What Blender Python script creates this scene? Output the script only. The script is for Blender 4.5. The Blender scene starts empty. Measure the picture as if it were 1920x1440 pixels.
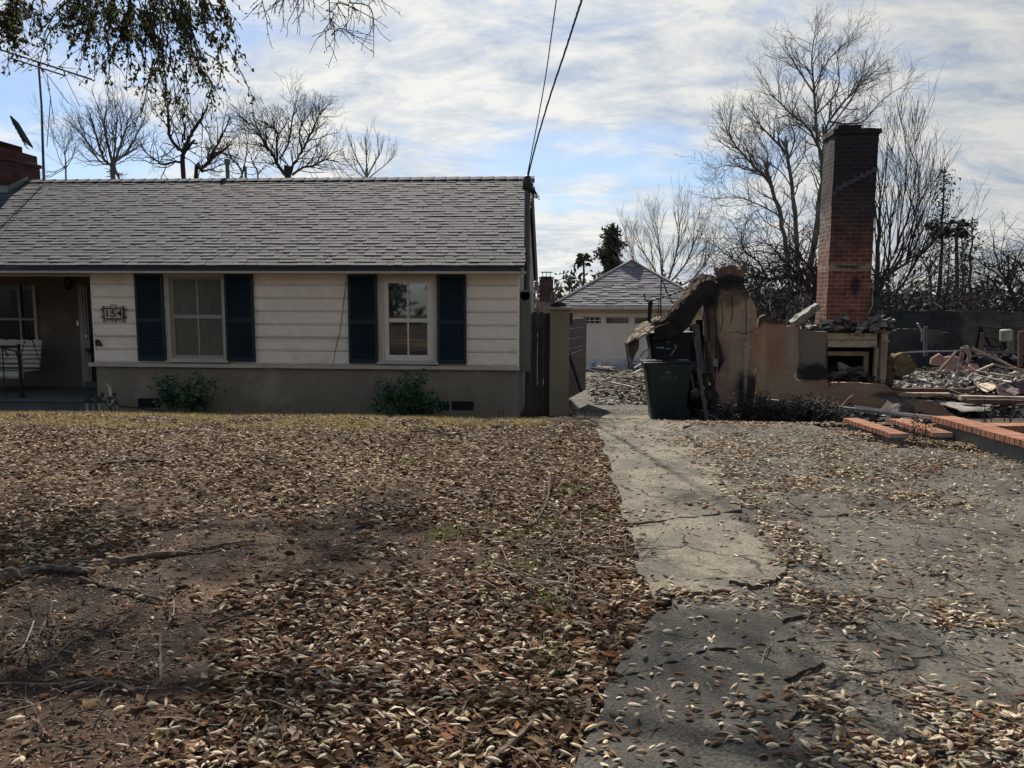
import bpy, math, random
import numpy as np
from mathutils import Vector, Matrix
random.seed(7); np.random.seed(7)
S = bpy.context.scene
COL = S.collection
PI = math.pi
R_ = math.radians
# ------------------------------------------------------------------ camera
F = 1400.0; CAMZ = 1.6
PITCH = 6.3; HEAD = 3.6; ROLL = 0.22
cd = bpy.data.cameras.new('camera'); cam = bpy.data.objects.new('camera', cd); COL.objects.link(cam)
cd.sensor_width = 36; cd.lens = 36 * F / 1920; cd.clip_end = 3000; cd.clip_start = 0.05
CR = Matrix.Rotation(R_(HEAD), 3, 'Z') @ Matrix.Rotation(R_(90 - PITCH), 3, 'X') @ Matrix.Rotation(R_(ROLL), 3, 'Z')
cam.matrix_world = Matrix.Translation((0, 0, CAMZ)) @ CR.to_4x4()
S.camera = cam
# ------------------------------------------------------------------ sun and sky
SUN_EL = 45.0; SUN_AZ = -15.0            # azimuth from +Y, negative = to the left
sd = Vector((math.sin(R_(SUN_AZ)) * math.cos(R_(SUN_EL)), math.cos(R_(SUN_AZ)) * math.cos(R_(SUN_EL)), math.sin(R_(SUN_EL))))
sl = bpy.data.lights.new('sun', 'SUN'); sl.energy = 5.0; sl.angle = R_(0.8); sl.color = (1, 0.915, 0.79)
so = bpy.data.objects.new('sun', sl); COL.objects.link(so); so.rotation_mode = 'QUATERNION'
so.rotation_quaternion = sd.to_track_quat('Z', 'Y'); so.location = (0, 0, 30)
W = bpy.data.worlds.new('World'); S.world = W; W.use_nodes = True
nt = W.node_tree; nt.nodes.clear()
def N(t, **k):
    n = nt.nodes.new(t)
    for a, b in k.items(): setattr(n, a, b)
    return n
def L(a, b): nt.links.new(a, b)
def mathn(op, a, b=None, clamp=False):
    n = N('ShaderNodeMath', operation=op); n.use_clamp = clamp
    for i, v in enumerate((a, b)):
        if v is None: continue
        if isinstance(v, (int, float)): n.inputs[i].default_value = v
        else: L(v, n.inputs[i])
    return n.outputs[0]
out = N('ShaderNodeOutputWorld'); bg = N('ShaderNodeBackground'); L(bg.outputs[0], out.inputs[0]); bg.inputs[1].default_value = 0.061
sky = N('ShaderNodeTexSky'); sky.sky_type = 'NISHITA'; sky.sun_disc = False
sky.sun_elevation = R_(SUN_EL); sky.sun_rotation = R_(SUN_AZ); sky.air_density = 1.0; sky.dust_density = 0.6; sky.ozone_density = 2.5
tc = N('ShaderNodeTexCoord'); sx = N('ShaderNodeSeparateXYZ'); L(tc.outputs['Generated'], sx.inputs[0])
zz = mathn('ADD', mathn('ABSOLUTE', sx.outputs[2]), 0.30)
cx = mathn('DIVIDE', sx.outputs[0], zz); cy = mathn('DIVIDE', sx.outputs[1], zz)
cb = N('ShaderNodeCombineXYZ'); L(cx, cb.inputs[0]); L(cy, cb.inputs[1])
mp = N('ShaderNodeMapping'); L(cb.outputs[0], mp.inputs[0]); mp.inputs['Rotation'].default_value = (0, 0, R_(-28)); mp.inputs['Scale'].default_value = (0.95, 1.6, 1); mp.inputs['Location'].default_value = (0.35, 0.2, 0)
n1 = N('ShaderNodeTexNoise'); L(mp.outputs[0], n1.inputs['Vector']); n1.inputs['Scale'].default_value = 1.15; n1.inputs['Detail'].default_value = 9; n1.inputs['Roughness'].default_value = 0.58; n1.inputs['Distortion'].default_value = 0.25
n2 = N('ShaderNodeTexNoise'); L(mp.outputs[0], n2.inputs['Vector']); n2.inputs['Scale'].default_value = 4.6; n2.inputs['Detail'].default_value = 8; n2.inputs['Roughness'].default_value = 0.66; n2.inputs['Distortion'].default_value = 0.35
# bluer to the left, thicker sheet to the right
cov = mathn('ADD', mathn('ADD', mathn('MULTIPLY', n1.outputs[0], 0.85), mathn('MULTIPLY', n2.outputs[0], 0.3)), mathn('MULTIPLY', sx.outputs[0], 0.17))
mr = N('ShaderNodeMapRange'); mr.interpolation_type = 'SMOOTHSTEP'; L(cov, mr.inputs[0]); mr.inputs[1].default_value = 0.40; mr.inputs[2].default_value = 0.60
cr = N('ShaderNodeValToRGB'); L(n2.outputs[0], cr.inputs[0])
cr.color_ramp.elements[0].position = 0.36; cr.color_ramp.elements[0].color = (4.6, 5.3, 6.2, 1)
cr.color_ramp.elements[1].position = 0.60; cr.color_ramp.elements[1].color = (8.4, 8.3, 7.9, 1)
# dim the sheet away from the sun side
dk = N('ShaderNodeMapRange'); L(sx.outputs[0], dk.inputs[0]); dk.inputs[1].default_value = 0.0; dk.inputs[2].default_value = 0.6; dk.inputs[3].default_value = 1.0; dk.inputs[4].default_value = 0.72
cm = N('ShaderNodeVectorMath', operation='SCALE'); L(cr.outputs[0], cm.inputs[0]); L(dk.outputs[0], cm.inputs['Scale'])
mx = N("ShaderNodeMix", data_type="RGBA")
# sheet thinned to blue sky unseen above the frame, added to cut fill light
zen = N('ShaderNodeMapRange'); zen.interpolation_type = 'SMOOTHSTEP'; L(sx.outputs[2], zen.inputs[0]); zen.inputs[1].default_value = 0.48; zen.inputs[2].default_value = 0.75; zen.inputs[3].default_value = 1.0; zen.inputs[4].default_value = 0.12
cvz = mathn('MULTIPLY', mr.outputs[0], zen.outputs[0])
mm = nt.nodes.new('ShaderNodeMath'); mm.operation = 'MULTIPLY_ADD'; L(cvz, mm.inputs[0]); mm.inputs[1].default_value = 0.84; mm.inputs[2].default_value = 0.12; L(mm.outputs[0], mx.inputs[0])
skt = N('ShaderNodeVectorMath', operation='MULTIPLY'); L(sky.outputs[0], skt.inputs[0]); skt.inputs[1].default_value = (0.95, 1.0, 1.08)
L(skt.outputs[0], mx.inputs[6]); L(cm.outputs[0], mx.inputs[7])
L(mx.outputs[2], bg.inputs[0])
S.view_settings.view_transform = 'Standard'; S.view_settings.look = 'None'; S.view_settings.gamma = 1; S.view_settings.exposure = 0.86
# ------------------------------------------------------------------ layout helpers (photo pixel at 1920 -> point at a real depth)
def ray(px, py):
    return (CR @ Vector(((px - 960) / F, -(py - 720) / F, -1))).normalized()
def U(px, py, Y):
    d = ray(px, py); t = Y / d.y
    return Vector((d.x * t, Y, CAMZ + d.z * t))
def gz(x, y):
    x = np.asarray(x, float); y = np.asarray(y, float)
    t = np.clip((y - 9.5) / 3.3, 0, 1); z = -0.42 * (t * t * (3 - 2 * t))
    z = z - 0.033 * (np.clip(y, 12.8, 42) - 12.8)
    near = np.clip((11.5 - y) / 3, 0, 1)
    z = z + near * (0.018 * np.sin(x * 1.7 + 1.3 * np.sin(y * 0.9)) + 0.012 * np.sin(y * 2.3 + x * 0.8))
    return z
def g1(x, y): return float(gz(x, y))
def GG(px, py, lift=0.0):
    d = ray(px, py); t = 1.0
    while t < 80:
        p = Vector((0, 0, CAMZ)) + d * t
        if p.z <= g1(p.x, p.y) + lift: break
        t += 0.02
    return p
# ------------------------------------------------------------------ tagging
def tag(o, label=None, cat=None, group=None, kind=None):
    if label: o['label'] = label
    if cat: o['category'] = cat
    if group: o['group'] = group
    if kind: o['kind'] = kind
    return o
def empty(name, loc, label, cat, group=None):
    o = bpy.data.objects.new(name, None); COL.objects.link(o); o.location = loc; o.empty_display_size = 0.1
    return tag(o, label, cat, group)
def parent(o, p):
    o.parent = p
    q = p; loc = Vector((0, 0, 0))
    if p.type == 'EMPTY': loc = Vector(p.location)
    elif p.parent: loc = Vector((0, 0, 0))
    o.matrix_parent_inverse = Matrix.Translation(-loc)
    return o
# ------------------------------------------------------------------ mesh builder (world coordinates)
class M:
    def __init__(s): s.v = []; s.f = []; s.mi = []; s.cur = 0
    def add(s, vs, fs):
        b = len(s.v); s.v.extend([tuple(p) for p in vs])
        for f in fs: s.f.append(tuple(i + b for i in f)); s.mi.append(s.cur)
        return s
    def box(s, x0, x1, y0, y1, z0, z1):
        if x0 > x1: x0, x1 = x1, x0
        if y0 > y1: y0, y1 = y1, y0
        if z0 > z1: z0, z1 = z1, z0
        return s.add([(x0, y0, z0), (x1, y0, z0), (x1, y1, z0), (x0, y1, z0), (x0, y0, z1), (x1, y0, z1), (x1, y1, z1), (x0, y1, z1)],
              [(0, 3, 2, 1), (4, 5, 6, 7), (0, 1, 5, 4), (1, 2, 6, 5), (2, 3, 7, 6), (3, 0, 4, 7)])
    def hexa(s, a): # 8 points: bottom 4 ccw, top 4 ccw
        return s.add(a, [(0, 3, 2, 1), (4, 5, 6, 7), (0, 1, 5, 4), (1, 2, 6, 5), (2, 3, 7, 6), (3, 0, 4, 7)])
    def obox(s, c, ax, ay, az):
        c = Vector(c); ax = Vector(ax); ay = Vector(ay); az = Vector(az)
        return s.hexa([c - ax - ay - az, c + ax - ay - az, c + ax + ay - az, c - ax + ay - az, c - ax - ay + az, c + ax - ay + az, c + ax + ay + az, c - ax + ay + az])
    def slab(s, poly, off): # polygon of 3D points extruded by vector off
        n = len(poly); off = Vector(off); a = [Vector(p) for p in poly]; b = [p + off for p in a]
        s.add(a + b, [tuple(range(n)), tuple(range(2 * n - 1, n - 1, -1))] + [(i, i + n, (i + 1) % n + n, (i + 1) % n) for i in range(n)])
        return s
    def tube(s, pts, r, n=6, cap=True):
        pts = [Vector(p) for p in pts]; k = len(pts)
        if isinstance(r, (int, float)): r = [r] * k
        b = len(s.v); up = Vector((0.13, 0.31, 0.94))
        for i, p in enumerate(pts):
            t = (pts[min(i + 1, k - 1)] - pts[max(i - 1, 0)])
            if t.length < 1e-9: t = Vector((0, 0, 1))
            t.normalize()
            u = up if abs(t.dot(up)) < 0.93 else Vector((1, 0, 0))
            a = t.cross(u).normalized(); c = t.cross(a); up = -c if False else up
            for j in range(n):
                w = 2 * PI * j / n; q = p + (a * math.cos(w) + c * math.sin(w)) * r[i]
                s.v.append((q.x, q.y, q.z))
        for i in range(k - 1):
            for j in range(n):
                s.f.append((b + i * n + j, b + i * n + (j + 1) % n, b + (i + 1) * n + (j + 1) % n, b + (i + 1) * n + j)); s.mi.append(s.cur)
        if cap and n > 3:
            s.f.append(tuple(b + j for j in range(n))[::-1]); s.mi.append(s.cur)
            s.f.append(tuple(b + (k - 1) * n + j for j in range(n))); s.mi.append(s.cur)
        return s
    def cyl(s, a, b, r, n=14, r2=None): return s.tube([a, b], [r, r if r2 is None else r2], n)
    def build(s, name, mats, par=None, smooth=False, bevel=0, fixn=True):
        me = bpy.data.meshes.new(name); me.from_pydata(s.v, [], s.f)
        if not isinstance(mats, (list, tuple)): mats = [mats]
        for m in mats: me.materials.append(m)
        if len(mats) > 1: me.polygons.foreach_set('material_index', s.mi)
        me.polygons.foreach_set('use_smooth', [bool(smooth)] * len(s.f))
        me.update()
        if fixn and len(s.f) < 60000:
            import bmesh
            bm = bmesh.new(); bm.from_mesh(me); bmesh.ops.recalc_face_normals(bm, faces=bm.faces); bm.to_mesh(me); bm.free()
        o = bpy.data.objects.new(name, me); COL.objects.link(o)
        if bevel:
            b = o.modifiers.new('bevel', 'BEVEL'); b.width = bevel; b.segments = 2; b.limit_method = 'ANGLE'; b.angle_limit = R_(50)
        if par is not None: parent(o, par)
        return o
def rough(o, sub, amp, scale=0.3, amp2=0.0, scale2=0.05):
    """break up clean edges of a mesh: subdivide and displace by noise"""
    import bmesh
    from mathutils import noise
    bm = bmesh.new(); bm.from_mesh(o.data)
    bmesh.ops.triangulate(bm, faces=[f for f in bm.faces if len(f.verts) > 4])
    for _ in range(sub):
        bmesh.ops.subdivide_edges(bm, edges=[e for e in bm.edges if e.calc_length() > 0.06], cuts=1, use_grid_fill=True)
    for v in bm.verts:
        d = noise.noise_vector(v.co / scale) * amp
        if amp2: d += noise.noise_vector(v.co / scale2) * amp2
        v.co += d
    bm.to_mesh(o.data); bm.free(); return o
# ------------------------------------------------------------------ materials
_m = {}
def mat(name, c1, c2=None, scale=4, rgh=0.8, bump=0.0, bscale=60, detail=5, spots=None, island=None, metal=0, spec=0.35, stretch=None, fine=0.12, trans=0, streak=0, c3=None, c3amt=0.5, c3scale=1.0, bdist=0.01):
    """noise-varied surface; spots: list of (x,y,z, rx,ry,rz, strength, colour) stains with their own place and shape"""
    if name in _m: return _m[name]
    m = bpy.data.materials.new(name); m.use_nodes = True; t = m.node_tree; nd = t.nodes; lk = t.links.new
    bs = nd['Principled BSDF']; bs.inputs['Roughness'].default_value = rgh; bs.inputs['Metallic'].default_value = metal
    bs.inputs['Specular IOR Level'].default_value = spec
    c2 = c2 or tuple(x * 0.75 for x in c1)
    co = nd.new('ShaderNodeTexCoord'); vec = co.outputs['Object']
    if stretch:
        mpn = nd.new('ShaderNodeMapping'); mpn.inputs['Scale'].default_value = stretch; lk(vec, mpn.inputs[0]); vec2 = mpn.outputs[0]
    else: vec2 = vec
    nz = nd.new('ShaderNodeTexNoise'); nz.inputs['Scale'].default_value = scale; nz.inputs['Detail'].default_value = detail; nz.inputs['Roughness'].default_value = 0.62; lk(vec2, nz.inputs['Vector'])
    rp = nd.new('ShaderNodeValToRGB'); e = rp.color_ramp.elements
    e[0].position = 0.36; e[0].color = (*c2, 1); e[1].position = 0.64; e[1].color = (*c1, 1)
    if island:
        ge = nd.new('ShaderNodeNewGeometry'); lk(ge.outputs['Random Per Island'], rp.inputs[0])
        while len(e) > 1: e.remove(e[-1])
        e[0].position = island[0][0]; e[0].color = (*island[0][1], 1)
        for p, c in island[1:]:
            q = e.new(p); q.color = (*c, 1)
    else: lk(nz.outputs[0], rp.inputs[0])
    col = rp.outputs[0]
    def mix(a, b, fac, mode='MIX'):
        n = nd.new('ShaderNodeMix'); n.data_type = 'RGBA'; n.blend_type = mode
        if isinstance(fac, (int, float)): n.inputs[0].default_value = fac
        else: lk(fac, n.inputs[0])
        for i, v in ((6, a), (7, b)):
            if isinstance(v, tuple): n.inputs[i].default_value = (*v[:3], 1)
            else: lk(v, n.inputs[i])
        return n.outputs[2]
    if fine:
        n3 = nd.new('ShaderNodeTexNoise'); n3.inputs['Scale'].default_value = bscale; n3.inputs['Detail'].default_value = 4; lk(vec2, n3.inputs['Vector'])
        r3 = nd.new('ShaderNodeMapRange'); r3.inputs[1].default_value = 0.3; r3.inputs[2].default_value = 0.7; r3.inputs[3].default_value = 1 - 2 * fine; r3.inputs[4].default_value = 1 + fine; lk(n3.outputs[0], r3.inputs[0])
        vm = nd.new('ShaderNodeVectorMath'); vm.operation = 'SCALE'; lk(col, vm.inputs[0]); lk(r3.outputs[0], vm.inputs['Scale']); col = vm.outputs[0]
    if c3:
        n4 = nd.new('ShaderNodeTexNoise'); n4.inputs['Scale'].default_value = c3scale; n4.inputs['Detail'].default_value = 7; n4.inputs['Roughness'].default_value = 0.65
        ad = nd.new('ShaderNodeVectorMath'); ad.operation = 'ADD'; ad.inputs[1].default_value = (13.1, 7.7, 3.3); lk(vec, ad.inputs[0]); lk(ad.outputs[0], n4.inputs['Vector'])
        r4 = nd.new('ShaderNodeMapRange'); r4.interpolation_type = 'SMOOTHSTEP'; r4.inputs[1].default_value = 0.75 - 0.5 * c3amt - 0.07; r4.inputs[2].default_value = 0.75 - 0.5 * c3amt + 0.07; lk(n4.outputs[0], r4.inputs[0])
        col = mix(col, c3, r4.outputs[0])
    for sp in spots or []:
        x, y, z, rx, ry, rz, st, sc = sp
        mp_ = nd.new('ShaderNodeMapping'); mp_.vector_type = 'TEXTURE'; mp_.inputs['Location'].default_value = (x, y, z); mp_.inputs['Scale'].default_value = (rx, ry, rz); lk(vec, mp_.inputs[0])
        ln = nd.new('ShaderNodeVectorMath'); ln.operation = 'LENGTH'; lk(mp_.outputs[0], ln.inputs[0])
        n5 = nd.new('ShaderNodeTexNoise'); n5.inputs['Scale'].default_value = 5; n5.inputs['Detail'].default_value = 6; lk(vec, n5.inputs['Vector'])
        ma = nd.new('ShaderNodeMath'); ma.operation = 'MULTIPLY_ADD'; lk(n5.outputs[0], ma.inputs[0]); ma.inputs[1].default_value = 0.9; lk(ln.outputs['Value'], ma.inputs[2])
        r5 = nd.new('ShaderNodeMapRange'); r5.interpolation_type = 'SMOOTHSTEP'; r5.inputs[1].default_value = 1.42; r5.inputs[2].default_value = 0.92; r5.inputs[4].default_value = st; lk(ma.outputs[0], r5.inputs[0])
        col = mix(col, tuple(sc), r5.outputs[0])
    lk(col, bs.inputs['Base Color'])
    if bump:
        nb = nd.new('ShaderNodeTexNoise'); nb.inputs['Scale'].default_value = bscale; nb.inputs['Detail'].default_value = 6; nb.inputs['Roughness'].default_value = 0.65; lk(vec2, nb.inputs['Vector'])
        bp = nd.new('ShaderNodeBump'); bp.inputs['Strength'].default_value = bump; bp.inputs['Distance'].default_value = bdist; lk(nb.outputs[0], bp.inputs['Height']); lk(bp.outputs[0], bs.inputs['Normal'])
    if trans:
        bs.inputs['Subsurface Weight'].default_value = 0
        tr = nd.new('ShaderNodeBsdfTranslucent'); lk(col, tr.inputs[0]); ms = nd.new('ShaderNodeMixShader'); ms.inputs[0].default_value = trans
        lk(bs.outputs[0], ms.inputs[1]); lk(tr.outputs[0], ms.inputs[2]); lk(ms.outputs[0], nd['Material Output'].inputs[0])
    _m[name] = m; return m
def brickmat(name, c1, c2, mortar, bw=0.215, bh=0.076, ms=0.012, spots=None, axis='XZ', rgh=0.9, bump=0.9, c3=None, c3amt=0.4):
    if name in _m: return _m[name]
    m = mat(name, c1, c2, 3, rgh, 0, 60, spots=spots, c3=c3, c3amt=c3amt, c3scale=1.6)
    t = m.node_tree; nd = t.nodes; lk = t.links.new; bs = nd['Principled BSDF']
    old = bs.inputs['Base Color'].links[0].from_socket
    co = nd.new('ShaderNodeTexCoord'); ge = nd.new('ShaderNodeNewGeometry')
    s1 = nd.new('ShaderNodeSeparateXYZ'); lk(co.outputs['Object'], s1.inputs[0])
    s2 = nd.new('ShaderNodeSeparateXYZ'); lk(ge.outputs['True Normal'], s2.inputs[0])
    ab = nd.new('ShaderNodeMath'); ab.operation = 'ABSOLUTE'; lk(s2.outputs[0], ab.inputs[0])
    gt = nd.new('ShaderNodeMath'); gt.operation = 'GREATER_THAN'; lk(ab.outputs[0], gt.inputs[0]); gt.inputs[1].default_value = 0.7
    mxf = nd.new('ShaderNodeMix'); mxf.data_type = 'FLOAT'; lk(gt.outputs[0], mxf.inputs[0]); lk(s1.outputs[0], mxf.inputs[2]); lk(s1.outputs[1], mxf.inputs[3])
    cb_ = nd.new('ShaderNodeCombineXYZ'); lk(mxf.outputs[0], cb_.inputs[0]); lk(s1.outputs[2], cb_.inputs[1])
    # slight wobble so courses are not ruled lines
    wn = nd.new('ShaderNodeTexNoise'); wn.inputs['Scale'].default_value = 9; lk(co.outputs['Object'], wn.inputs['Vector'])
    wv = nd.new('ShaderNodeVectorMath'); wv.operation = 'MULTIPLY_ADD'; lk(wn.outputs['Color'], wv.inputs[0]); wv.inputs[1].default_value = (0.012, 0.012, 0); lk(cb_.outputs[0], wv.inputs[2])
    bt = nd.new('ShaderNodeTexBrick'); lk(wv.outputs[0], bt.inputs['Vector']); bt.inputs['Scale'].default_value = 1
    bt.inputs['Brick Width'].default_value = bw; bt.inputs['Row Height'].default_value = bh; bt.inputs['Mortar Size'].default_value = ms * 0.5; bt.inputs['Mortar Smooth'].default_value = 0.3
    bt.inputs['Color1'].default_value = (1.25, 1.25, 1.25, 1); bt.inputs['Color2'].default_value = (0.62, 0.62, 0.62, 1); bt.inputs['Mortar'].default_value = (1, 1, 1, 1)
    mu = nd.new('ShaderNodeMix'); mu.data_type = 'RGBA'; mu.blend_type = 'MULTIPLY'; mu.inputs[0].default_value = 1; lk(old, mu.inputs[6]); lk(bt.outputs[0], mu.inputs[7])
    # mortar takes the same soot: scale by soot luminance over base
    mo = nd.new('ShaderNodeMix'); mo.data_type = 'RGBA'; lk(bt.outputs['Fac'], mo.inputs[0]); lk(mu.outputs[2], mo.inputs[6])
    bw_n = nd.new('ShaderNodeRGBToBW'); lk(old, bw_n.inputs[0]); lum = 0.2126 * c1[0] + 0.7152 * c1[1] + 0.0722 * c1[2]; lm = nd.new('ShaderNodeMath'); lm.operation = 'DIVIDE'; lk(bw_n.outputs[0], lm.inputs[0]); lm.inputs[1].default_value = lum; l2 = nd.new('ShaderNodeMath'); l2.operation = 'MINIMUM'; lk(lm.outputs[0], l2.inputs[0]); l2.inputs[1].default_value = 1.1; mm_ = nd.new('ShaderNodeVectorMath'); mm_.operation = 'SCALE'; mm_.inputs[0].default_value = mortar; lk(l2.outputs[0], mm_.inputs['Scale']); lk(mm_.outputs[0], mo.inputs[7])
    lk(mo.outputs[2], bs.inputs['Base Color'])
    nb = nd.new('ShaderNodeTexNoise'); nb.inputs['Scale'].default_value = 40; lk(co.outputs['Object'], nb.inputs['Vector'])
    h = nd.new('ShaderNodeMath'); h.operation = 'MULTIPLY_ADD'; lk(bt.outputs['Fac'], h.inputs[0]); h.inputs[1].default_value = -1; lk(nb.outputs[0], h.inputs[2])
    bp = nd.new('ShaderNodeBump'); bp.inputs['Strength'].default_value = bump; bp.inputs['Distance'].default_value = 0.008; lk(h.outputs[0], bp.inputs['Height']); lk(bp.outputs[0], bs.inputs['Normal'])
    return m
SOOT = (0.012, 0.012, 0.016)
# ------------------------------------------------------------------ noise and scatter
def vnoise(x, y, sc, seed=0):
    x = np.asarray(x) / sc + 1000; y = np.asarray(y) / sc + 1000
    xi = np.floor(x).astype(int); yi = np.floor(y).astype(int); fx = x - xi; fy = y - yi
    fx = fx * fx * (3 - 2 * fx); fy = fy * fy * (3 - 2 * fy)
    def h(a, b):
        n = (a * 374761393 + b * 668265263 + seed * 974711) & 0x7fffffff
        n = ((n ^ (n >> 13)) * 1274126177) & 0x7fffffff
        return ((n ^ (n >> 16)) & 0xffff) / 65535.0
    return (h(xi, yi) * (1 - fx) + h(xi + 1, yi) * fx) * (1 - fy) + (h(xi, yi + 1) * (1 - fx) + h(xi + 1, yi + 1) * fx) * fy
def fnoise(x, y, sc, seed=0):
    return 0.55 * vnoise(x, y, sc, seed) + 0.3 * vnoise(x, y, sc / 2.1, seed + 5) + 0.15 * vnoise(x, y, sc / 4.3, seed + 9)
def rotm(yaw, pitch, roll):
    cy_, sy_ = np.cos(yaw), np.sin(yaw); cp, sp = np.cos(pitch), np.sin(pitch); c, s = np.cos(roll), np.sin(roll)
    n = len(yaw); Rm = np.empty((n, 3, 3))
    Rm[:, 0, 0] = cy_ * cp; Rm[:, 0, 1] = cy_ * sp * s - sy_ * c; Rm[:, 0, 2] = cy_ * sp * c + sy_ * s
    Rm[:, 1, 0] = sy_ * cp; Rm[:, 1, 1] = sy_ * sp * s + cy_ * c; Rm[:, 1, 2] = sy_ * sp * c - cy_ * s
    Rm[:, 2, 0] = -sp; Rm[:, 2, 1] = cp * s; Rm[:, 2, 2] = cp * c
    return Rm
def npmesh(name, V, Fq, mats, par=None, smooth=True, mi=None):
    k = Fq.shape[1]; me = bpy.data.meshes.new(name); me.vertices.add(len(V)); me.vertices.foreach_set('co', V.astype(np.float32).ravel())
    me.loops.add(Fq.size); me.loops.foreach_set('vertex_index', Fq.astype(np.int32).ravel())
    me.polygons.add(len(Fq)); me.polygons.foreach_set('loop_start', np.arange(0, Fq.size, k, dtype=np.int32))
    if not isinstance(mats, (list, tuple)): mats = [mats]
    for m in mats: me.materials.append(m)
    if mi is not None: me.polygons.foreach_set('material_index', mi.astype(np.int32))
    me.polygons.foreach_set('use_smooth', np.full(len(Fq), bool(smooth)))
    me.update(calc_edges=True); me.validate()
    o = bpy.data.objects.new(name, me); COL.objects.link(o)
    if par is not None: parent(o, par)
    return o
def inst(TV, TF, pos, Rm, sc):
    """copies of a template as arrays"""
    n = len(pos); P = TV[None] * sc[:, None, :]
    P = np.einsum('nij,nkj->nki', Rm, P) + pos[:, None, :]
    Fq = TF[None] + (np.arange(n) * len(TV))[:, None, None]
    return P.reshape(-1, 3), Fq.reshape(-1, TF.shape[1])
def leaf_t(arch=0.5, bend=0.25, wid=0.2, twist=0.0, n=5):
    V = []; k = 5 if n >= 5 else 3
    for i in range(n):
        t = -1 + 2 * i / (n - 1); w = wid * max(0.04, (1 - abs(t) ** 2.3)) * (1 - 0.18 * t)
        for c in np.linspace(-1, 1, k):
            a = twist * t; th = c * arch * 1.5; q = 1 / max(abs(arch * 1.5), .3)
            y = w * math.sin(th) * q * (1 if arch > 0 else 1); z = w * (math.cos(th) - 1) * q * (1 if arch > 0 else -1) - bend * t * t * 0.3
            if arch < 0: y = -y
            V.append((t * 0.5, y * math.cos(a) - z * math.sin(a), y * math.sin(a) + z * math.cos(a)))
    Fq = [(i * k + j, (i + 1) * k + j, (i + 1) * k + j + 1, i * k + j + 1) for i in range(n - 1) for j in range(k - 1)]
    return np.array(V), np.array(Fq)
def join_arr(L_):
    V = []; Fs = []; b = 0
    for v, f in L_: V.append(v); Fs.append(f + b); b += len(v)
    return np.concatenate(V), np.concatenate(Fs)
# ================================================================== SETTING: ground, driveway
soil = mat('soil', (0.075, 0.046, 0.028), (0.028, 0.018, 0.012), 2.2, 0.95, 1.0, 70, c3=(0.125, 0.082, 0.05), c3amt=0.42, c3scale=0.8, fine=0.35, bdist=0.03)
def xedge(y):   # left edge of the driveway
    y = np.asarray(y, float)
    return 0.50 + 0.02 * np.sin(y * 1.9) + 0.02 * np.sin(y * 5.3 + 1) - 0.32 * np.clip(3.85 - y, 0, 3) + np.where(y > 12.5, -0.25, 0)
def sheet(name, xs, ys, zfun, m, kind='structure', label=None, cat=None):
    X, Y = np.meshgrid(xs, ys); Z = zfun(X, Y); V = np.stack([X, Y, Z], -1).reshape(-1, 3)
    a, b = len(ys), len(xs); I = np.arange(a * b).reshape(a, b)
    Fq = np.stack([I[:-1, :-1], I[:-1, 1:], I[1:, 1:], I[1:, :-1]], -1).reshape(-1, 4)
    return tag(npmesh(name, V, Fq, m), label, cat, kind=kind)
xs = np.concatenate([[-700, -300, -120, -60, -35, -22], np.arange(-14, 14.01, 0.125), [18, 24, 34, 60, 120, 300, 700]])
ys = np.concatenate([[-60, -25, -10, -4], np.arange(-1, 15.01, 0.125), np.arange(16, 44, 1.0), [60, 100, 200, 500, 1500]])
def gfun(X, Y):
    rough_ = 0.02 * (fnoise(X, Y, 0.8, 3) - 0.5) + 0.015 * (vnoise(X, Y, 0.25, 8) - 0.5)
    lawn = (X < xedge(Y) - 0.1) & (Y < 12)
    return gz(X, Y) + np.where(lawn, rough_, -0.03)
sheet('ground', xs, ys, gfun, soil, label='bare brown soil of the front lawn and yards')
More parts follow.
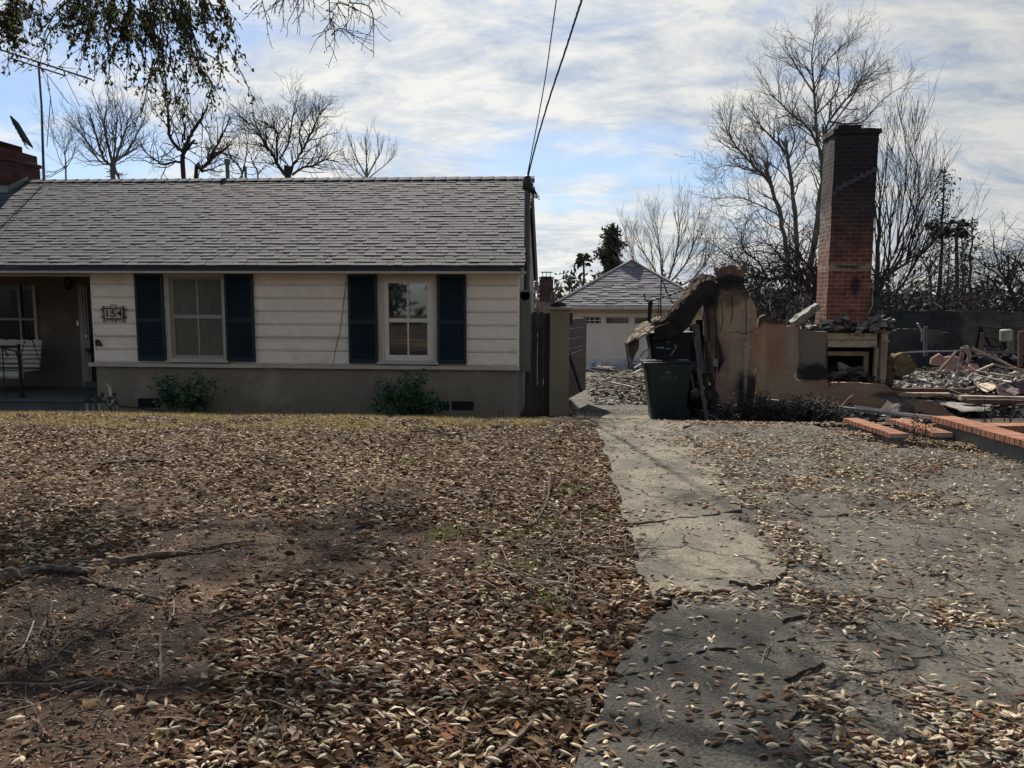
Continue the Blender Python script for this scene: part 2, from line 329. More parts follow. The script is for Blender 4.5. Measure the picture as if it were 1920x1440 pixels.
# driveway: worn asphalt with aggregate and cracks
def groundmat(name, base, dark, agg, crack, wet=0):
    m = mat(name, base, dark, 1.1, 0.9, 0, 60, fine=0.0, c3=tuple(x * 1.22 for x in base), c3amt=0.45, c3scale=2.5, spec=0.18)
    t = m.node_tree; nd = t.nodes; lk = t.links.new; bs = nd['Principled BSDF']; old = bs.inputs['Base Color'].links[0].from_socket
    co = nd.new('ShaderNodeTexCoord').outputs['Object']
    n0 = nd.new('ShaderNodeTexNoise'); n0.inputs['Scale'].default_value = 70; n0.inputs['Detail'].default_value = 3; lk(co, n0.inputs['Vector'])
    vo = nd.new('ShaderNodeTexVoronoi'); vo.inputs['Scale'].default_value = 75; lk(co, vo.inputs['Vector'])
    mk = nd.new('ShaderNodeTexNoise'); mk.inputs['Scale'].default_value = 1.7; mk.inputs['Detail'].default_value = 4; lk(co, mk.inputs['Vector'])
    mr_ = nd.new('ShaderNodeMapRange'); mr_.inputs[1].default_value = 0.42; mr_.inputs[2].default_value = 0.62; lk(mk.outputs[0], mr_.inputs[0])
    r = nd.new('ShaderNodeMapRange'); r.inputs[1].default_value = 0.3; r.inputs[2].default_value = 0.75; r.inputs[3].default_value = 0.55; r.inputs[4].default_value = 1.5; lk(n0.outputs[0], r.inputs[0])
    vm = nd.new('ShaderNodeVectorMath'); vm.operation = 'SCALE'; lk(old, vm.inputs[0]); lk(r.outputs[0], vm.inputs['Scale'])
    # loose aggregate showing through where the binder has worn off
    g = nd.new('ShaderNodeMapRange'); g.inputs[1].default_value = 0.0; g.inputs[2].default_value = 1; g.inputs[3].default_value = 0.35; g.inputs[4].default_value = 1.9; lk(vo.outputs['Color'], g.inputs[0])
    v2 = nd.new('ShaderNodeVectorMath'); v2.operation = 'SCALE'; lk(vm.outputs[0], v2.inputs[0]); lk(g.outputs[0], v2.inputs['Scale'])
    ag = nd.new('ShaderNodeMath'); ag.operation = 'MULTIPLY'; lk(mr_.outputs[0], ag.inputs[0]); ag.inputs[1].default_value = agg
    mxx = nd.new('ShaderNodeMix'); mxx.data_type = 'RGBA'; lk(ag.outputs[0], mxx.inputs[0]); lk(vm.outputs[0], mxx.inputs[6]); lk(v2.outputs[0], mxx.inputs[7])
    # cracks
    wz = nd.new('ShaderNodeTexNoise'); wz.inputs['Scale'].default_value = 2.2; wz.inputs['Detail'].default_value = 7; lk(co, wz.inputs['Vector'])
    wv = nd.new('ShaderNodeVectorMath'); wv.operation = 'MULTIPLY_ADD'; lk(wz.outputs['Color'], wv.inputs[0]); wv.inputs[1].default_value = (0.55, 0.55, 0); lk(co, wv.inputs[2])
    ve = nd.new('ShaderNodeTexVoronoi'); ve.feature = 'DISTANCE_TO_EDGE'; ve.inputs['Scale'].default_value = 0.75; lk(wv.outputs[0], ve.inputs['Vector'])
    cw = nd.new('ShaderNodeMapRange'); cw.interpolation_type = 'SMOOTHSTEP'; cw.inputs[1].default_value = 0.006; cw.inputs[2].default_value = 0.001; lk(ve.outputs[0], cw.inputs[0])
    cn = nd.new('ShaderNodeTexNoise'); cn.inputs['Scale'].default_value = 0.9; lk(co, cn.inputs['Vector'])
    cg = nd.new('ShaderNodeMapRange'); cg.inputs[1].default_value = 0.42; cg.inputs[2].default_value = 0.52; lk(cn.outputs[0], cg.inputs[0])
    cc = nd.new('ShaderNodeMath'); cc.operation = 'MULTIPLY'; lk(cw.outputs[0], cc.inputs[0]); lk(cg.outputs[0], cc.inputs[1])
    cs = nd.new('ShaderNodeMath'); cs.operation = 'MULTIPLY'; lk(cc.outputs[0], cs.inputs[0]); cs.inputs[1].default_value = crack
    my = nd.new('ShaderNodeMix'); my.data_type = 'RGBA'; lk(cs.outputs[0], my.inputs[0]); lk(mxx.outputs[2], my.inputs[6]); my.inputs[7].default_value = (0.02, 0.017, 0.014, 1)
    lk(my.outputs[2], bs.inputs['Base Color'])
    h1 = nd.new('ShaderNodeMath'); h1.operation = 'MULTIPLY_ADD'; lk(vo.outputs['Distance'], h1.inputs[0]); lk(mr_.outputs[0], h1.inputs[1]); lk(n0.outputs[0], h1.inputs[2])
    h2 = nd.new('ShaderNodeMath'); h2.operation = 'MULTIPLY_ADD'; lk(cs.outputs[0], h2.inputs[0]); h2.inputs[1].default_value = -3; lk(h1.outputs[0], h2.inputs[2])
    bp = nd.new('ShaderNodeBump'); bp.inputs['Strength'].default_value = 0.8; bp.inputs['Distance'].default_value = 0.007; lk(h2.outputs[0], bp.inputs['Height']); lk(bp.outputs[0], bs.inputs['Normal'])
    return m
asph = groundmat('worn_asphalt', (0.070, 0.065, 0.055), (0.040, 0.037, 0.032), 1.0, 0.95)
conc = groundmat('old_concrete', (0.118, 0.107, 0.086), (0.066, 0.060, 0.050), 0.5, 0.85)
def strip(name, ys, xl, xr, nx, lift, m, label):
    ys = np.asarray(ys); A = xl(ys); B = xr(ys); t = np.linspace(0, 1, nx)
    X = A[:, None] * (1 - t) + B[:, None] * t; Y = np.repeat(ys[:, None], nx, 1)
    Z = gz(X, Y) + lift
    # skirt: turn the two long edges down into the soil
    Z[:, 0] -= 0.05 + lift; Z[:, -1] -= 0.05 + lift; X[:, 0] = X[:, 1] - 0.012; X[:, -1] = X[:, -2] + 0.012
    V = np.stack([X, Y, Z], -1).reshape(-1, 3); a, b = X.shape; I = np.arange(a * b).reshape(a, b)
    Fq = np.stack([I[:-1, :-1], I[:-1, 1:], I[1:, 1:], I[1:, :-1]], -1).reshape(-1, 4)
    return tag(npmesh(name, V, Fq, m), label, kind='structure')
yy = np.concatenate([np.arange(-6, 15, 0.125), np.arange(15, 31, 0.5)])
strip('driveway', yy, xedge, lambda y: np.where(y < 9.2, 9.0, np.where(y < 13, 3.4 + 0 * y, 3.0)) + 0 * y, 90, 0.012, asph, 'worn grey asphalt driveway with loose aggregate and cracks')
# broken concrete strip: outline cut jagged, real thickness
import bmesh
def jag(y, seed): # piecewise straight fracture line with sharp corners
    r = np.random.RandomState(seed); ks = np.cumsum(r.uniform(.18, .62, 40)) + 3.2; return np.interp(y, ks, r.uniform(-1, 1, 40))
def conc_slab(name, inside, x0, x1, y0, y1, lift, label, st=0.035):
    xs_ = np.arange(x0, x1, st); ys_ = np.arange(y0, y1, st); bm = bmesh.new(); rr = np.random.RandomState(1)
    vs = [[bm.verts.new((x + rr.uniform(-.3, .3) * st, y + rr.uniform(-.3, .3) * st, 0)) for x in xs_] for y in ys_]
    for j in range(len(ys_) - 1):
        for i in range(len(xs_) - 1):
            if inside((xs_[i] + xs_[i + 1]) / 2, (ys_[j] + ys_[j + 1]) / 2): bm.faces.new((vs[j][i], vs[j][i + 1], vs[j + 1][i + 1], vs[j + 1][i]))
    bmesh.ops.delete(bm, geom=[v for v in bm.verts if not v.link_faces], context='VERTS')
    bvs = [v for v in bm.verts if any(e.is_boundary for e in v.link_edges)]
    for _ in range(2):
        new = {}
        for v in bvs:
            nb_ = [e.other_vert(v).co for e in v.link_edges if e.is_boundary]
            if len(nb_) == 2: new[v] = v.co * 0.4 + (nb_[0] + nb_[1]) * 0.3
        for v, c in new.items(): v.co = c
    for v in bvs: v.co.x += rr.uniform(-.1, .1) * st; v.co.y += rr.uniform(-.1, .1) * st
    for v in bm.verts: v.co.z = g1(v.co.x, v.co.y) + lift
    be = [e for e in bm.edges if e.is_boundary]; g = bmesh.ops.extrude_edge_only(bm, edges=be)
    for v in [q for q in g['geom'] if isinstance(q, bmesh.types.BMVert)]: v.co.z -= 0.09
    me = bpy.data.meshes.new(name); bm.to_mesh(me); bm.free(); me.materials.append(conc); o = bpy.data.objects.new(name, me); COL.objects.link(o); return tag(o, label, kind='structure')
def in_main(x, y):
    L0 = xedge(y) + 0.035 * jag(y, 3); Rr = 1.40 + 0.05 * (y - 5) + 0.11 * jag(y, 5) + 0.02 * jag(y * 3.1, 6)
    if y < 4.55: Rr -= (4.55 - y) * 0.55
    bot = 3.92 + 0.10 * jag(x * 2 + 4, 9) + (0.22 if x > 0.98 else 0); crack = abs(y - 5.35 - 0.35 * (x - 0.9) - 0.03 * jag(x * 6 + 3, 12)) < 0.02
    return L0 < x < Rr and y > bot and not crack
conc_slab('path', in_main, 0.3, 2.0, 3.7, 13.3, 0.034, 'pale broken concrete strip down the left side of the driveway')
def in_low(x, y):
    a = x - (xedge(y) + 0.03 + 0.02 * jag(y * 2, 21)); b = 1.12 + 0.2 * jag(y * 2.4, 22) - 0.10 * (3.8 - y) - x; crack = abs((y - 3.1) - 0.5 * (x - .5) - 0.04 * jag(x * 5 + 4, 23)) < .016
    return a > 0 and b > 0 and 2.2 < y < 3.72 + 0.05 * jag(x * 2 + 4, 24) and not crack
o_ = conc_slab('broken_path', in_low, -0.2, 1.5, 2.1, 3.9, 0.030, 'dark cracked concrete pieces at the bottom of the strip')
o_.data.materials.clear(); o_.data.materials.append(groundmat('dark_concrete', (0.048, 0.046, 0.041), (0.027, 0.026, 0.023), 0.6, 0.9))

# ================================================================== HOUSE
YF = 13.0; XR = -0.70
XL = U(176, 600, YF).x
Zt = lambda py, px=570, Y=YF: U(px, py, Y).z
zsof = Zt(504, 570); ztrim_t = Zt(683, 570); ztrim_b = Zt(690, 570)
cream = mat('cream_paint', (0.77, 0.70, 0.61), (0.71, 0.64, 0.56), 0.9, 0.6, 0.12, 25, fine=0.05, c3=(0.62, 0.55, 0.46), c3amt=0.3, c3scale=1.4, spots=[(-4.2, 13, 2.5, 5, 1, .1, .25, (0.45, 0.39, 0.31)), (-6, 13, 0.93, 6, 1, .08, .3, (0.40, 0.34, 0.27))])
trimm = mat('trim_paint', (0.44, 0.395, 0.33), (0.37, 0.33, 0.28), 2, 0.55, 0.15, 30, fine=0.07)
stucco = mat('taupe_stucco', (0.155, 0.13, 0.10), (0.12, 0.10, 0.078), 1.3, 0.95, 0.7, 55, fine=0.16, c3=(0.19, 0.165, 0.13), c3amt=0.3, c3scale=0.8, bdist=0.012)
navy = mat('navy_paint', (0.007, 0.022, 0.038), (0.004, 0.014, 0.025), 2.0, 0.5, 0.1, 40, fine=0.1)
navyf = mat('navy_fascia', (0.014, 0.028, 0.055), (0.009, 0.019, 0.038), 2.0, 0.5, 0.1, 40)
sashm = mat('white_sash', (0.60, 0.565, 0.49), (0.52, 0.48, 0.42), 3, 0.5, 0.1, 30, fine=0.05)
sashg = mat('grey_sash', (0.30, 0.28, 0.25), (0.25, 0.235, 0.21), 3, 0.5, 0.1, 30, fine=0.05)
shing = mat('shingle', (0.2, 0.2, 0.2), island=[(0.0, (0.038, 0.041, 0.050)), (0.35, (0.052, 0.056, 0.067)), (0.7, (0.064, 0.068, 0.080)), (1.0, (0.045, 0.048, 0.058))], rgh=0.9, bump=0.12, bscale=160, fine=0.16, spec=0.3)
underl = mat('roof_felt', (0.04, 0.04, 0.045), None, 5, 0.9)
glassd = mat('dark_glass', (0.012, 0.02, 0.026), (0.008, 0.014, 0.018), 1.5, 0.03, 0, fine=0, spec=1.0)
glassd.node_tree.nodes['Principled BSDF'].inputs['IOR'].default_value = 1.75
curtm = mat('curtained_glass', (0.085, 0.09, 0.07), (0.055, 0.062, 0.052), 2.5, 0.12, 0, fine=0, spec=0.7, stretch=(6, 1, 0.8))
blackm = mat('black_iron', (0.015, 0.013, 0.015), None, 8, 0.5, 0.2, 90)
house = empty('ranch_house', (XL, YF, -0.42), 'single storey cream and navy house with grey shingle roof and navy shutters', 'house')
def hp(m, name, mt, **k): return m.build(name, mt, house, **k)
# window openings in the front siding (x range at mid height, z range)
def xr_(px, py=597, Y=YF): return U(px, py, Y).x
wins = [(xr_(315), xr_(425.5)), (xr_(711), xr_(819.5))]
wz0, wz1 = Zt(677), Zt(514)
# siding boards: lapped courses, clear of the windows
segs = [(XL + 0.02, wins[0][0]), (wins[0][1], wins[1][0]), (wins[1][1], XR - 0.02)]
m = M(); nb = 7; top_ = Zt(510); hb = (top_ - ztrim_t) / nb * 1.0
for (a, b) in segs:
    for i in range(nb + 0):
        z0 = ztrim_t + hb * i; z1 = z0 + hb
        # bevelled bottom bead, flat face: section in YZ
        for (ya, za, yb, zb) in [(0.0, z0 + 0.032, -0.004, z1 - 0.004), (0.016, z0 + 0.007, 0.012, z0 + 0.030)]:
            m.add([(a, YF - 0.02 + ya, za), (b, YF - 0.02 + ya, za), (b, YF + 0.05, za), (a, YF + 0.05, za), (a, YF - 0.02 + yb, zb), (b, YF - 0.02 + yb, zb), (b, YF + 0.05, zb), (a, YF + 0.05, zb)],
                  [(0, 3, 2, 1), (4, 5, 6, 7), (0, 1, 5, 4), (1, 2, 6, 5), (2, 3, 7, 6), (3, 0, 4, 7)])
        m.box(a, b, YF + 0.012, YF + 0.05, z0, z0 + 0.007)
hp(m, 'siding', cream)
hp(M().box(XL - 0.01, XL + 0.02, YF - 0.03, YF + 0.06, ztrim_t, zsof), 'corner_board', cream, bevel=0.003); hp(M().box(XR - 0.035, XR + 0.005, YF - 0.03, YF + 0.06, ztrim_t, zsof), 'corner_board', cream, bevel=0.003)
# interior backing so the openings are closed
m = M(); m.box(XL, XR - 0.01, YF + 0.12, YF + 0.2, -0.45, zsof + 0.3); hp(m, 'wall_core', mat('interior_dark', (0.03, 0.03, 0.03)))
# sill board, frieze, soffit
m = M(); m.box(XL - 0.10, XR + 0.02, YF - 0.085, YF + 0.02, ztrim_b, ztrim_t); rough(hp(m, 'sill_board', trimm), 5, 0.0, 0.3, 0.004, 0.08)
# base stucco wall
m = M(); m.box(XL, XR - 0.012, YF - 0.01, YF + 0.12, -0.9, ztrim_b)
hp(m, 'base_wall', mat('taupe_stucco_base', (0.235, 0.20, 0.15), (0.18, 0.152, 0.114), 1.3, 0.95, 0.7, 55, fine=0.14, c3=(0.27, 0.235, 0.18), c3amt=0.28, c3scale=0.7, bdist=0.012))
# vents low in the base wall
for (a, b, t, bo) in [(259, 300, 747, 764), (801, 842, 753, 769), (847, 888, 752.5, 769)]:
    p0 = U(a, bo, YF - 0.012); p1 = U(b, t, YF - 0.012); m = M()
    m.box(p0.x, p1.x, YF - 0.016, YF, p0.z, p1.z)
    for k in range(7):
        x = p0.x + (p1.x - p0.x) * (k + 0.5) / 7; m.box(x - 0.004, x + 0.004, YF - 0.022, YF - 0.014, p0.z, p1.z)
    hp(m, 'foundation_vent', mat('vent_black', (0.012, 0.014, 0.018)))
# ---- roof
YE, YR = 12.60, 16.5
zE = U(500, 497.5, YE).z; zR = U(500, 337, YR).z
slope = (zR - zE) / (YR - YE); sl_len = math.hypot(YR - YE, zR - zE); uY, uZ = (YR - YE) / sl_len, (zR - zE) / sl_len
nY, nZ = -uZ, uY
RX0, RX1 = -15.0, -0.60
YB = 20.9; zB = zE
zgap = 0.045
roof = M().slab([(RX0, YE, zE - 0.03), (RX1, YE, zE - 0.03), (RX1, YR, zR - 0.03), (RX0, YR, zR - 0.03)], (0, 0, 0.02)).slab([(RX0, YB, zB - 0.03), (RX1, YB, zB - 0.03), (RX1, YR, zR - 0.03), (RX0, YR, zR - 0.03)], (0, 0, 0.02)).build('roof', underl, house)
Vs = []; Fs = []; nc = 34; ex = sl_len / nc; b = 0
rs = np.random.RandomState(3)
for i in range(nc):
    x = RX0 - rs.rand() * 0.2
    s0 = i * ex; wav = 0.0
    while x < RX1:
        w = rs.choice([0.10, 0.14, 0.19, 0.25]) * rs.uniform(0.8, 1.2); xa = max(x, RX0 - 0.01); xb = min(x + w - 0.004, RX1 + rs.uniform(0.0, 0.02)); x += w
        if xb - xa < 0.02: continue
        th = rs.choice([0.010, 0.018], p=[0.6, 0.4]) + rs.uniform(-0.001, 0.0015); so_ = s0 - rs.uniform(0.0, 0.012) - (0.010 if th > 0.0145 else 0)
        sk = rs.uniform(-0.006, 0.006)
        def P(s, h, xx): return (xx, YE + uY * s + nY * h, zE + uZ * s + nZ * h)
        a = [P(so_, -0.004, xa), P(so_, -0.004, xb), P(so_ + ex * 1.25, -0.004, xb), P(so_ + ex * 1.25, -0.004, xa), P(so_, th + sk * .3, xa + sk), P(so_, th, xb + sk), P(so_ + ex * 1.25, .001, xb), P(so_ + ex * 1.25, .001, xa)]
        Vs += a; Fs += [(b + p, b + q, b + r, b + s_) for p, q, r, s_ in [(4, 5, 6, 7), (0, 1, 5, 4), (1, 2, 6, 5), (3, 0, 4, 7)]]; b += 8
npmesh('shingles', np.array(Vs), np.array(Fs), shing, roof, smooth=False)
m = M(); x = RX0
while x < RX1:
    w = 0.30; z0 = zR + 0.012; xb = min(x + w, RX1 + 0.03)
    t0 = 0.016; t1 = 0.002
    for sg in (-1, 1):
        m.add([(x, YR, z0 + t0), (xb, YR, z0 + t0 + 0.018), (xb, YR + sg * 0.15, z0 + t0 + 0.018 - 0.15 * slope), (x, YR + sg * 0.15, z0 + t0 - 0.15 * slope),
               (x, YR, z0 - 0.01), (xb, YR, z0 - 0.01), (xb, YR + sg * 0.15, z0 - 0.01 - 0.15 * slope), (x, YR + sg * 0.15, z0 - 0.01 - 0.15 * slope)],
              [(0, 1, 2, 3), (4, 5, 6, 7), (0, 1, 5, 4), (1, 2, 6, 5), (2, 3, 7, 6), (3, 0, 4, 7)])
    x += 0.26
m.build('ridge_cap', shing, roof)
# fascia, drip, frieze, soffit
m = M(); m.box(RX0, RX1 - 0.01, YE + 0.006, YE + 0.03, zE - 0.092, zE - 0.03); hp(m, 'fascia', navyf)
m = M(); m.box(RX0, RX1 + 0.02, YE + 0.012, YF - 0.03, zE - 0.135, zE - 0.0925); m.box(RX0, XR + 0.02, YF - 0.045, YF + 0.1, top_ + 0.002, zE - 0.13)
hp(m, 'soffit', trimm, bevel=0.004)
m = M(); m.box(XL - 8.5, XL - 0.02, YF - 0.038, YF + 0.12, Zt(518.5, 80), zE - 0.137); hp(m, 'porch_beam', trimm, bevel=0.004)
# gable wall (right side), rakes
side = mat('lilac_grey_paint', (0.30, 0.275, 0.29), (0.25, 0.23, 0.24), 2, 0.7, 0.2, 30)
zs_ = zE - 0.14
gw = M().slab([(XR, YF + 0.06, -0.9), (XR, YB - 0.5, -0.9), (XR, YB - 0.5, zs_ + 0.12), (XR, YR, zR - 0.2), (XR, YF + 0.06, zs_ + 0.1)], (-0.12, 0, 0)); gw.build('gable_wall', side, house)
m = M()
for (ya, za, yb, zb) in [(YE, zE, YR, zR), (YR, zR, YB, zB)]:
    m.slab([(RX1 - 0.02, ya, za - 0.04), (RX1 - 0.02, yb, zb - 0.04), (RX1 - 0.02, yb, zb - 0.19), (RX1 - 0.02, ya, za - 0.19 + (0.05 if ya == YE else 0))], (-0.03, 0, 0))
m.box(XR, RX1 + 0.02, YB - 0.25, YB - 0.02, zB - 0.28, zB - 0.05)
hp(m, 'rake_board', side)
# back and left walls
m = M(); m.box(-14.6, XR - 0.13, YB - 0.55, YB - 0.45, -0.9, zE - 0.1); m.box(-14.7, -14.6, YF, YB - 0.5, -0.9, zE - 0.1); hp(m, 'back_wall', side)
# small pipe stub out of the gable wall
m = M(); p = U(990, 574, 14.6); m.cyl((XR - 0.02, 14.6, p.z), (XR + 0.13, 14.6, p.z), 0.06); m.cyl((XR + 0.08, 14.6, p.z + .0), (XR + 0.13, 14.6, p.z), 0.075)
hp(m, 'dryer_vent', sashm)
# side window trim on the gable wall
for yy_ in (14.2, 16.5):
    m = M(); m.box(XR + 0.001, XR + 0.03, yy_, yy_ + 0.09, Zt(560), Zt(513)); m.box(XR + 0.001, XR + 0.03, yy_ + 0.09, yy_ + 0.8, Zt(520), Zt(513)); hp(m, 'side_window_trim', sashm)
# ---- front windows
def window(x0, x1, z0, z1, casing, sash, glass, pane_off=0.0, big=False):
    cs = 0.055
    w = M(); w.box(x0, x0 + cs, YF - 0.045, YF + 0.05, z0, z1); w.box(x1 - cs, x1, YF - 0.045, YF + 0.05, z0, z1)
    w.box(x0 + cs, x1 - cs, YF - 0.045, YF + 0.05, z1 - cs, z1); w.box(x0 + cs, x1 - cs, YF - 0.04, YF + 0.05, z0, z0 + 0.03)
    wo = w.build('window', casing, house, bevel=0.003)
    s_ = M(); s_.box(x0 - 0.03, x1 + 0.03, YF - 0.11, YF - 0.046, z0 - 0.035, z0 + 0.005); s_.build('sill', casing, wo, bevel=0.004)
    a, b_ = x0 + cs, x1 - cs; c_, d = z0 + 0.03, z1 - cs
    f = M(); fw = 0.085 if big else 0.05
    yo = YF - 0.012 if big else YF + 0.02
    if big:
        f.box(a, b_, YF - 0.028, YF - 0.016, d - 0.03, d); f.box(a, a + 0.03, YF - 0.028, YF - 0.016, c_, d - 0.03); f.box(b_ - 0.03, b_, YF - 0.028, YF - 0.016, c_, d - 0.03); a += 0.032; b_ -= 0.032; d -= 0.032
    mid = (c_ + d) / 2 + (0.0 if big else 0.03); f.box(a, a + fw, yo, yo + 0.04, c_, d); f.box(b_ - fw, b_, yo, yo + 0.04, c_, d)
    f.box(a + fw, b_ - fw, yo, yo + 0.04, d - fw * 0.8, d); f.box(a + fw, b_ - fw, yo, yo + 0.04, c_, c_ + fw * 1.1); f.box(a + fw, b_ - fw, yo - 0.004, yo + 0.04, mid - 0.04, mid + 0.028)
    xm = (a + b_) / 2; f.box(xm - 0.013, xm + 0.013, yo + 0.006, yo + 0.03, c_ + fw * 1.1, mid - 0.04); f.box(xm - 0.013, xm + 0.013, yo + 0.006, yo + 0.03, mid + 0.028, d - fw * 0.8)
    f.build('frame', sash, wo, bevel=0.002)
    g = M(); g.box(a + fw, b_ - fw, yo + 0.018, yo + 0.024, c_ + fw, d - fw * 0.7); g.build('pane', glass, wo)
window(wins[0][0], wins[0][1], wz0, wz1, trimm, sashg, curtm)
window(wins[1][0], wins[1][1], wz0, wz1, trimm, sashm, glassd, big=True)
# ---- shutters with louvres
for (a, b_) in [(259, 311.5), (425.5, 479), (655, 709), (821.5, 875)]:
    x0, x1 = xr_(a), xr_(b_); z0, z1 = Zt(679) if a < 600 else Zt(680), Zt(513.5) if a < 600 else Zt(515); y0 = YF - 0.075
    s_ = M(); e = 0.045; zm = z0 + (z1 - z0) * 0.47
    s_.box(x0, x0 + e, y0, y0 + 0.035, z0, z1); s_.box(x1 - e, x1, y0, y0 + 0.035, z0, z1)
    for (p, q) in [(z0, z0 + 0.08), (zm - 0.03, zm + 0.03), (z1 - 0.05, z1)]: s_.box(x0 + e, x1 - e, y0 + .002, y0 + 0.035, p, q)
    z = z0 + 0.085
    while z < z1 - 0.06:
        if not (zm - 0.045 < z < zm + 0.03):
            s_.add([(x0 + e, y0 + 0.008, z), (x1 - e, y0 + 0.008, z), (x1 - e, y0 + 0.03, z + 0.02), (x0 + e, y0 + 0.03, z + 0.02), (x0 + e, y0 + 0.008, z + 0.006), (x1 - e, y0 + 0.008, z + 0.006), (x1 - e, y0 + 0.03, z + 0.026), (x0 + e, y0 + 0.03, z + 0.026)],
                   [(0, 3, 2, 1), (4, 5, 6, 7), (0, 1, 5, 4), (1, 2, 6, 5), (2, 3, 7, 6), (3, 0, 4, 7)])
        z += 0.024
    s_.box(x0 + e, x1 - e, y0 + 0.03, y0 + 0.034, z0, z1)
    hp(s_, 'shutter', navy)
# ---- porch
YP = 14.9; zfl = U(100, 748, YF + 0.02).z
pf = mat('porch_concrete', (0.10, 0.115, 0.115), (0.075, 0.088, 0.09), 2, 0.8, 0.3, 40)
m = M(); m.box(XL - 8.5, XL - 0.015, YF - 0.02, YP, -0.9, zfl); m.box(XL - 8.5, XL - 0.015, YF - 0.05, YF - 0.0205, zfl - 0.05, zfl + 0.002); hp(m, 'porch_floor', pf)
m = M()
xw1 = U(72, 600, YP).x; xd0 = U(158, 600, YP).x; xw0 = xw1 - 1.9; xd1 = xd0 + 0.98
wzb, wzt = U(60, 657, YP).z, zE - 0.3
m.box(XL - 8.5, xw0, YP, YP + 0.12, zfl, zE - 0.1); m.box(xw1, xd0, YP, YP + 0.12, zfl, zE - 0.1); m.box(xd1, XL + 1.5, YP, YP + 0.12, zfl, zE - 0.1)
m.box(xw0, xw1, YP, YP + 0.12, zfl, wzb); m.box(xw0, xw1, YP, YP + 0.12, wzt, zE - 0.1); m.box(xd0, xd1, YP, YP + 0.12, zfl + 2.1, zE - 0.1)
m.box(XL - 8.7, XL - 8.5, YF, YP, -0.9, zE - 0.1)
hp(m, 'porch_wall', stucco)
m = M(); m.box(XL - 8.5, XL - 0.02, YF + 0.12, YP, zE - 0.13, zE - 0.1); hp(m, 'porch_ceiling', cream)
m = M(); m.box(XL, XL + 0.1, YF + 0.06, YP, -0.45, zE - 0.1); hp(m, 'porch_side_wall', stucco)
w = M(); w.box(xw1 - 0.06, xw1, YP - 0.05, YP + 0.05, wzb, wzt); w.box(xw0, xw0 + 0.06, YP - 0.05, YP + 0.05, wzb, wzt); w.box(xw0 - 0.05, xw1 + 0.05, YP - 0.1, YP - 0.001, wzb - 0.05, wzb)
wo = hp(w, 'window', trimm)
f = M(); zm = (wzb + wzt) / 2 - 0.05; f.box(xw0 + 0.06, xw1 - 0.06, YP, YP + 0.04, zm, zm + 0.045); xm = U(35, 560, YP).x
for q in (xm, xm - 0.65): f.box(q - 0.02, q + 0.02, YP + .003, YP + 0.035, wzb, wzt)
f.box(xw0 + 0.06, xw1 - 0.06, YP, YP + 0.04, wzb, wzb + 0.05); f.build('frame', sashg, wo)
g = M(); g.box(xw0 + 0.06, xw1 - 0.06, YP + 0.05, YP + 0.06, wzb, wzt); g.build('pane', mat('porch_glass', (0.02, 0.028, 0.034), (0.012, 0.018, 0.022), 3, 0.1, 0, fine=0, spec=0.15), wo)
for (p, q) in ((U(17, 560, YP).x, U(26, 560, YP).x), (U(38, 560, YP).x, U(55, 560, YP).x)):
    z = zm + 0.08; g = M()
    while z < wzt - 0.1: g.box(p, q, YP + 0.042, YP + 0.049, z, z + 0.022); z += 0.04
    g.build('blind', mat('blind_dark', (0.05, 0.05, 0.055)), wo)
# door, frame, step
d_ = M(); d_.box(xd0 + 0.10, xd1 - 0.08, YP + 0.03, YP + 0.07, zfl + 0.13, zfl + 2.1); do = hp(d_, 'door', mat('dark_door', (0.008, 0.010, 0.022), (0.005, 0.006, 0.014), 2, 0.4))
hx = U(165, 640, YP).x
m = M(); m.cyl((hx, YP + 0.03, U(165, 597, YP).z), (hx, YP + 0.005, U(165, 597, YP).z), 0.028); m.build('deadbolt', mat('brass', (0.6, 0.55, 0.45), None, 4, 0.3, metal=1), do)
m = M(); zk = U(165, 630, YP).z; m.cyl((hx, YP + 0.03, zk), (hx, YP - 0.03, zk), 0.014); m.cyl((hx, YP - 0.03, zk), (hx, YP - 0.055, zk), 0.028); m.build('door_knob', mat('brass', (0.6, 0.55, 0.45)), do)
m = M(); m.box(xd0 - 0.09, xd0, YP - 0.03, YP - 0.002, zfl + 0.02, zfl + 2.15); m.box(xd0, xd0 + 0.05, YP - 0.018, YP + 0.08, zfl + 0.02, zfl + 2.1); m.box(xd0 + 0.05, xd0 + 0.09, YP + .002, YP + 0.08, zfl + 0.02, zfl + 2.1)
m.box(xd1 - 0.08, xd1 + 0.06, YP - 0.03, YP + 0.06, zfl, zfl + 2.15); hp(m, 'door_frame', sashg, bevel=0.004)
m = M(); m.box(xd0 + 0.02, xd1, YP - 0.16, YP - 0.004, zfl, zfl + 0.1); m.box(xd0 + 0.05, xd1, YP - 0.17, YP + 0.03, zfl + 0.1005, zfl + 0.125); hp(m, 'door_step', pf)
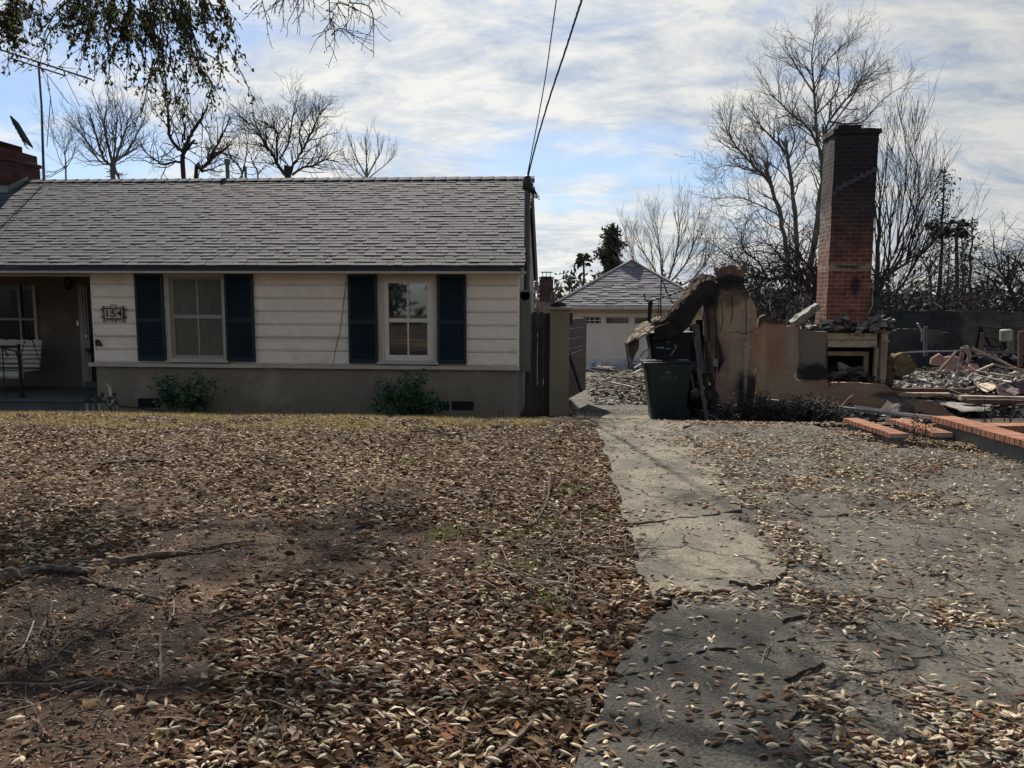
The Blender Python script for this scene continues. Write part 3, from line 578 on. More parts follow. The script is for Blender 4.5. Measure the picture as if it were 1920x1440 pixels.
# chimney at the ridge, left end
bk = brickmat('dark_brick', (0.085, 0.03, 0.024), (0.05, 0.018, 0.016), (0.075, 0.05, 0.045), 0.215, 0.076)
ct = U(60, 262, 15.9).z
xc1 = U(74, 300, 16.95).x
m = M(); m.box(xc1 - 1.5, xc1, 15.9, 16.95, zE + 0.5, U(60, 300, 15.9).z); m.box(xc1 - 1.53, xc1 + 0.03, 15.87, 16.98, U(60, 300, 15.9).z, U(60, 293, 15.9).z)
m.box(xc1 - 1.46, xc1 - 0.03, 15.93, 16.92, U(60, 293, 15.9).z, U(60, 276, 15.9).z); m.box(xc1 - 1.30, xc1 - 0.32, 16.0, 16.85, U(60, 276, 15.9).z, U(60, 258, 15.9).z)
ch = hp(m, 'chimney', bk, bevel=0.006)
m = M(); s0y = 15.86
m.slab([(xc1 + 0.012, s0y, zE + slope * (s0y - YE) - 0.02), (xc1 + 0.012, YR, zR + 0.02), (xc1 + 0.012, YR, zR + 0.11), (xc1 + 0.012, s0y, zE + slope * (s0y - YE) + 0.14)], (0.012, 0, 0))
m.box(xc1 - 0.5, xc1 + 0.024, s0y - 0.012, s0y + 0.01, zE + slope * (s0y - YE) - 0.03, zE + slope * (s0y - YE) + 0.14)
m.build('flashing', mat('lead_flashing', (0.20, 0.22, 0.24), None, 5, 0.5, 0.2, metal=0.4), ch)
# vent pipe on roof
m = M(); p = U(427, 334, 16.9); q = U(427, 308, 16.9); m.cyl((p.x, 16.9, p.z - 0.5), (p.x, 16.9, q.z), 0.045); m.cyl((p.x, 16.9, q.z), (p.x, 16.9, q.z + 0.11), 0.065)
hp(m, 'roof_vent_pipe', mat('green_pipe', (0.10, 0.14, 0.12), None, 5, 0.6))

# ================================================================== THINGS ON AND ROUND THE HOUSE
def spiral(cx, cz, r, a0, turns, y, n=14, sg=1):
    return [(cx + sg * r * (1 - 0.55 * i / n) * math.cos(a0 + turns * 2 * PI * i / n), y, cz + r * (1 - 0.55 * i / n) * math.sin(a0 + turns * 2 * PI * i / n)) for i in range(n + 1)]
# number plaque
cxp = U(213.5, 588, YF - 0.05); sgn = empty('house_number_sign', cxp, 'wrought iron scrollwork house number plaque reading 154 on the cream siding', 'house sign')
px_m = (U(240, 588, YF).x - U(213.5, 588, YF).x) / 26.5
wI, hI = 17.5 * px_m, 8.5 * px_m; y = YF - 0.055
m = M(); e = 1.6 * px_m
m.box(cxp.x - wI - e, cxp.x + wI + e, y - 0.012, y + 0.012, cxp.z + hI, cxp.z + hI + e); m.box(cxp.x - wI - e, cxp.x + wI + e, y - 0.012, y + 0.012, cxp.z - hI - e, cxp.z - hI)
m.box(cxp.x - wI - e, cxp.x - wI, y - 0.012, y + 0.012, cxp.z - hI, cxp.z + hI); m.box(cxp.x + wI, cxp.x + wI + e, y - 0.012, y + 0.012, cxp.z - hI, cxp.z + hI)
m.build('frame', blackm, sgn)
m = M(); rr = 0.0045
for sg in (-1, 1):
    X = lambda v: cxp.x + sg * v * px_m
    for (zx, zz_, r_) in [(3.0, 14.5, 2.6), (18.5, 11.5, 2.2), (22.5, 7.5, 2.3), (21, -6.5, 2.0), (18.5, -13, 2.2), (3, -13.5, 2.2)]:
        m.tube([(cxp.x + sg * (p[0]), y, cxp.z + p[2]) for p in spiral(zx * px_m, zz_ * px_m, r_ * px_m, -1.6, 1.2, y)], rr, 5)
    for pl in ([(3, 12), (6, 11), (12, 12.2), (17, 13.6), (20.5, 12), (20.6, 9.5)], [(20.6, 4), (22.5, -1), (24, -6), (22.5, -9)], [(20.5, -11), (18, -15.4), (12, -13), (5, -10)]):
        m.tube([(X(a), y, cxp.z + b_ * px_m) for a, b_ in pl], rr, 5)
m.build('scrollwork', blackm, sgn)
tilem = mat('number_tile', (0.50, 0.48, 0.38), (0.42, 0.41, 0.33), 20, 0.35)
for k, ch_ in enumerate('154'):
    x0 = cxp.x - wI + (2 * wI / 3) * k; x1 = x0 + 2 * wI / 3 - 0.01
    t_ = M().box(x0 + 0.004, x1, y - 0.002, y + 0.008, cxp.z - hI, cxp.z + hI).build('number_tile', tilem, sgn)
    cu = bpy.data.curves.new('digit', 'FONT'); cu.body = ch_; cu.size = hI * 2.1; cu.extrude = 0.002; cu.align_x = 'CENTER'; cu.align_y = 'CENTER'; cu.offset = 0.004
    ob = bpy.data.objects.new('digit_tmp', cu); COL.objects.link(ob); bpy.context.view_layer.update()
    me = bpy.data.meshes.new_from_object(ob.evaluated_get(bpy.context.evaluated_depsgraph_get())); bpy.data.objects.remove(ob)
    me.transform(Matrix.Translation(((x0 + x1) / 2, y - 0.005, cxp.z)) @ Matrix.Rotation(R_(90), 4, 'X')); me.materials.clear(); me.materials.append(blackm)
    dg = bpy.data.objects.new('digit', me); COL.objects.link(dg); parent(dg, t_)
# black bracket on the corner by the door
p = U(185, 643, YF - 0.04); m = M(); m.tube([(p.x - 0.05, p.y, p.z + 0.05), (p.x + 0.01, p.y - 0.02, p.z + 0.045), (p.x + 0.045, p.y - 0.02, p.z - 0.02), (p.x + 0.05, p.y, p.z - 0.045)], [0.014, 0.022, 0.02, 0.012], 8); m.box(p.x - 0.03, p.x + 0.055, p.y - 0.015, p.y + 0.015, p.z - 0.055, p.z - 0.03); m.box(p.x - 0.055, p.x - 0.025, p.y - 0.02, p.y + 0.015, p.z - 0.05, p.z + 0.055)
tag(m.build('hose_bracket', blackm, bevel=0.003), 'small black metal bracket on the siding corner beside the porch', 'bracket')
# lock box on the door knob
p = U(164.5, 644, YP - 0.09); lb = empty('key_lockbox', (p.x, p.y, p.z - 0.13), 'grey realtor key lockbox hanging from the front door knob', 'lockbox')
m = M(); m.box(p.x - 0.055, p.x + 0.06, p.y - 0.02, p.y + 0.03, p.z - 0.10, p.z + 0.09); m.build('body', mat('grey_plastic', (0.30, 0.31, 0.34), None, 8, 0.5), lb, bevel=0.01)
m = M(); m.box(p.x - 0.055, p.x + 0.05, p.y - 0.024, p.y + 0.03, p.z - 0.19, p.z - 0.102); m.build('keypad', mat('dark_plastic', (0.06, 0.07, 0.09)), lb, bevel=0.01)
m = M(); m.tube([(p.x - 0.03, p.y, p.z + 0.09), (p.x - 0.03, p.y, p.z + 0.14), (p.x, p.y, p.z + 0.165), (p.x + 0.03, p.y, p.z + 0.14), (p.x + 0.03, p.y, p.z + 0.09)], 0.007, 6); m.build('shackle', mat('steel', (0.5, 0.5, 0.5), None, 5, 0.35, metal=1), lb)
# lantern
p = U(128, 530, YP - 0.16); ln = empty('porch_lantern', p, 'black iron wall lantern under the porch ceiling', 'lantern')
m = M(); m.tube([(p.x - 0.1, YP - 0.005, p.z + 0.02), (p.x - 0.1, YP - 0.1, p.z + 0.08), (p.x - 0.02, YP - 0.16, p.z + 0.12), (p.x, YP - 0.16, p.z + 0.09)], 0.01, 6); m.box(p.x - 0.12, p.x - 0.08, YP - 0.02, YP - 0.001, p.z - 0.06, p.z + 0.1); m.build('bracket', blackm, ln)
m = M(); m.tube([(p.x, p.y, p.z + 0.1), (p.x, p.y, p.z + 0.06), (p.x, p.y, p.z + 0.04), (p.x, p.y, p.z - 0.09), (p.x, p.y, p.z - 0.12), (p.x, p.y, p.z - 0.15)], [0.01, 0.09, 0.07, 0.055, 0.06, 0.01], 6); m.build('lamp_head', mat('lantern_blue', (0.01, 0.012, 0.03), None, 5, 0.3), ln)
# doorbell
p = U(146, 606, YP - 0.01); m = M(); m.box(p.x - 0.02, p.x + 0.02, YP - 0.02, YP - 0.002, p.z - 0.05, p.z + 0.05); m.cyl((p.x, YP - 0.02, p.z + 0.02), (p.x, YP - 0.026, p.z + 0.02), 0.012); tag(m.build('doorbell', mat('brass', (0.6, 0.55, 0.45)), bevel=0.004), 'small pale doorbell plate beside the front door frame', 'doorbell')
# porch swing
swm = mat('swing_white', (0.50, 0.47, 0.42), (0.42, 0.40, 0.36), 3, 0.6, 0.2, 30)
p = U(57, 640, 14.0); xr1 = U(57, 640, 14.0).x; xr0 = xr1 - 1.25; zseat = U(50, 695, 14.0).z; ztop = U(50, 640, 14.0).z
sw = empty('porch_swing', ((xr0 + xr1) / 2, 14.0, zseat - 0.1), 'white slatted porch swing hanging on chains under the porch roof', 'swing')
m = M(); z = zseat + 0.05
while z < ztop - 0.05: m.box(xr0, xr1, 14.2 + (z - zseat) * 0.22, 14.22 + (z - zseat) * 0.22, z, z + 0.065); z += 0.085
sc_ = [(xr0 + (xr1 - xr0) * i / 40, ) for i in range(41)]
tp = [(x[0], 14.2 + (ztop - zseat) * 0.22, ztop + 0.02 * abs(math.sin(PI * (x[0] - xr0) / ((xr1 - xr0) / 5))) + 0.0) for x in sc_]
m.slab([(xr0, 14.2 + (ztop - zseat) * 0.22, ztop - 0.05)] + tp + [(xr1, 14.2 + (ztop - zseat) * 0.22, ztop - 0.05)], (0, 0.02, 0)); m.build('backrest', swm, sw)
m = M()
for i in range(5): m.box(xr0, xr1, 13.72 + i * 0.1, 13.8 + i * 0.1, zseat - 0.01, zseat + 0.015)
m.box(xr0, xr1, 13.68, 13.71, zseat - 0.12, zseat + 0.01); m.build('seat', swm, sw)
for xx in (xr0, xr1):
    m = M(); m.box(xx - 0.04, xx + 0.04, 13.65, 14.25, zseat + 0.22, zseat + 0.25); m.box(xx - 0.02, xx + 0.02, 13.68, 13.73, zseat - 0.12, zseat + 0.22); m.build('armrest', swm, sw)
    m = M(); zc = zE - 0.14
    for a in ((xx, 13.7, zseat + 0.25), (xx, 14.2, zseat + 0.25)):
        t0 = Vector(a); t1 = Vector((xx, 13.95, zseat + 0.85)); nn = 14
        for i in range(nn): m.tube([t0.lerp(t1, i / nn), t0.lerp(t1, (i + 0.8) / nn)], 0.012 if i % 2 else 0.007, 5)
    t0 = Vector((xx, 13.95, zseat + 0.85)); t1 = Vector((xx, 13.95, zc)); nn = 36
    for i in range(nn): m.tube([t0.lerp(t1, i / nn), t0.lerp(t1, (i + 0.8) / nn)], 0.012 if i % 2 else 0.007, 5)
    m.build('chain', blackm, sw)
# porch railing
xp = U(36, 700, YF + 0.12).x; zt_ = U(33, 648, YF + 0.12).z; yr_ = YF + 0.15
rl = empty('porch_railing', (xp, yr_, zfl), 'black iron porch railing and newel post at the porch edge', 'railing')
m = M(); m.tube([(xp + 0.01, yr_, zfl), (xp + 0.01, yr_, zfl + 0.04), (xp, yr_, zfl + 0.05), (xp, yr_, zt_)], [0.06, 0.05, 0.028, 0.028], 8); m.tube([(xp, yr_, zt_), (xp, yr_, zt_ + 0.03)], [0.04, 0.02], 8); m.build('post', blackm, rl)
m = M(); m.tube([(xp, yr_, zt_ - 0.03), (xp - 2.5, yr_, zt_ - 0.03)], 0.02, 6)
for zq in (0.62, 0.5, 0.38, 0.26): m.tube([(xp, yr_, zfl + zq), (xp - 2.5, yr_, zfl + zq)], 0.008, 5)
for k in range(1, 7): m.tube([(xp - k * 0.32, yr_, zfl + 0.05), (xp - k * 0.32, yr_, zt_ - 0.03)], 0.011, 5)
m.tube([(xp - 0.2, yr_ - 0.02, zt_ - 0.2), (xp - 0.28, yr_ - 0.02, zt_ - 0.05), (xp - 0.05, yr_ - 0.02, zt_ - 0.1), (xp, yr_ - 0.02, zt_ - 0.25)], 0.018, 6); m.build('rails', blackm, rl)
# irrigation valves and hose bib
pvc = mat('pvc_grey', (0.36, 0.37, 0.36), (0.28, 0.29, 0.28), 6, 0.5); pgn = mat('valve_green', (0.03, 0.05, 0.055), None, 6, 0.5)
for (px, lab) in ((164, 'leftmost grey irrigation valve pipe standing before the porch'), (187, 'middle grey irrigation valve pipe at the wall corner'), (209, 'rightmost grey irrigation valve pipe with a hose, before the taupe wall')):
    b0 = U(px, 773, 12.55); v = empty('irrigation_valve', (b0.x, 12.55, g1(b0.x, 12.55)), lab, 'irrigation valve', 'irrigation valves by the porch corner'); g0 = v.location.z
    m = M(); m.cyl((b0.x, 12.55, g0 - 0.05), (b0.x, 12.55, U(px, 757, 12.55).z), 0.024, 10); m.cyl((b0.x + 0.07, 12.62, g0 - 0.05), (b0.x + 0.07, 12.62, U(px, 755, 12.55).z), 0.02, 10); m.cyl((b0.x, 12.55, U(px, 760, 12.55).z), (b0.x, 12.55, U(px, 756, 12.55).z), 0.032, 10); m.build('pipe', pvc, v)
    m = M(); zc = U(px, 756, 12.55).z; m.tube([(b0.x, 12.55, zc), (b0.x, 12.55, zc + 0.06), (b0.x, 12.55, zc + 0.065), (b0.x, 12.55, zc + 0.1), (b0.x, 12.55, zc + 0.12)], [0.036, 0.036, 0.042, 0.042, 0.02], 10); m.tube([(b0.x, 12.55, zc + 0.03), (b0.x + 0.08, 12.6, zc + 0.03), (b0.x + 0.07, 12.62, zc - 0.02)], 0.018, 6); m.tube([(b0.x + 0.03, 12.6, zc + 0.1), (b0.x + 0.035, 12.6, zc + 0.18)], [0.02, 0.03], 6); m.build('valve', pgn, v)
a = [U(213, 776, 12.5), U(206, 765, 12.45), U(214, 755, 12.4), U(226, 762, 12.4), U(262, 765, 12.45), U(300, 770, 12.4), U(320, 776, 12.3)]
tag(M().tube(a, 0.013, 7).build('garden_hose', blackm, smooth=True), 'black garden hose snaking along the bed below the left window', 'hose')
a = [U(199, 718, 12.7), U(205, 726, 12.7), U(209, 742, 12.6), U(212, 760, 12.5)]
tag(M().tube(a, [0.01, 0.03, 0.035, 0.02], 7).build('pale_stake', mat('pale_bark', (0.45, 0.42, 0.36), (0.3, 0.28, 0.24), 12)), 'pale upright stick beside the rightmost irrigation valve', 'stick')
# cable running down the siding
a = [U(649, 528, YF - 0.035), U(645, 560, YF - 0.035), U(638, 620, YF - 0.035), U(630, 650, YF - 0.035), U(624, 688, YF - 0.1)]
tag(M().tube(a, 0.0055, 5).build('loose_wire', mat('wire_green', (0.10, 0.11, 0.07))), 'thin loose wire hanging down the siding left of the right window', 'wire')
# TV aerial
mt = mat('aerial_metal', (0.06, 0.07, 0.09), None, 6, 0.5, metal=0.5)
ae = empty('television_antenna', U(80, 335, 16.3), 'tall television antenna on a mast beside the left brick chimney', 'antenna')
ya = 16.3
m = M(); m.tube([U(83, 338, ya), U(78, 200, ya), U(72, 118, ya)], 0.022, 8); m.tube([U(80, 335, ya + .1), U(74, 120, ya + .1)], 0.006, 5); m.build('mast', mt, ae)
m = M(); m.tube([U(-30, 81, ya), U(0, 93, ya), U(172, 149, ya)], 0.02, 7); m.tube([U(20, 109, ya), U(122, 142, ya)], 0.017, 7)
for (a, b_) in (((24, 103), (22, 110)), ((120, 134), (122, 142)), ((72, 118), (73, 126))): m.tube([U(*a, ya), U(*b_, ya)], 0.015, 6)
m.build('boom', mt, ae)
for (a, b_, dy) in [((3, 118), (55, 82), 1.2), ((28, 134), (88, 87), 1.5), ((66, 130), (91, 112), 0.8), ((93, 139), (121, 121), 0.9), ((112, 148), (130, 138), 0.6), ((82, 131), (128, 193), -0.8), ((122, 142), (150, 200), -0.8), ((88, 140), (102, 233), -0.3), ((95, 180), (88, 276), 0.2), ((116, 129), (160, 157), 0.7), ((108, 125), (141, 129), 0.9)]:
    M().tube([U(*a, ya - dy / 2), U(*b_, ya + dy / 2)], 0.008, 5).build('element', mt, ae)
# panel leaning on the chimney
q = [U(19, 218, 16.1), U(45, 265, 16.1), U(61, 277, 16.9), U(34, 232, 16.9)]
sp = empty('tilted_panel', U(45, 270, 16.4), 'black framed screen panel leaning on top of the left brick chimney', 'panel')
m = M(); m.slab(q, (0.02, 0.0, 0.015)); m.build('panel', mat('panel_black', (0.010, 0.015, 0.018), None, 5, 0.95, spec=0.0), sp)
m = M()
for i in range(4): m.tube([q[i], q[(i + 1) % 4]], 0.012, 5)
for k in range(6):
    b_ = q[0].lerp(q[1], (k + .3) / 6.0); m.tube([b_, b_ + Vector((-0.03, 0.1, -0.12)), b_ + Vector((0.02, 0.15, -0.2))], 0.012, 4)
m.build('frame', blackm, sp)
# service mast, meter box
gy = mat('grey_conduit', (0.085, 0.095, 0.10), (0.06, 0.068, 0.075), 5, 0.5, metal=0.3)
ym = 13.3; xm_ = XR + 0.12
ms_ = empty('service_mast', (xm_, ym, -0.42), 'grey electric service mast and meter cabinet on the right corner of the house', 'electric mast')
zt_ = U(972, 350, ym).z
m = M(); m.cyl((xm_, ym, U(970, 560, ym).z), (xm_, ym, zt_), 0.052, 14); m.cyl((xm_, ym, U(970, 497, ym).z), (xm_, ym, U(970, 480, ym).z), 0.062, 14); m.build('conduit', gy, ms_, smooth=False)
m = M(); m.tube([(xm_, ym, zt_ - 0.05), (xm_, ym, zt_ + 0.08), (xm_, ym - 0.0, zt_ + 0.16), (xm_, ym, zt_ + 0.2)], [0.085, 0.085, 0.065, 0.02], 12); m.cyl((xm_, ym, zt_), (xm_ + 0.1, ym - 0.08, zt_ - 0.07), 0.05); m.build('weatherhead', mat('dark_cap', (0.02, 0.03, 0.035), None, 6, 0.5), ms_, smooth=True)
m = M(); rs = np.random.RandomState(5)
for k in range(9):
    a = Vector((xm_ + 0.05, ym - 0.06, zt_ - 0.03)); pts = [a]
    for j in range(4): pts.append(pts[-1] + Vector((rs.uniform(-0.02, 0.07), rs.uniform(-0.03, 0.03), rs.uniform(-0.1, 0.03))))
    m.tube(pts, 0.008, 5)
for (a, b_) in (((988, 362), (1000, 345)), ((990, 355), (1004, 360)), ((985, 358), (1003, 349))): m.tube([U(*a, ym), U(*b_, ym)], 0.009, 5)
m.build('wire_splices', blackm, ms_)
p0 = U(966, 697, 13.08); p1 = U(984, 540, 13.08)
m = M(); m.box(XR + 0.002, XR + 0.19, 13.1, 13.62, p0.z, p1.z - 0.06); m.tube([(XR + 0.1, 13.1, p1.z - 0.13), (XR + 0.1, 13.62, p1.z - 0.13)], 0.098, 12); m.build('meter_cabinet', mat('green_grey_box', (0.13, 0.135, 0.12), (0.10, 0.105, 0.095), 3, 0.6, 0.1), ms_, bevel=0.01)
# overhead cables
w1 = [U(990, 331, 13.2), U(1005, 270, 12.6), U(1030, 185, 11.5), U(1060, 95, 10.2), U(1076, 45, 9.3), U(1090, 2, 8.5)]
e_ = w1[-1] - w1[-2]; w1 += [w1[-1] + e_ * 1.2, w1[-1] + e_ * 4 + Vector((0, 0, 0.6))]
def smoothline(pts, n=10):
    o = []
    for i in range(len(pts) - 1):
        p0 = pts[max(i - 1, 0)]; p1 = pts[i]; p2 = pts[i + 1]; p3 = pts[min(i + 2, len(pts) - 1)]
        for k in range(n):
            t = k / n; o.append(0.5 * ((2 * p1) + (-p0 + p2) * t + (2 * p0 - 5 * p1 + 4 * p2 - p3) * t * t + (-p0 + 3 * p1 - 3 * p2 + p3) * t ** 3))
    o.append(pts[-1]); return o
sm = smoothline(w1, 16); m = M()
for ph in (0, 2.09, 4.19):
    m.tube([p + Vector((math.cos(i * 0.45 + ph), 0, math.sin(i * 0.45 + ph))) * 0.007 for i, p in enumerate(sm)], 0.0075, 5)
tag(m.build('power_cable', blackm, smooth=True), 'thick twisted black power cable running up from the service mast', 'cable')
w2 = [U(988, 333, 13.2), U(1000, 270, 12.8), U(1022, 150, 12.0), U(1043, 2, 10.8)]; e_ = w2[-1] - w2[-2]; w2.append(w2[-1] + e_ * 3)
tag(M().tube(smoothline(w2, 8), 0.009, 5).build('phone_cable', blackm), 'thin straight phone cable left of the thick power cable', 'cable')
# ================================================================== FENCE, PILLAR, GATE, GARAGE
fw = mat('weathered_fence', (0.115, 0.095, 0.088), (0.07, 0.058, 0.055), 3, 0.9, 0.6, 20, stretch=(6, 6, 0.8), c3=(0.10, 0.09, 0.08), c3amt=0.25)
fx0, fx1 = U(984, 680, 13.8).x, U(1031, 680, 13.8).x
fn = empty('wooden_fence', ((fx0 + fx1) / 2, 13.8, g1(0, 13.8)), 'dark weathered wooden fence between the house corner and the stucco pillar', 'fence')
rs = np.random.RandomState(11); nbd = 4
for i in range(nbd):
    a = fx0 + (fx1 - fx0) * i / nbd; b = fx0 + (fx1 - fx0) * (i + 1) / nbd - 0.004; zt_ = U(1000, 585, 13.8).z + rs.uniform(-0.02, 0.02); c = 0.025
    m = M(); m.slab([(a, 13.8 + rs.uniform(-.006, .006), -0.6), (b, 13.8, -0.6), (b, 13.8, zt_ - c), (b - c, 13.8, zt_), (a + c, 13.8, zt_), (a, 13.8, zt_ - c)], (0, 0.02, 0))
    rough(m.build('board', fw, fn), 4, 0.006, 0.4, 0.004, 0.06)
for z in (0.0, 1.1): M().box(fx0, fx1 + 0.01, 13.83, 13.88, z - 0.045, z + 0.045).build('rail', fw, fn)
yp = 13.45; pw = (U(1030.5, 680, yp).x, U(1067, 680, yp).x)
pst = mat('pillar_stucco', (0.235, 0.20, 0.145), (0.19, 0.16, 0.115), 1.2, 0.95, 0.6, 60, fine=0.12)
pl = empty('gate_pillar', ((pw[0] + pw[1]) / 2, yp + 0.18, g1(0.1, yp)), 'square tan stucco gate pillar with flat concrete cap', 'pillar')
M().box(pw[0], pw[1], yp, yp + 0.36, -0.7, U(1050, 581, yp).z).build('shaft', pst, pl, bevel=0.006)
M().box(pw[0] - 0.045, pw[1] + 0.045, yp - 0.045, yp + 0.405, U(1050, 581, yp).z, U(1050, 575.5, yp).z).build('cap', mat('pillar_cap', (0.30, 0.26, 0.22), (0.22, 0.19, 0.16), 4, 0.9, 0.3), pl, bevel=0.006)
p = U(1067, 597, yp); M().box(pw[1] + 0.001, pw[1] + 0.055, yp + 0.05, yp + 0.2, U(1067, 610, yp).z, U(1067, 587, yp).z).build('junction_box', mat('box_navy', (0.01, 0.015, 0.025), None, 5, 0.5), pl, bevel=0.006)
m = M(); cpz = U(1050, 575.5, yp).z; pp = U(1047, 570, yp + 0.2); m.tube([(pp.x - 0.13, pp.y, cpz + 0.02), (pp.x, pp.y, cpz + 0.05), (pp.x + 0.14, pp.y, cpz + 0.035)], [0.02, 0.06, 0.03], 8); m.tube([(pp.x - 0.08, pp.y, cpz), (pp.x - 0.08, pp.y, cpz + 0.03)], 0.04, 8)
tag(m.build('melted_lamp', mat('melt_black', (0.012, 0.014, 0.018), None, 5, 0.6)), 'small black melted lamp lying on the pillar cap', 'lamp')
pipe = mat('bare_conduit', (0.32, 0.33, 0.33), (0.2, 0.2, 0.2), 12, 0.4, metal=0.7)
for (dx, r, lab) in ((0, 0.022, 'bent grey conduit rising behind the pillar, taller outer one'), (5, 0.02, 'bent grey conduit rising behind the pillar, shorter inner one')):
    a = [U(1034 + dx, 640, 14.1), U(1034 + dx, 552, 14.1), U(1036 + dx, 545 + dx * .4, 14.1), U(1041 + dx * .8, 540 + dx * .5, 14.1), U(1055, 538.5 + dx * 0.3, 14.1)]
    tag(M().tube(a, r, 8).build('bent_conduit', pipe, smooth=True), lab, 'conduit')
gm = mat('gate_wood', (0.15, 0.105, 0.095), (0.10, 0.07, 0.064), 3, 0.85, 0.5, 24, stretch=(3, 3, 10), fine=0.2)
gt_ = empty('wooden_gate', (pw[1] + 0.03, 13.9, g1(0.3, 13.9)), 'reddish brown wooden driveway gate standing open behind the pillar', 'gate')
A = U(1064, 600, 13.95); A.z = 0; yb_ = 15.5; B = U(1098, 600, yb_); B.z = 0
gz0, gz1 = U(1064, 748, 13.95).z, U(1064, 598, 13.95).z
dr = (B - A); off = dr.cross(Vector((0, 0, 1))).normalized() * 0.025
ng = 8
for i in range(ng):
    z0 = gz0 + (gz1 - gz0) * i / ng; z1 = gz0 + (gz1 - gz0) * (i + 1) / ng - 0.008
    P = [A + Vector((0, 0, z0)), B + Vector((0, 0, z0 - .0)), B + Vector((0, 0, z1)), A + Vector((0, 0, z1))]
    rough(M().slab(P, off).build('board', gm, gt_), 3, 0.005, 0.3)
for t in (0.0, 0.985): q = A + dr * t; M().obox(q + Vector((0, 0, (gz0 + gz1) / 2)) - off * 0.6, dr.normalized() * 0.025, off * 0.9, (0, 0, (gz1 - gz0) / 2 + 0.02)).build('stile', blackm, gt_)
tag(M().tube([U(1062, 650, 13.7), U(1090, 735, 13.75)], 0.028, 6).build('leaning_bar', mat('char_bar', (0.02, 0.018, 0.022), None, 5, 0.8)), 'dark charred bar leaning against the open wooden gate', 'bar')
tag(M().tube([U(1070, 664, 13.9), U(1091, 655, 14.6)], 0.009, 5).build('gate_rod', pipe), 'thin pale metal rod across the open wooden gate', 'rod')

# garage
YG = 29.0
ga = empty('garage', (U(1183, 600, YG).x, YG, g1(3, YG)), 'cream detached garage with grey hipped shingle roof at the end of the driveway', 'garage')
gx0, gx1 = U(1052, 600, YG).x, U(1316, 600, YG).x
gwall = mat('garage_wall', (0.60, 0.50, 0.36), (0.53, 0.44, 0.32), 2, 0.8, 0.2, 30)
gdoor = mat('garage_door_paint', (0.68, 0.63, 0.55), (0.63, 0.58, 0.50), 2, 0.6, 0.05, 30, fine=0.04)
zge = U(1183, 573, YG - 0.5).z; gb = g1(3, YG) - 0.2
dx0, dx1 = U(1086, 600, YG).x, U(1300, 600, YG).x; zdt = U(1183, 593, YG).z
m = M(); m.box(gx0, dx0, YG, YG + 0.15, gb, zge); m.box(dx1, gx1, YG, YG + 0.15, gb, zge); m.box(dx0, dx1, YG, YG + 0.15, zdt, zge); m.box(gx0, gx0 + .15, YG + 0.15, YG + 6, gb, zge); m.box(gx1 - .15, gx1, YG + 0.15, YG + 6, gb, zge); m.box(gx0 + .15, gx1 - .15, YG + 5.9, YG + 6, gb, zge)
m.build('wall', gwall, ga)
m = M(); m.box(dx0 - 0.1, dx0 + 0.02, YG - 0.02, YG - 0.002, gb, zdt + 0.1); m.box(dx0 + .02, dx1, YG - 0.02, YG - 0.002, zdt, zdt + 0.1); m.build('door_trim', gdoor, ga)
m = M(); m.box(dx0, dx1, YG + 0.06, YG + 0.09, gb, zdt); wd = (U(1148, 600, YG).x - U(1095, 600, YG).x); x = U(1092, 600, YG).x
rows = [(612, 632), (636, 656), (660, 676), (678, 694)]
cols = [(1092, 1127), (1136, 1179), (1189, 1232), (1242, 1286)]
for (a, b_) in cols:
    X0, X1 = U(a, 620, YG).x, U(b_, 620, YG).x
    for (t, bo) in rows:
        z1, z0 = U(1183, t + 1, YG).z, U(1183, bo - 2, YG).z
        for q in ((X0, X1, z1 - 0.035, z1), (X0, X1, z0, z0 + 0.035), (X0, X0 + 0.035, z0 + .035, z1 - .035), (X1 - 0.035, X1, z0 + .035, z1 - .035)): m.box(q[0], q[1], YG + 0.045, YG + 0.061, q[2], q[3])
for t in (609, 634, 658, 677): z = U(1183, t, YG).z; m.box(dx0, dx1, YG + 0.05, YG + 0.0602, z, z + 0.012)
gd = m.build('door', gdoor, ga)
for (a, b_) in cols:
    X0, X1 = U(a + 1, 600, YG).x, U(b_, 600, YG).x; z1, z0 = U(1183, 595.5, YG).z, U(1183, 606.5, YG).z
    M().box(X0, X1, YG + 0.05, YG + 0.058, z0, z1).build('window', mat('garage_glass', (0.02, 0.028, 0.05), (0.012, 0.018, 0.035), 1, 0.1, fine=0, spec=0.9), gd)
X0, X1 = U(1096, 600, YG).x, U(1125, 600, YG).x; z1, z0 = U(1183, 595.5, YG).z, U(1183, 606.5, YG).z
m = M(); m.box(X0, X1, YG + 0.04, YG + 0.048, (z0 + z1) / 2 - .012, (z0 + z1) / 2 + .012)
for k in (0, 1, 2, 3): q = X0 + (X1 - X0) * k / 3; m.box(q - 0.012, q + 0.012, YG + 0.041, YG + 0.0495, z0, z1)
m.build('window_grille', gdoor, gd)
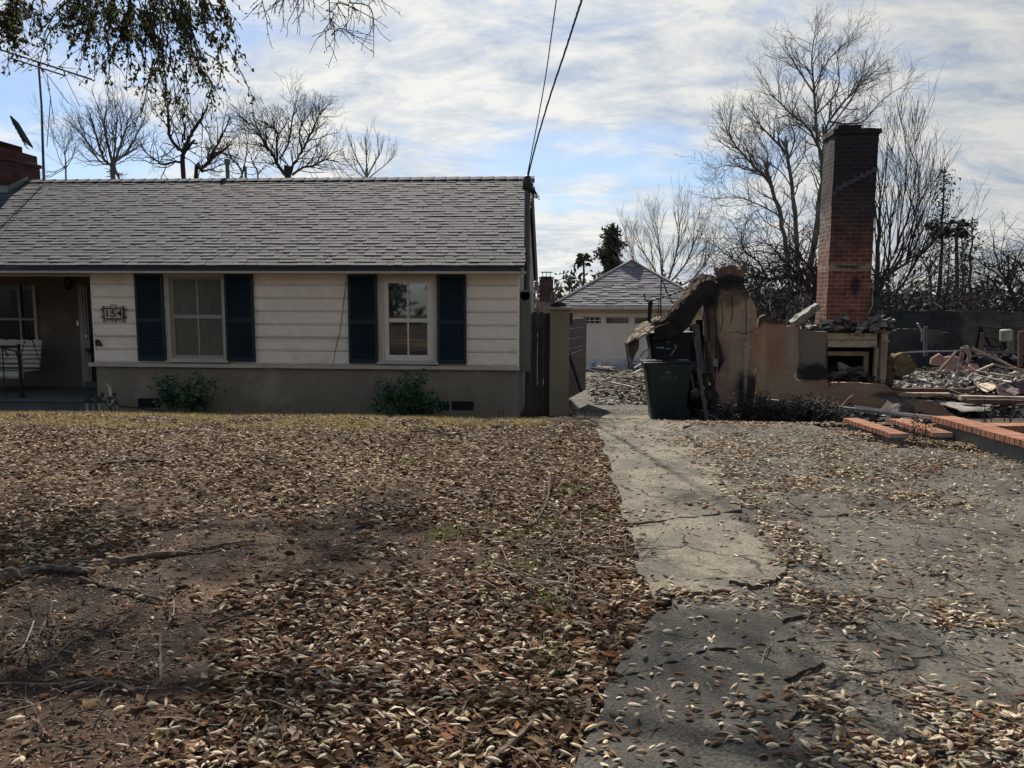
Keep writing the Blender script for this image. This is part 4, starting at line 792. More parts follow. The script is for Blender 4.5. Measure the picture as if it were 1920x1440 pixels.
# hip roof with small gablet, shingle courses as steps
e0, e1 = gx0 - 0.35, gx1 + 0.35; xc = (e0 + e1) / 2; ye = YG - 0.5; pk = U(1183, 489, YG + 2.2)
zp = pk.z; yk = YG + 2.2; hw = (e1 - e0) / 2; gh = 0.14
m = M(); xk = pk.x; nrow = 22
def hipx(t): return (e0 + (xk - e0) * t, e1 + (xk - e1) * t)
for i in range(nrow):
    t0, t1 = i / nrow * (1 - gh), (i + 1) / nrow * (1 - gh)
    a0, b0 = hipx(t0); a1, b1 = hipx(t1); y0 = ye + (yk - ye) * t0; y1 = ye + (yk - ye) * t1; z0 = zge + (zp - zge) * t0; z1 = zge + (zp - zge) * t1
    x = a0 - rs.rand() * 0.3
    while x < b0:
        w = rs.uniform(0.15, 0.5); xa, xb = max(x, a0), min(x + w, b0); x += w
        if xb <= xa: continue
        th = 0.02 + rs.choice([0, 0.018]); xa1 = max(xa, a1); xb1 = min(xb, b1)
        if xb1 <= xa1: xa1 = xb1 = (min(max(xa, a1), b1))
        m.add([(xa, y0, z0 - 0.01), (xb, y0, z0 - 0.01), (xb1, y1, z1 - .01), (xa1, y1, z1 - .01), (xa, y0 - 0.01, z0 + th), (xb, y0 - 0.01, z0 + th), (xb1, y1, z1 + 0.004), (xa1, y1, z1 + 0.004)], [(4, 5, 6, 7), (0, 1, 5, 4), (1, 2, 6, 5), (3, 0, 4, 7)])
gsh = mat('garage_shingle', (0.2, 0.2, 0.2), island=[(0.0, (0.13, 0.13, 0.15)), (0.5, (0.19, 0.185, 0.20)), (1.0, (0.25, 0.24, 0.255))], rgh=0.85, bump=0.4, bscale=80, fine=0.2, spec=0.5)
ro = m.build('roof', gsh, ga, fixn=False)
ty = ye + (yk - ye) * (1 - gh); tz = zge + (zp - zge) * (1 - gh); ta, tb = hipx(1 - gh)
m = M(); yb2 = YG + 6.5
m.slab([(e0, ye, zge - 0.02), (e0, yb2, zge - 0.02), (xk, yb2, zp), (xk, yk - .4, zp), (ta, ty, tz)], (0.01, 0, 0.03)); m.slab([(e1, ye, zge - 0.02), (e1, yb2, zge - 0.02), (xk, yb2, zp), (xk, yk - .4, zp), (tb, ty, tz)], (-0.01, 0, 0.03)); m.build('side_slope', gsh, ro)
M().slab([(ta + .03, ty + 0.02, tz), (tb - .03, ty + 0.02, tz), (xk, ty + 0.02, zp - 0.02)], (0, 0.05, 0)).build('gablet', mat('gablet_paint', (0.40, 0.37, 0.36)), ro)
m = M(); m.tube([(ta - .03, ty - .05, tz), (xk, ty - .05, zp + .02)], 0.045, 4); m.tube([(tb + .03, ty - .05, tz), (xk, ty - .05, zp + .02)], 0.045, 4); m.tube([(e0, ye, zge + .02), (ta, ty, tz + .03)], 0.05, 4); m.tube([(e1, ye, zge + .02), (tb, ty, tz + .03)], 0.05, 4); m.build('hip_cap', gsh, ro)
M().box(e0, e1, ye - 0.03, ye + 0.0, zge - 0.14, zge + 0.01).build('gutter', mat('gutter_pale', (0.50, 0.49, 0.46)), ga)
M().box(e0, e1, ye + 0.001, YG - .002, zge - 0.14, zge - 0.11).build('soffit', gwall, ga)
# far brick chimney left of garage
yc = 24; c0, c1 = U(1011, 550, yc).x, U(1037, 550, yc).x
fc = empty('far_brick_chimney', ((c0 + c1) / 2, yc, g1(0, yc)), 'small dark brick chimney with metal cap beyond the wooden fence', 'chimney')
m = M(); m.box(c0, c1, yc, yc + 0.6, U(1020, 566, yc).z, U(1020, 523, yc).z); m.box(c0 + .05, c1 - .05, yc + .05, yc + .55, U(1020, 523, yc).z, U(1020, 518, yc).z); m.box(c0 - .02, c1 + .02, yc - .02, yc + .62, U(1020, 521.5, yc).z, U(1020, 519.5, yc).z); m.build('stack', brickmat('far_brick', (0.07, 0.04, 0.045), (0.045, 0.03, 0.035), (0.08, 0.07, 0.07)), fc)
M().box(c0 - .02, c1 + .02, yc - 0.02, yc + 0.7, g1(0, yc) - .2, U(1020, 566, yc).z).build('stone_base', mat('stone_base', (0.22, 0.17, 0.14), (0.10, 0.08, 0.07), 9, 0.9, 0.8, 12), fc)
m = M(); zt_ = U(1020, 510.5, yc).z; m.box(c0 + .05, c1 - .02, yc + .05, yc + .5, zt_, zt_ + .02)
for q in (c0 + .1, (c0 + c1) / 2, c1 - .1): m.cyl((q, yc + .1, U(1020, 518, yc).z), (q, yc + .1, zt_), 0.012, 5)
m.build('cap', pipe, fc)

# ================================================================== RUIN: stucco wall
YW = 13.5
def PZ(x, y, Y=YW): return U(x, y, Y)
sp_ = lambda px, py, rx, rz, st=0.97, c=SOOT, Y=YW: (U(px, py, Y).x, Y, U(px, py, Y).z, rx, 0.6, rz, st, c)
pinkst = mat('ruin_stucco', (0.34, 0.24, 0.155), (0.26, 0.18, 0.12), 0.9, 0.92, 0.5, 40, fine=0.12, c3=(0.22, 0.125, 0.098), c3amt=0.42, c3scale=0.9, bdist=0.015,
    spots=[sp_(1362, 520, 0.62, 0.40), sp_(1330, 545, 0.26, 0.50, 0.93), sp_(1322, 620, 0.10, 1.2, 0.85), sp_(1400, 738, 0.26, 0.65, 0.95), sp_(1335, 600, 0.16, 0.8, 0.6), sp_(1372, 562, 0.30, 0.20, 0.6), sp_(1385, 770, 0.35, 0.28, 0.85), sp_(1400, 535, 0.14, 0.35, 0.7), sp_(1380, 640, 0.16, 0.9, 0.5, (0.27, 0.235, 0.18)), sp_(1350, 690, 0.2, 0.6, 0.55, (0.21, 0.125, 0.11)), sp_(1400, 665, 0.06, 1.0, 0.6, (0.31, 0.28, 0.2))])
rw = empty('burnt_stucco_wall', PZ(1370, 770), 'tall scorched pinkish stucco wall remnant with a sooty top, right of the green bins', 'ruined wall')
A_ = [(1319, 532), (1328, 524), (1338, 523), (1345, 528), (1393, 524), (1394, 548), (1400, 551), (1405, 556), (1412, 566), (1418, 576), (1420, 600), (1419, 640), (1416, 700), (1415, 760), (1400, 790), (1372, 790), (1356, 758), (1344, 735), (1331, 715), (1325, 690), (1321, 620)]
o = M().slab([PZ(x, y) for x, y in A_], (0, 0.16, 0)).build('wall_panel', pinkst, rw); rough(o, 5, 0.025, 0.5, 0.012, 0.09)
B_ = [(1345, 529), (1346, 504), (1352, 500), (1364, 498), (1378, 497), (1381, 506), (1386, 505), (1390, 498), (1396, 493), (1400, 496), (1398, 508), (1394, 526)]
o = M().slab([PZ(x, y, YW - 0.02) for x, y in B_], (0, 0.2, 0)).build('broken_top', mat('broken_block', (0.17, 0.11, 0.085), (0.08, 0.055, 0.045), 7, 0.95, 0.9, 30, spots=[sp_(1372, 526, 0.5, 0.14)]), rw); rough(o, 5, 0.03, 0.12, 0.012, 0.05)
# returning wing wall edge on the left (goes back)
o = M().slab([PZ(1320, 535), PZ(1320, 760), U(1326, 745, YW + 0.9), U(1325, 560, YW + 0.9)], (0.05, 0, 0)).build('return_wall', mat('return_stucco', (0.13, 0.10, 0.08), (0.05, 0.04, 0.04), 2, 0.9, 0.5), rw); rough(o, 4, 0.02, 0.3)
m = M(); m.tube([PZ(1336, 540, YW - .05), PZ(1342, 600, YW - .06), PZ(1344, 660, YW - .05), PZ(1341, 690, YW - .08), PZ(1340, 725, YW - .1), PZ(1346, 770, YW - .1)], 0.012, 6)
m.tube([PZ(1343, 626, YW - .05), PZ(1351, 655, YW - .08), PZ(1354, 672, YW - .08), PZ(1346, 700, YW - .06)], [0.01, 0.03, 0.05, 0.015], 6); m.tube([PZ(1343, 690, YW - .05), PZ(1330, 700, YW - 0.2), PZ(1356, 775, YW - 0.3)], 0.014, 5)
m.build('hanging_cable', blackm, rw)
p = PZ(1340, 680, YW - 0.05); M().box(p.x - 0.04, p.x + 0.05, YW - 0.09, YW + .02, p.z - 0.07, p.z + 0.07).build('outlet_box', mat('pale_box', (0.25, 0.23, 0.2), None, 8), rw, bevel=0.005)
# lower wall with niche and long plinth
YL = 13.9
lowst = mat('lower_stucco', (0.31, 0.22, 0.145), (0.24, 0.165, 0.115), 0.8, 0.92, 0.45, 40, fine=0.1, c3=(0.25, 0.145, 0.10), c3amt=0.42, c3scale=0.9, bdist=0.012,
    spots=[(*U(1525, 700, YL), 0.38, 0.5, 0.22, 0.96, SOOT), (*U(1460, 600, YL), 0.6, 0.5, 0.12, 0.75, SOOT), (*U(1690, 742, YL), 0.7, 0.5, 0.10, 0.7, SOOT), (*U(1620, 780, YL), 1.5, 0.5, 0.13, 0.6, SOOT), (*U(1475, 760, YL), 0.9, 0.6, 0.12, 0.6, SOOT), (*U(1423, 600, YL), 0.12, 0.6, 0.25, 0.8, SOOT), (*U(1430, 690, YL), 0.10, .6, 0.9, 0.6, (0.29, 0.25, 0.18)), (*U(1455, 660, YL), 0.22, .6, 0.55, 0.5, (0.24, 0.125, 0.09)), (*U(1484, 650, YL), 0.08, .6, 0.6, 0.6, (0.28, 0.22, 0.165))])
lw = empty('low_stucco_wall', U(1500, 770, YL), 'low broken pink stucco wall sloping down to the right in front of the fireplace', 'ruined wall')
C_ = [(1419, 618), (1423, 596), (1428, 592), (1434, 590), (1444, 594), (1454, 598), (1464, 604), (1472, 612), (1484, 611), (1496, 614), (1497, 640), (1496, 690), (1490, 700), (1489, 708), (1497, 712), (1552, 713), (1552, 719), (1600, 718), (1640, 719), (1661, 720), (1672, 730), (1684, 740), (1712, 746), (1737, 751), (1752, 757), (1766, 760), (1776, 770), (1790, 786), (1790, 830), (1414, 830)]
o = M().slab([U(x, y, YL) for x, y in C_], (0, 0.15, 0)).build('wall_panel', lowst, lw); rough(o, 5, 0.02, 0.5, 0.009, 0.08)
D_ = [(1494, 615), (1510, 618), (1530, 621), (1552, 622), (1552, 716), (1494, 716)]
o = M().slab([U(x, y, YL + 0.1) for x, y in D_], (0, 0.12, 0)).build('niche', mat('niche_stucco', (0.175, 0.145, 0.115), (0.14, 0.115, 0.09), 1.4, 0.9, 0.4, 40, spots=[(*U(1525, 700, YL + .1), 0.5, 0.5, 0.23, 0.97, SOOT), (*U(1552, 660, YL + .1), 0.05, 0.5, 0.6, 0.8, SOOT)]), lw); rough(o, 4, 0.008, 0.4)
# ---- fireplace
YFp = 15.2; fp_ = empty('fireplace', U(1600, 720, YFp), 'exposed cream fireplace surround with fluted pilaster under the brick chimney', 'fireplace')
man = mat('scorched_cream', (0.42, 0.36, 0.26), (0.30, 0.25, 0.18), 2.5, 0.8, 0.5, 30, fine=0.15, c3=(0.12, 0.085, 0.06), c3amt=0.33, c3scale=3.5)
zz_ = lambda py, px=1600, Y=YFp: U(px, py, Y).z
xx_ = lambda px, py=670, Y=YFp: U(px, py, Y).x
m = M(); m.box(xx_(1545), xx_(1643), YFp, YFp + 0.1, zz_(637), zz_(624.5)); m.box(xx_(1545), xx_(1643), YFp - 0.012, YFp + 0.1, zz_(651), zz_(638.2)); rough(m.build('frieze', man, fp_, bevel=0.004), 0, 0)
m = M(); m.box(xx_(1641), xx_(1648), YFp + 0.01, YFp + 0.1, zz_(719), zz_(651)); m.build('jamb', man, fp_)
m = M(); a, b_ = xx_(1649.5), xx_(1661); m.box(a, b_, YFp - 0.05, YFp + 0.1, zz_(720), zz_(624))
for k in range(5): q = a + (b_ - a) * (k + 0.5) / 5; m.box(q - 0.007, q + 0.007, YFp - 0.066, YFp - 0.0495, zz_(714), zz_(641))
m.box(a - 0.02, b_ + 0.02, YFp - 0.075, YFp + 0.1, zz_(640), zz_(637.5)); m.box(a - 0.03, b_ + 0.04, YFp - 0.09, YFp + 0.12, zz_(624), zz_(620)); m.box(xx_(1638), b_ + 0.12, YFp - 0.12, YFp + 0.12, zz_(620), zz_(616.5)); o = m.build('pilaster', man, fp_)
m = M(); m.box(xx_(1549), xx_(1634), YFp + 0.12, YFp + 0.2, zz_(668), zz_(660)); m.box(xx_(1625), xx_(1634), YFp + 0.121, YFp + 0.2, zz_(700), zz_(668.5)); m.build('inner_frame', mat('scorched_tan', (0.24, 0.18, 0.10), (0.15, 0.11, 0.07), 4, 0.8, 0.4), fp_)
blk = mat('sooty_block', (0.018, 0.017, 0.02), (0.010, 0.010, 0.013), 4, 0.95, 0.5)
m = M(); m.box(xx_(1545), xx_(1662), YFp + 0.9, YFp + 1.0, -0.8, zz_(622)); m.box(xx_(1650), xx_(1662), YFp + 0.11, YFp + 0.9, -0.8, zz_(622)); m.box(xx_(1540), xx_(1546), YFp + 0.11, YFp + 0.9, -0.8, zz_(622)); m.box(xx_(1545), xx_(1665), YFp + 0.0, YFp + 0.9, zz_(623.5), zz_(618)); m.box(xx_(1545), xx_(1662), YFp - 0.3, YFp + .9, -0.8, zz_(717)); m.build('firebox', blk, fp_)
o = M().slab([U(1661, 650, YFp), U(1668, 655, YFp), U(1674, 668, YFp), U(1678, 690, YFp), U(1676, 722, YFp), U(1661, 722, YFp)], (0, 0.7, 0)).build('rubble_core', mat('red_rubble', (0.12, 0.06, 0.045), (0.04, 0.028, 0.024), 12, 0.95, 1, 20), fp_); rough(o, 4, 0.06, 0.12, 0.02, 0.05)
# ---- chimney stack
YC = 15.35; zc0 = -0.8
cb_ = [(*U(1600, 255, YC), 3.0, 2, 1.6, 0.98, (0.008, 0.011, 0.019)), (*U(1600, 330, YC), 3.5, 3, 2.0, 0.72, (0.016, 0.013, 0.018)), (*U(1615, 390, YC), 0.8, 2, 0.42, 0.7, (0.02, 0.02, 0.027)), (*U(1604, 537, YC), 0.14, 1.2, 0.27, 0.93, SOOT), (*U(1585, 501, YC), 2.2, 2.2, 0.10, 0.85, (0.20, 0.155, 0.115)), (*U(1590, 500, YC), 0.35, 1.2, 0.04, 0.9, SOOT),
       (*U(1540, 440, YC + .3), 0.10, 2.2, 0.9, 0.6, (0.26, 0.22, 0.17))]
bm_ = brickmat('chimney_brick', (0.20, 0.062, 0.043), (0.12, 0.038, 0.03), (0.26, 0.185, 0.145), 0.22, 0.083, 0.02, spots=cb_, c3=(0.11, 0.055, 0.042), c3amt=0.35)
cn = empty('burnt_brick_chimney', U(1590, 610, YC), 'tall freestanding red brick chimney blackened at the top above the fireplace', 'chimney')
x0t, x1t = U(1566, 245, YC).x, U(1650.5, 245, YC).x; x0b, x1b = U(1549, 600, YC).x, U(1629, 600, YC).x
dpt = 0.62; zt_ = U(1600, 241, YC).z; zb_ = U(1590, 604, YC).z
x0 = x0b; x1 = x1b
o = M().hexa([(x0, YC, zb_ - 0.15), (x1, YC, zb_ - 0.15), (x1, YC + dpt, zb_ - 0.15), (x0, YC + dpt, zb_ - 0.15), (x0t, YC, zt_ - 0.09), (x1t - .02, YC, zt_ - 0.09), (x1t - .02, YC + dpt, zt_ - 0.09), (x0t, YC + dpt, zt_ - 0.09)]).build('shaft', bm_, cn); rough(o, 5, 0.012, 0.4, 0.006, 0.08)
m = M(); m.box(x0t - 0.03, x1t + 0.02, YC - 0.03, YC + dpt + .03, zt_ - 0.09, zt_); rough(m.build('crown', bm_, cn), 4, 0.012, 0.2)
m = M(); m.box(U(1576, 240, YC).x, U(1619, 240, YC).x, YC + 0.1, YC + dpt - 0.1, zt_ - .01, zt_ + 0.095); rough(m.build('flue_top', blk, cn), 3, 0.01, 0.2)
m = M()
for k in range(7):
    t = k / 6; p = U(1574 + (1640 - 1574) * t, 352 - (352 - 318) * t, YC - 0.02); m.box(p.x - 0.062, p.x + 0.058, YC - 0.028, YC + 0.02, p.z - 0.05, p.z + 0.05)
m.slab([U(1562, 366, YC - .012), U(1645, 318, YC - .012), U(1645, 312, YC - .012), U(1562, 359, YC - .012)], (0, 0.03, 0))
rough(m.build('roofline_scar', mat('scar_mortar', (0.075, 0.075, 0.09), (0.04, 0.04, 0.05), 8, 0.95, 0.6), cn), 3, 0.012, 0.1)
# loose debris chunks
ash = mat('ash_rubble', (0.4, 0.38, 0.35), island=[(0.0, (0.02, 0.019, 0.02)), (0.35, (0.06, 0.052, 0.047)), (0.6, (0.14, 0.122, 0.105)), (0.76, (0.25, 0.235, 0.21)), (0.86, (0.085, 0.055, 0.045)), (0.95, (0.34, 0.325, 0.30))], rgh=0.95, bump=0.6, bscale=40, fine=0.2)
ashw = mat('ash_white', (0.4, 0.38, 0.35), island=[(0.0, (0.10, 0.09, 0.08)), (0.3, (0.30, 0.285, 0.26)), (0.6, (0.48, 0.465, 0.43)), (0.85, (0.06, 0.05, 0.045))], rgh=0.95, bump=0.6, bscale=40, fine=0.2)
charm = mat('char_rubble', (0.4, 0.38, 0.35), island=[(0.0, (0.012, 0.012, 0.015)), (0.5, (0.035, 0.03, 0.03)), (0.85, (0.09, 0.08, 0.075)), (0.97, (0.3, 0.28, 0.25))], rgh=0.95, bump=0.6, bscale=40, fine=0.2)
CV = np.array([(-1, -1, -1), (1, -1, -1), (1, 1, -1), (-1, 1, -1), (-1, -1, 1), (1, -1, 1), (1, 1, 1), (-1, 1, 1)], float) * 0.5
CF = np.array([(0, 3, 2, 1), (4, 5, 6, 7), (0, 1, 5, 4), (1, 2, 6, 5), (2, 3, 7, 6), (3, 0, 4, 7)])
def rubble(name, n, xf, zf, m, label, smin=0.04, smax=0.22, seed=0, flat=0.25, tilt=0.5, kind='stuff', par=None, cat=None):
    r = np.random.RandomState(seed); x, y = xf(r, n); n = len(x)
    s = smin + (smax - smin) * r.rand(n) ** 2.5
    sc = np.stack([s * r.uniform(0.7, 3.2, n), s * r.uniform(0.4, 1.2, n), s * r.uniform(0.15, flat * 2, n)], -1)
    z = zf(x, y, r) + sc[:, 2] * 0.3
    Rm = rotm(r.rand(n) * 6.28, r.randn(n) * tilt * 0.5, r.randn(n) * tilt * 0.5)
    V, Fq = inst(CV, CF, np.stack([x, y, z], -1), Rm, sc)
    V = V + (r.rand(*V.shape) - 0.5) * np.repeat(s, 8)[:, None] * 0.28
    o = npmesh(name, V, Fq, m, par, smooth=False)
    if kind: tag(o, label, cat, kind=kind)
    return o
def lf(a, b, c, d):  # box sampler
    return lambda r, n: (r.uniform(a, b, n), r.uniform(c, d, n))
rubble('mantel_rubble', 260, lf(x0 - 0.25, xx_(1664), YFp - 0.05, YC + 0.05), lambda x, y, r: zz_(618) + r.rand(len(x)) * 0.09 * (1 + 0.8 * np.sin(x * 7)), ash, 'ash and broken tile heaped along the mantel top', 0.03, 0.2, 1)
for (a, b_, s_, lab) in ((1634, 604, 0.17, 'large pale crumpled chunk of plaster on the mantel, left one'), (1644, 606, 0.15, 'large pale crumpled chunk of plaster on the mantel, right one')):
    c = U(a, b_, YFp + 0.1); o = M().obox(c, (s_ * .6, 0, 0.05), (0, s_ * .5, 0), (0.04, 0, s_ * .55)).build('plaster_chunk', ashw); rough(o, 3, 0.09, 0.12, 0.03, 0.05); tag(o, lab, 'debris chunk')
o = M().slab([U(1486, 604, YFp), U(1520, 578, YFp), U(1535, 570, YFp), U(1538, 578, YFp), U(1516, 600, YFp), U(1500, 610, YFp)], (0, 0.25, 0.02)).build('roofing_slab', mat('green_grey_slate', (0.22, 0.23, 0.19), (0.09, 0.09, 0.08), 9, 0.8, 0.8, 20)); rough(o, 4, 0.04, 0.15, 0.015, 0.05); tag(o, 'grey green broken roofing slab leaning on the chimney foot', 'debris slab')
rubble('firebox_debris', 160, lf(xx_(1553), xx_(1645), YFp - 0.25, YFp + 0.5), lambda x, y, r: zz_(716) + r.rand(len(x)) * 0.1 + 0.12 * np.exp(-((x - xx_(1590)) / 0.3) ** 2) * r.rand(len(x)), charm, 'charred debris lying in the fireplace opening', 0.03, 0.2, 2)

# ---- hanging burnt sheet
sh1 = mat('sheet_stucco', (0.085, 0.062, 0.05), (0.012, 0.011, 0.013), 2.6, 0.95, 0.8, 25, fine=0.2, c3=(0.17, 0.12, 0.08), c3amt=0.27, c3scale=2.6, spec=0.1)
sh2 = mat('sheet_pale', (0.27, 0.225, 0.15), (0.06, 0.045, 0.035), 4.5, 0.9, 0.6, 25)
def loft(up, lo, n=6, bulge=0.0, dy=0.06):
    V = []; k = len(up)
    for i in range(k):
        for j in range(n + 1):
            t = j / n; V.append(up[i].lerp(lo[i], t) + Vector((0, -bulge * math.sin(PI * t), 0)))
    Fq = [(i * (n + 1) + j, (i + 1) * (n + 1) + j, (i + 1) * (n + 1) + j + 1, i * (n + 1) + j + 1) for i in range(k - 1) for j in range(n)]
    m = M(); m.add(V, Fq); return m
bs_ = empty('collapsed_wall_sheet', U(1290, 560, 13.3), 'collapsed charred stucco sheet sagging from the tall wall over the rear bin', 'debris sheet')
up = [U(1342, 522, 13.6), U(1329, 517, 13.6), U(1314, 515, 13.6), U(1300, 523, 13.6), U(1292, 535, 13.6), U(1278, 552, 13.6), U(1264, 571, 13.6), U(1250, 585, 13.6), U(1236, 595, 13.6), U(1222, 602, 13.55)]
mid_ = [U(1342, 534, 13.2), U(1334, 528, 13.15), U(1326, 528, 13.1), U(1314, 532, 13.05), U(1301, 543, 13.0), U(1286, 561, 13.0), U(1272, 578, 13.0), U(1258, 591, 13.0), U(1243, 601, 13.0), U(1226, 609, 13.0)]
lo = [U(1343, 540, 13.35), U(1337, 545, 13.35), U(1327, 556, 13.3), U(1317, 571, 13.3), U(1304, 590, 13.3), U(1292, 610, 13.3), U(1274, 626, 13.3), U(1257, 632, 13.3), U(1241, 635, 13.3), U(1226, 636, 13.3)]
def solid(o, t):
    s = o.modifiers.new('thickness', 'SOLIDIFY'); s.thickness = t; s.offset = 0; return o
o = loft(up, mid_, 4, 0.05).build('upper_face', sh1, bs_, fixn=False); rough(o, 3, 0.045, 0.18, 0.028, 0.045); solid(o, 0.03)
darkf = mat('sheet_charred', (0.030, 0.027, 0.030), (0.014, 0.013, 0.018), 3, 0.9, 0.5, 25)
o = loft([v + Vector((0, 0.02, 0)) for v in mid_], lo, 4, 0.03).build('under_face', darkf, bs_, fixn=False); rough(o, 3, 0.035, 0.25, 0.016, 0.05); solid(o, 0.03)
up = [U(1236, 590, 13.5), U(1222, 600, 13.5), U(1209, 604, 13.5), U(1197, 613, 13.45), U(1188, 624, 13.4), U(1173, 641, 13.35)]
lo = [U(1262, 602, 13.1), U(1240, 610, 13.05), U(1222, 618, 13.0), U(1212, 628, 13.0), U(1198, 634, 13.0), U(1176, 645, 13.1)]
o = loft(up, lo, 4, 0.03).build('pale_lip', sh2, bs_, fixn=False); rough(o, 3, 0.035, 0.12, 0.02, 0.04); solid(o, 0.03)
up = [U(1172, 643, 13.3), U(1184, 638, 13.2), U(1197, 635, 13.1)]
lo = [U(1180, 692, 13.2), U(1187, 676, 13.15), U(1196, 654, 13.1)]
o = loft(up, lo, 5, 0.04).build('hanging_tip', mat('sheet_brown', (0.12, 0.095, 0.085), (0.05, 0.042, 0.042), 3, 0.9, 0.4), bs_, fixn=False); rough(o, 2, 0.025, 0.15); solid(o, 0.025)
o = loft([U(1172, 643, 13.25), U(1175, 660, 13.2), U(1176, 676, 13.2)], [U(1177, 642, 13.2), U(1181, 668, 13.15), U(1188, 690, 13.1)], 2).build('tip_edge', sh2, bs_, fixn=False); solid(o, 0.03)
m = M()
for a, b_, c in [((1316, 531), (1260, 552), (1216, 566)), ((1216, 566), (1209, 560), (1208, 549))]: m.tube([U(*a, 13.4), U(*b_, 13.35), U(*c, 13.3)], 0.012, 5)
m.tube([U(1239, 610, 13.4), U(1239, 560, 13.4), U(1240, 522, 13.4), U(1247, 538, 13.4), U(1252, 552, 13.4)], 0.012, 5); m.tube([U(1240, 545, 13.4), U(1248, 545, 13.4), U(1262, 570, 13.4)], 0.01, 5); m.tube([U(1233, 600, 13.4), U(1236, 560, 13.45)], 0.008, 4)
tag(m.build('twisted_wires', blackm), 'twisted wires and thin rods sticking up from the sagging sheet', 'wires')
o = M().tube([U(1217, 603, 13.4), U(1220, 564, 13.4)], [0.03, 0.045], 5).build('charred_post', blk); tag(o, 'short charred post standing behind the sagging sheet', 'post')
bd = mat('grey_board', (0.11, 0.10, 0.105), (0.06, 0.055, 0.06), 4, 0.9, 0.4, stretch=(8, 8, 1))
for (a, b_, w, Y1, Y2, lab) in [((1303, 607), (1316, 700), 0.05, 13.5, 13.2, 'grey charred board leaning between the bins and the tall wall'), ((1309, 690), (1326, 790), 0.035, 13.0, 12.8, 'dark plank leaning on the ground right of the front bin'), ((1296, 700), (1312, 785), 0.03, 13.2, 13.1, 'thin charred lath leaning behind the front bin'), ((1304, 560), (1330, 590), 0.02, 14.2, 14.1, 'short diagonal lath seen behind the sagging sheet'), ((1300, 690), (1345, 700), 0.04, 13.4, 13.1, 'short grey board lying across beside the rear bin')]:
    a = U(*a, Y1); b_ = U(*b_, Y2); o = M().obox((a + b_) / 2, (b_ - a) / 2, Vector((0, 0, 1)).cross(b_ - a).normalized() * w, (b_ - a).cross(Vector((0, 1, 0))).normalized() * w * 0.35).build('charred_plank', bd); rough(o, 3, 0.01, 0.2); tag(o, lab, 'plank')

for k, (a, b_, w, Y1) in enumerate([((1300, 610), (1308, 770), .05, 13.4), ((1312, 600), (1318, 760), .06, 13.6), ((1306, 640), (1330, 775), .04, 13.1), ((1296, 620), (1300, 760), .07, 13.6), ((1316, 690), (1300, 782), .05, 13.2), ((1322, 640), (1345, 778), .03, 13.0)]):
    a = U(*a, Y1 + .3); b_ = U(*b_, Y1); o = M().obox((a + b_) / 2, (b_ - a) / 2, Vector((0, 0, 1)).cross(b_ - a).normalized() * w, (b_ - a).cross(Vector((0, 1, 0))).normalized() * w * .4).build('charred_stud', blk); rough(o, 3, 0.015, 0.15, 0.006, .05)
    tag(o, 'black burnt stud among those crammed between the bins and the tall ruined wall', 'stud', 'black burnt studs crammed between the bins and the wall')
rubble('char_heap', 500, lf(U(1296, 700, 13.4).x, U(1350, 700, 13.4).x, 13.0, 14.2), lambda x, y, r: gz(x, y) + r.rand(len(x)) ** 2 * 0.6 * np.clip((U(1350, 700, 13.4).x - x) / .4, .1, 1), charm, 'black char heap between the bins and the tall ruined wall', 0.03, 0.22, 41, tilt=1.2)
# torn wire lath along the broken edges
def fringe(name, line, Y, n, par, seed):
    r = random.Random(seed); T = M()
    for _ in range(n):
        i = r.randint(0, len(line) - 2); t = r.random(); p = U(line[i][0] * (1 - t) + line[i + 1][0] * t, line[i][1] * (1 - t) + line[i + 1][1] * t, Y + r.uniform(0, .14)); d = Vector((r.gauss(0, .6), r.gauss(0, .5), r.uniform(-.9, .8))); pts = [p]
        for _ in range(3): d = d + Vector((r.gauss(0, .4), r.gauss(0, .4), r.gauss(0, .4))); p = p + d.normalized() * r.uniform(.02, .06); pts.append(p)
        T.tube(pts, r.choice([.003, .004, .009]), 3, cap=False)
    return T.build(name, blk, par, fixn=False)
fringe('torn_lath', A_[:12] + B_, YW, 130, rw, 1); fringe('torn_lath', C_[:10] + C_[14:24], YL, 110, lw, 2)
m = M()
for (pts) in ([(1352, 560), (1356, 600), (1351, 622)], [(1372, 556), (1374, 588), (1371, 604)], [(1398, 560), (1400, 600), (1399, 640)], [(1365, 625), (1380, 622), (1395, 626), (1412, 621)], [(1330, 600), (1333, 650), (1331, 690)]): m.tube([PZ(*p, YW - .004) for p in pts], .006, 4)
m.build('crack', blk, rw)
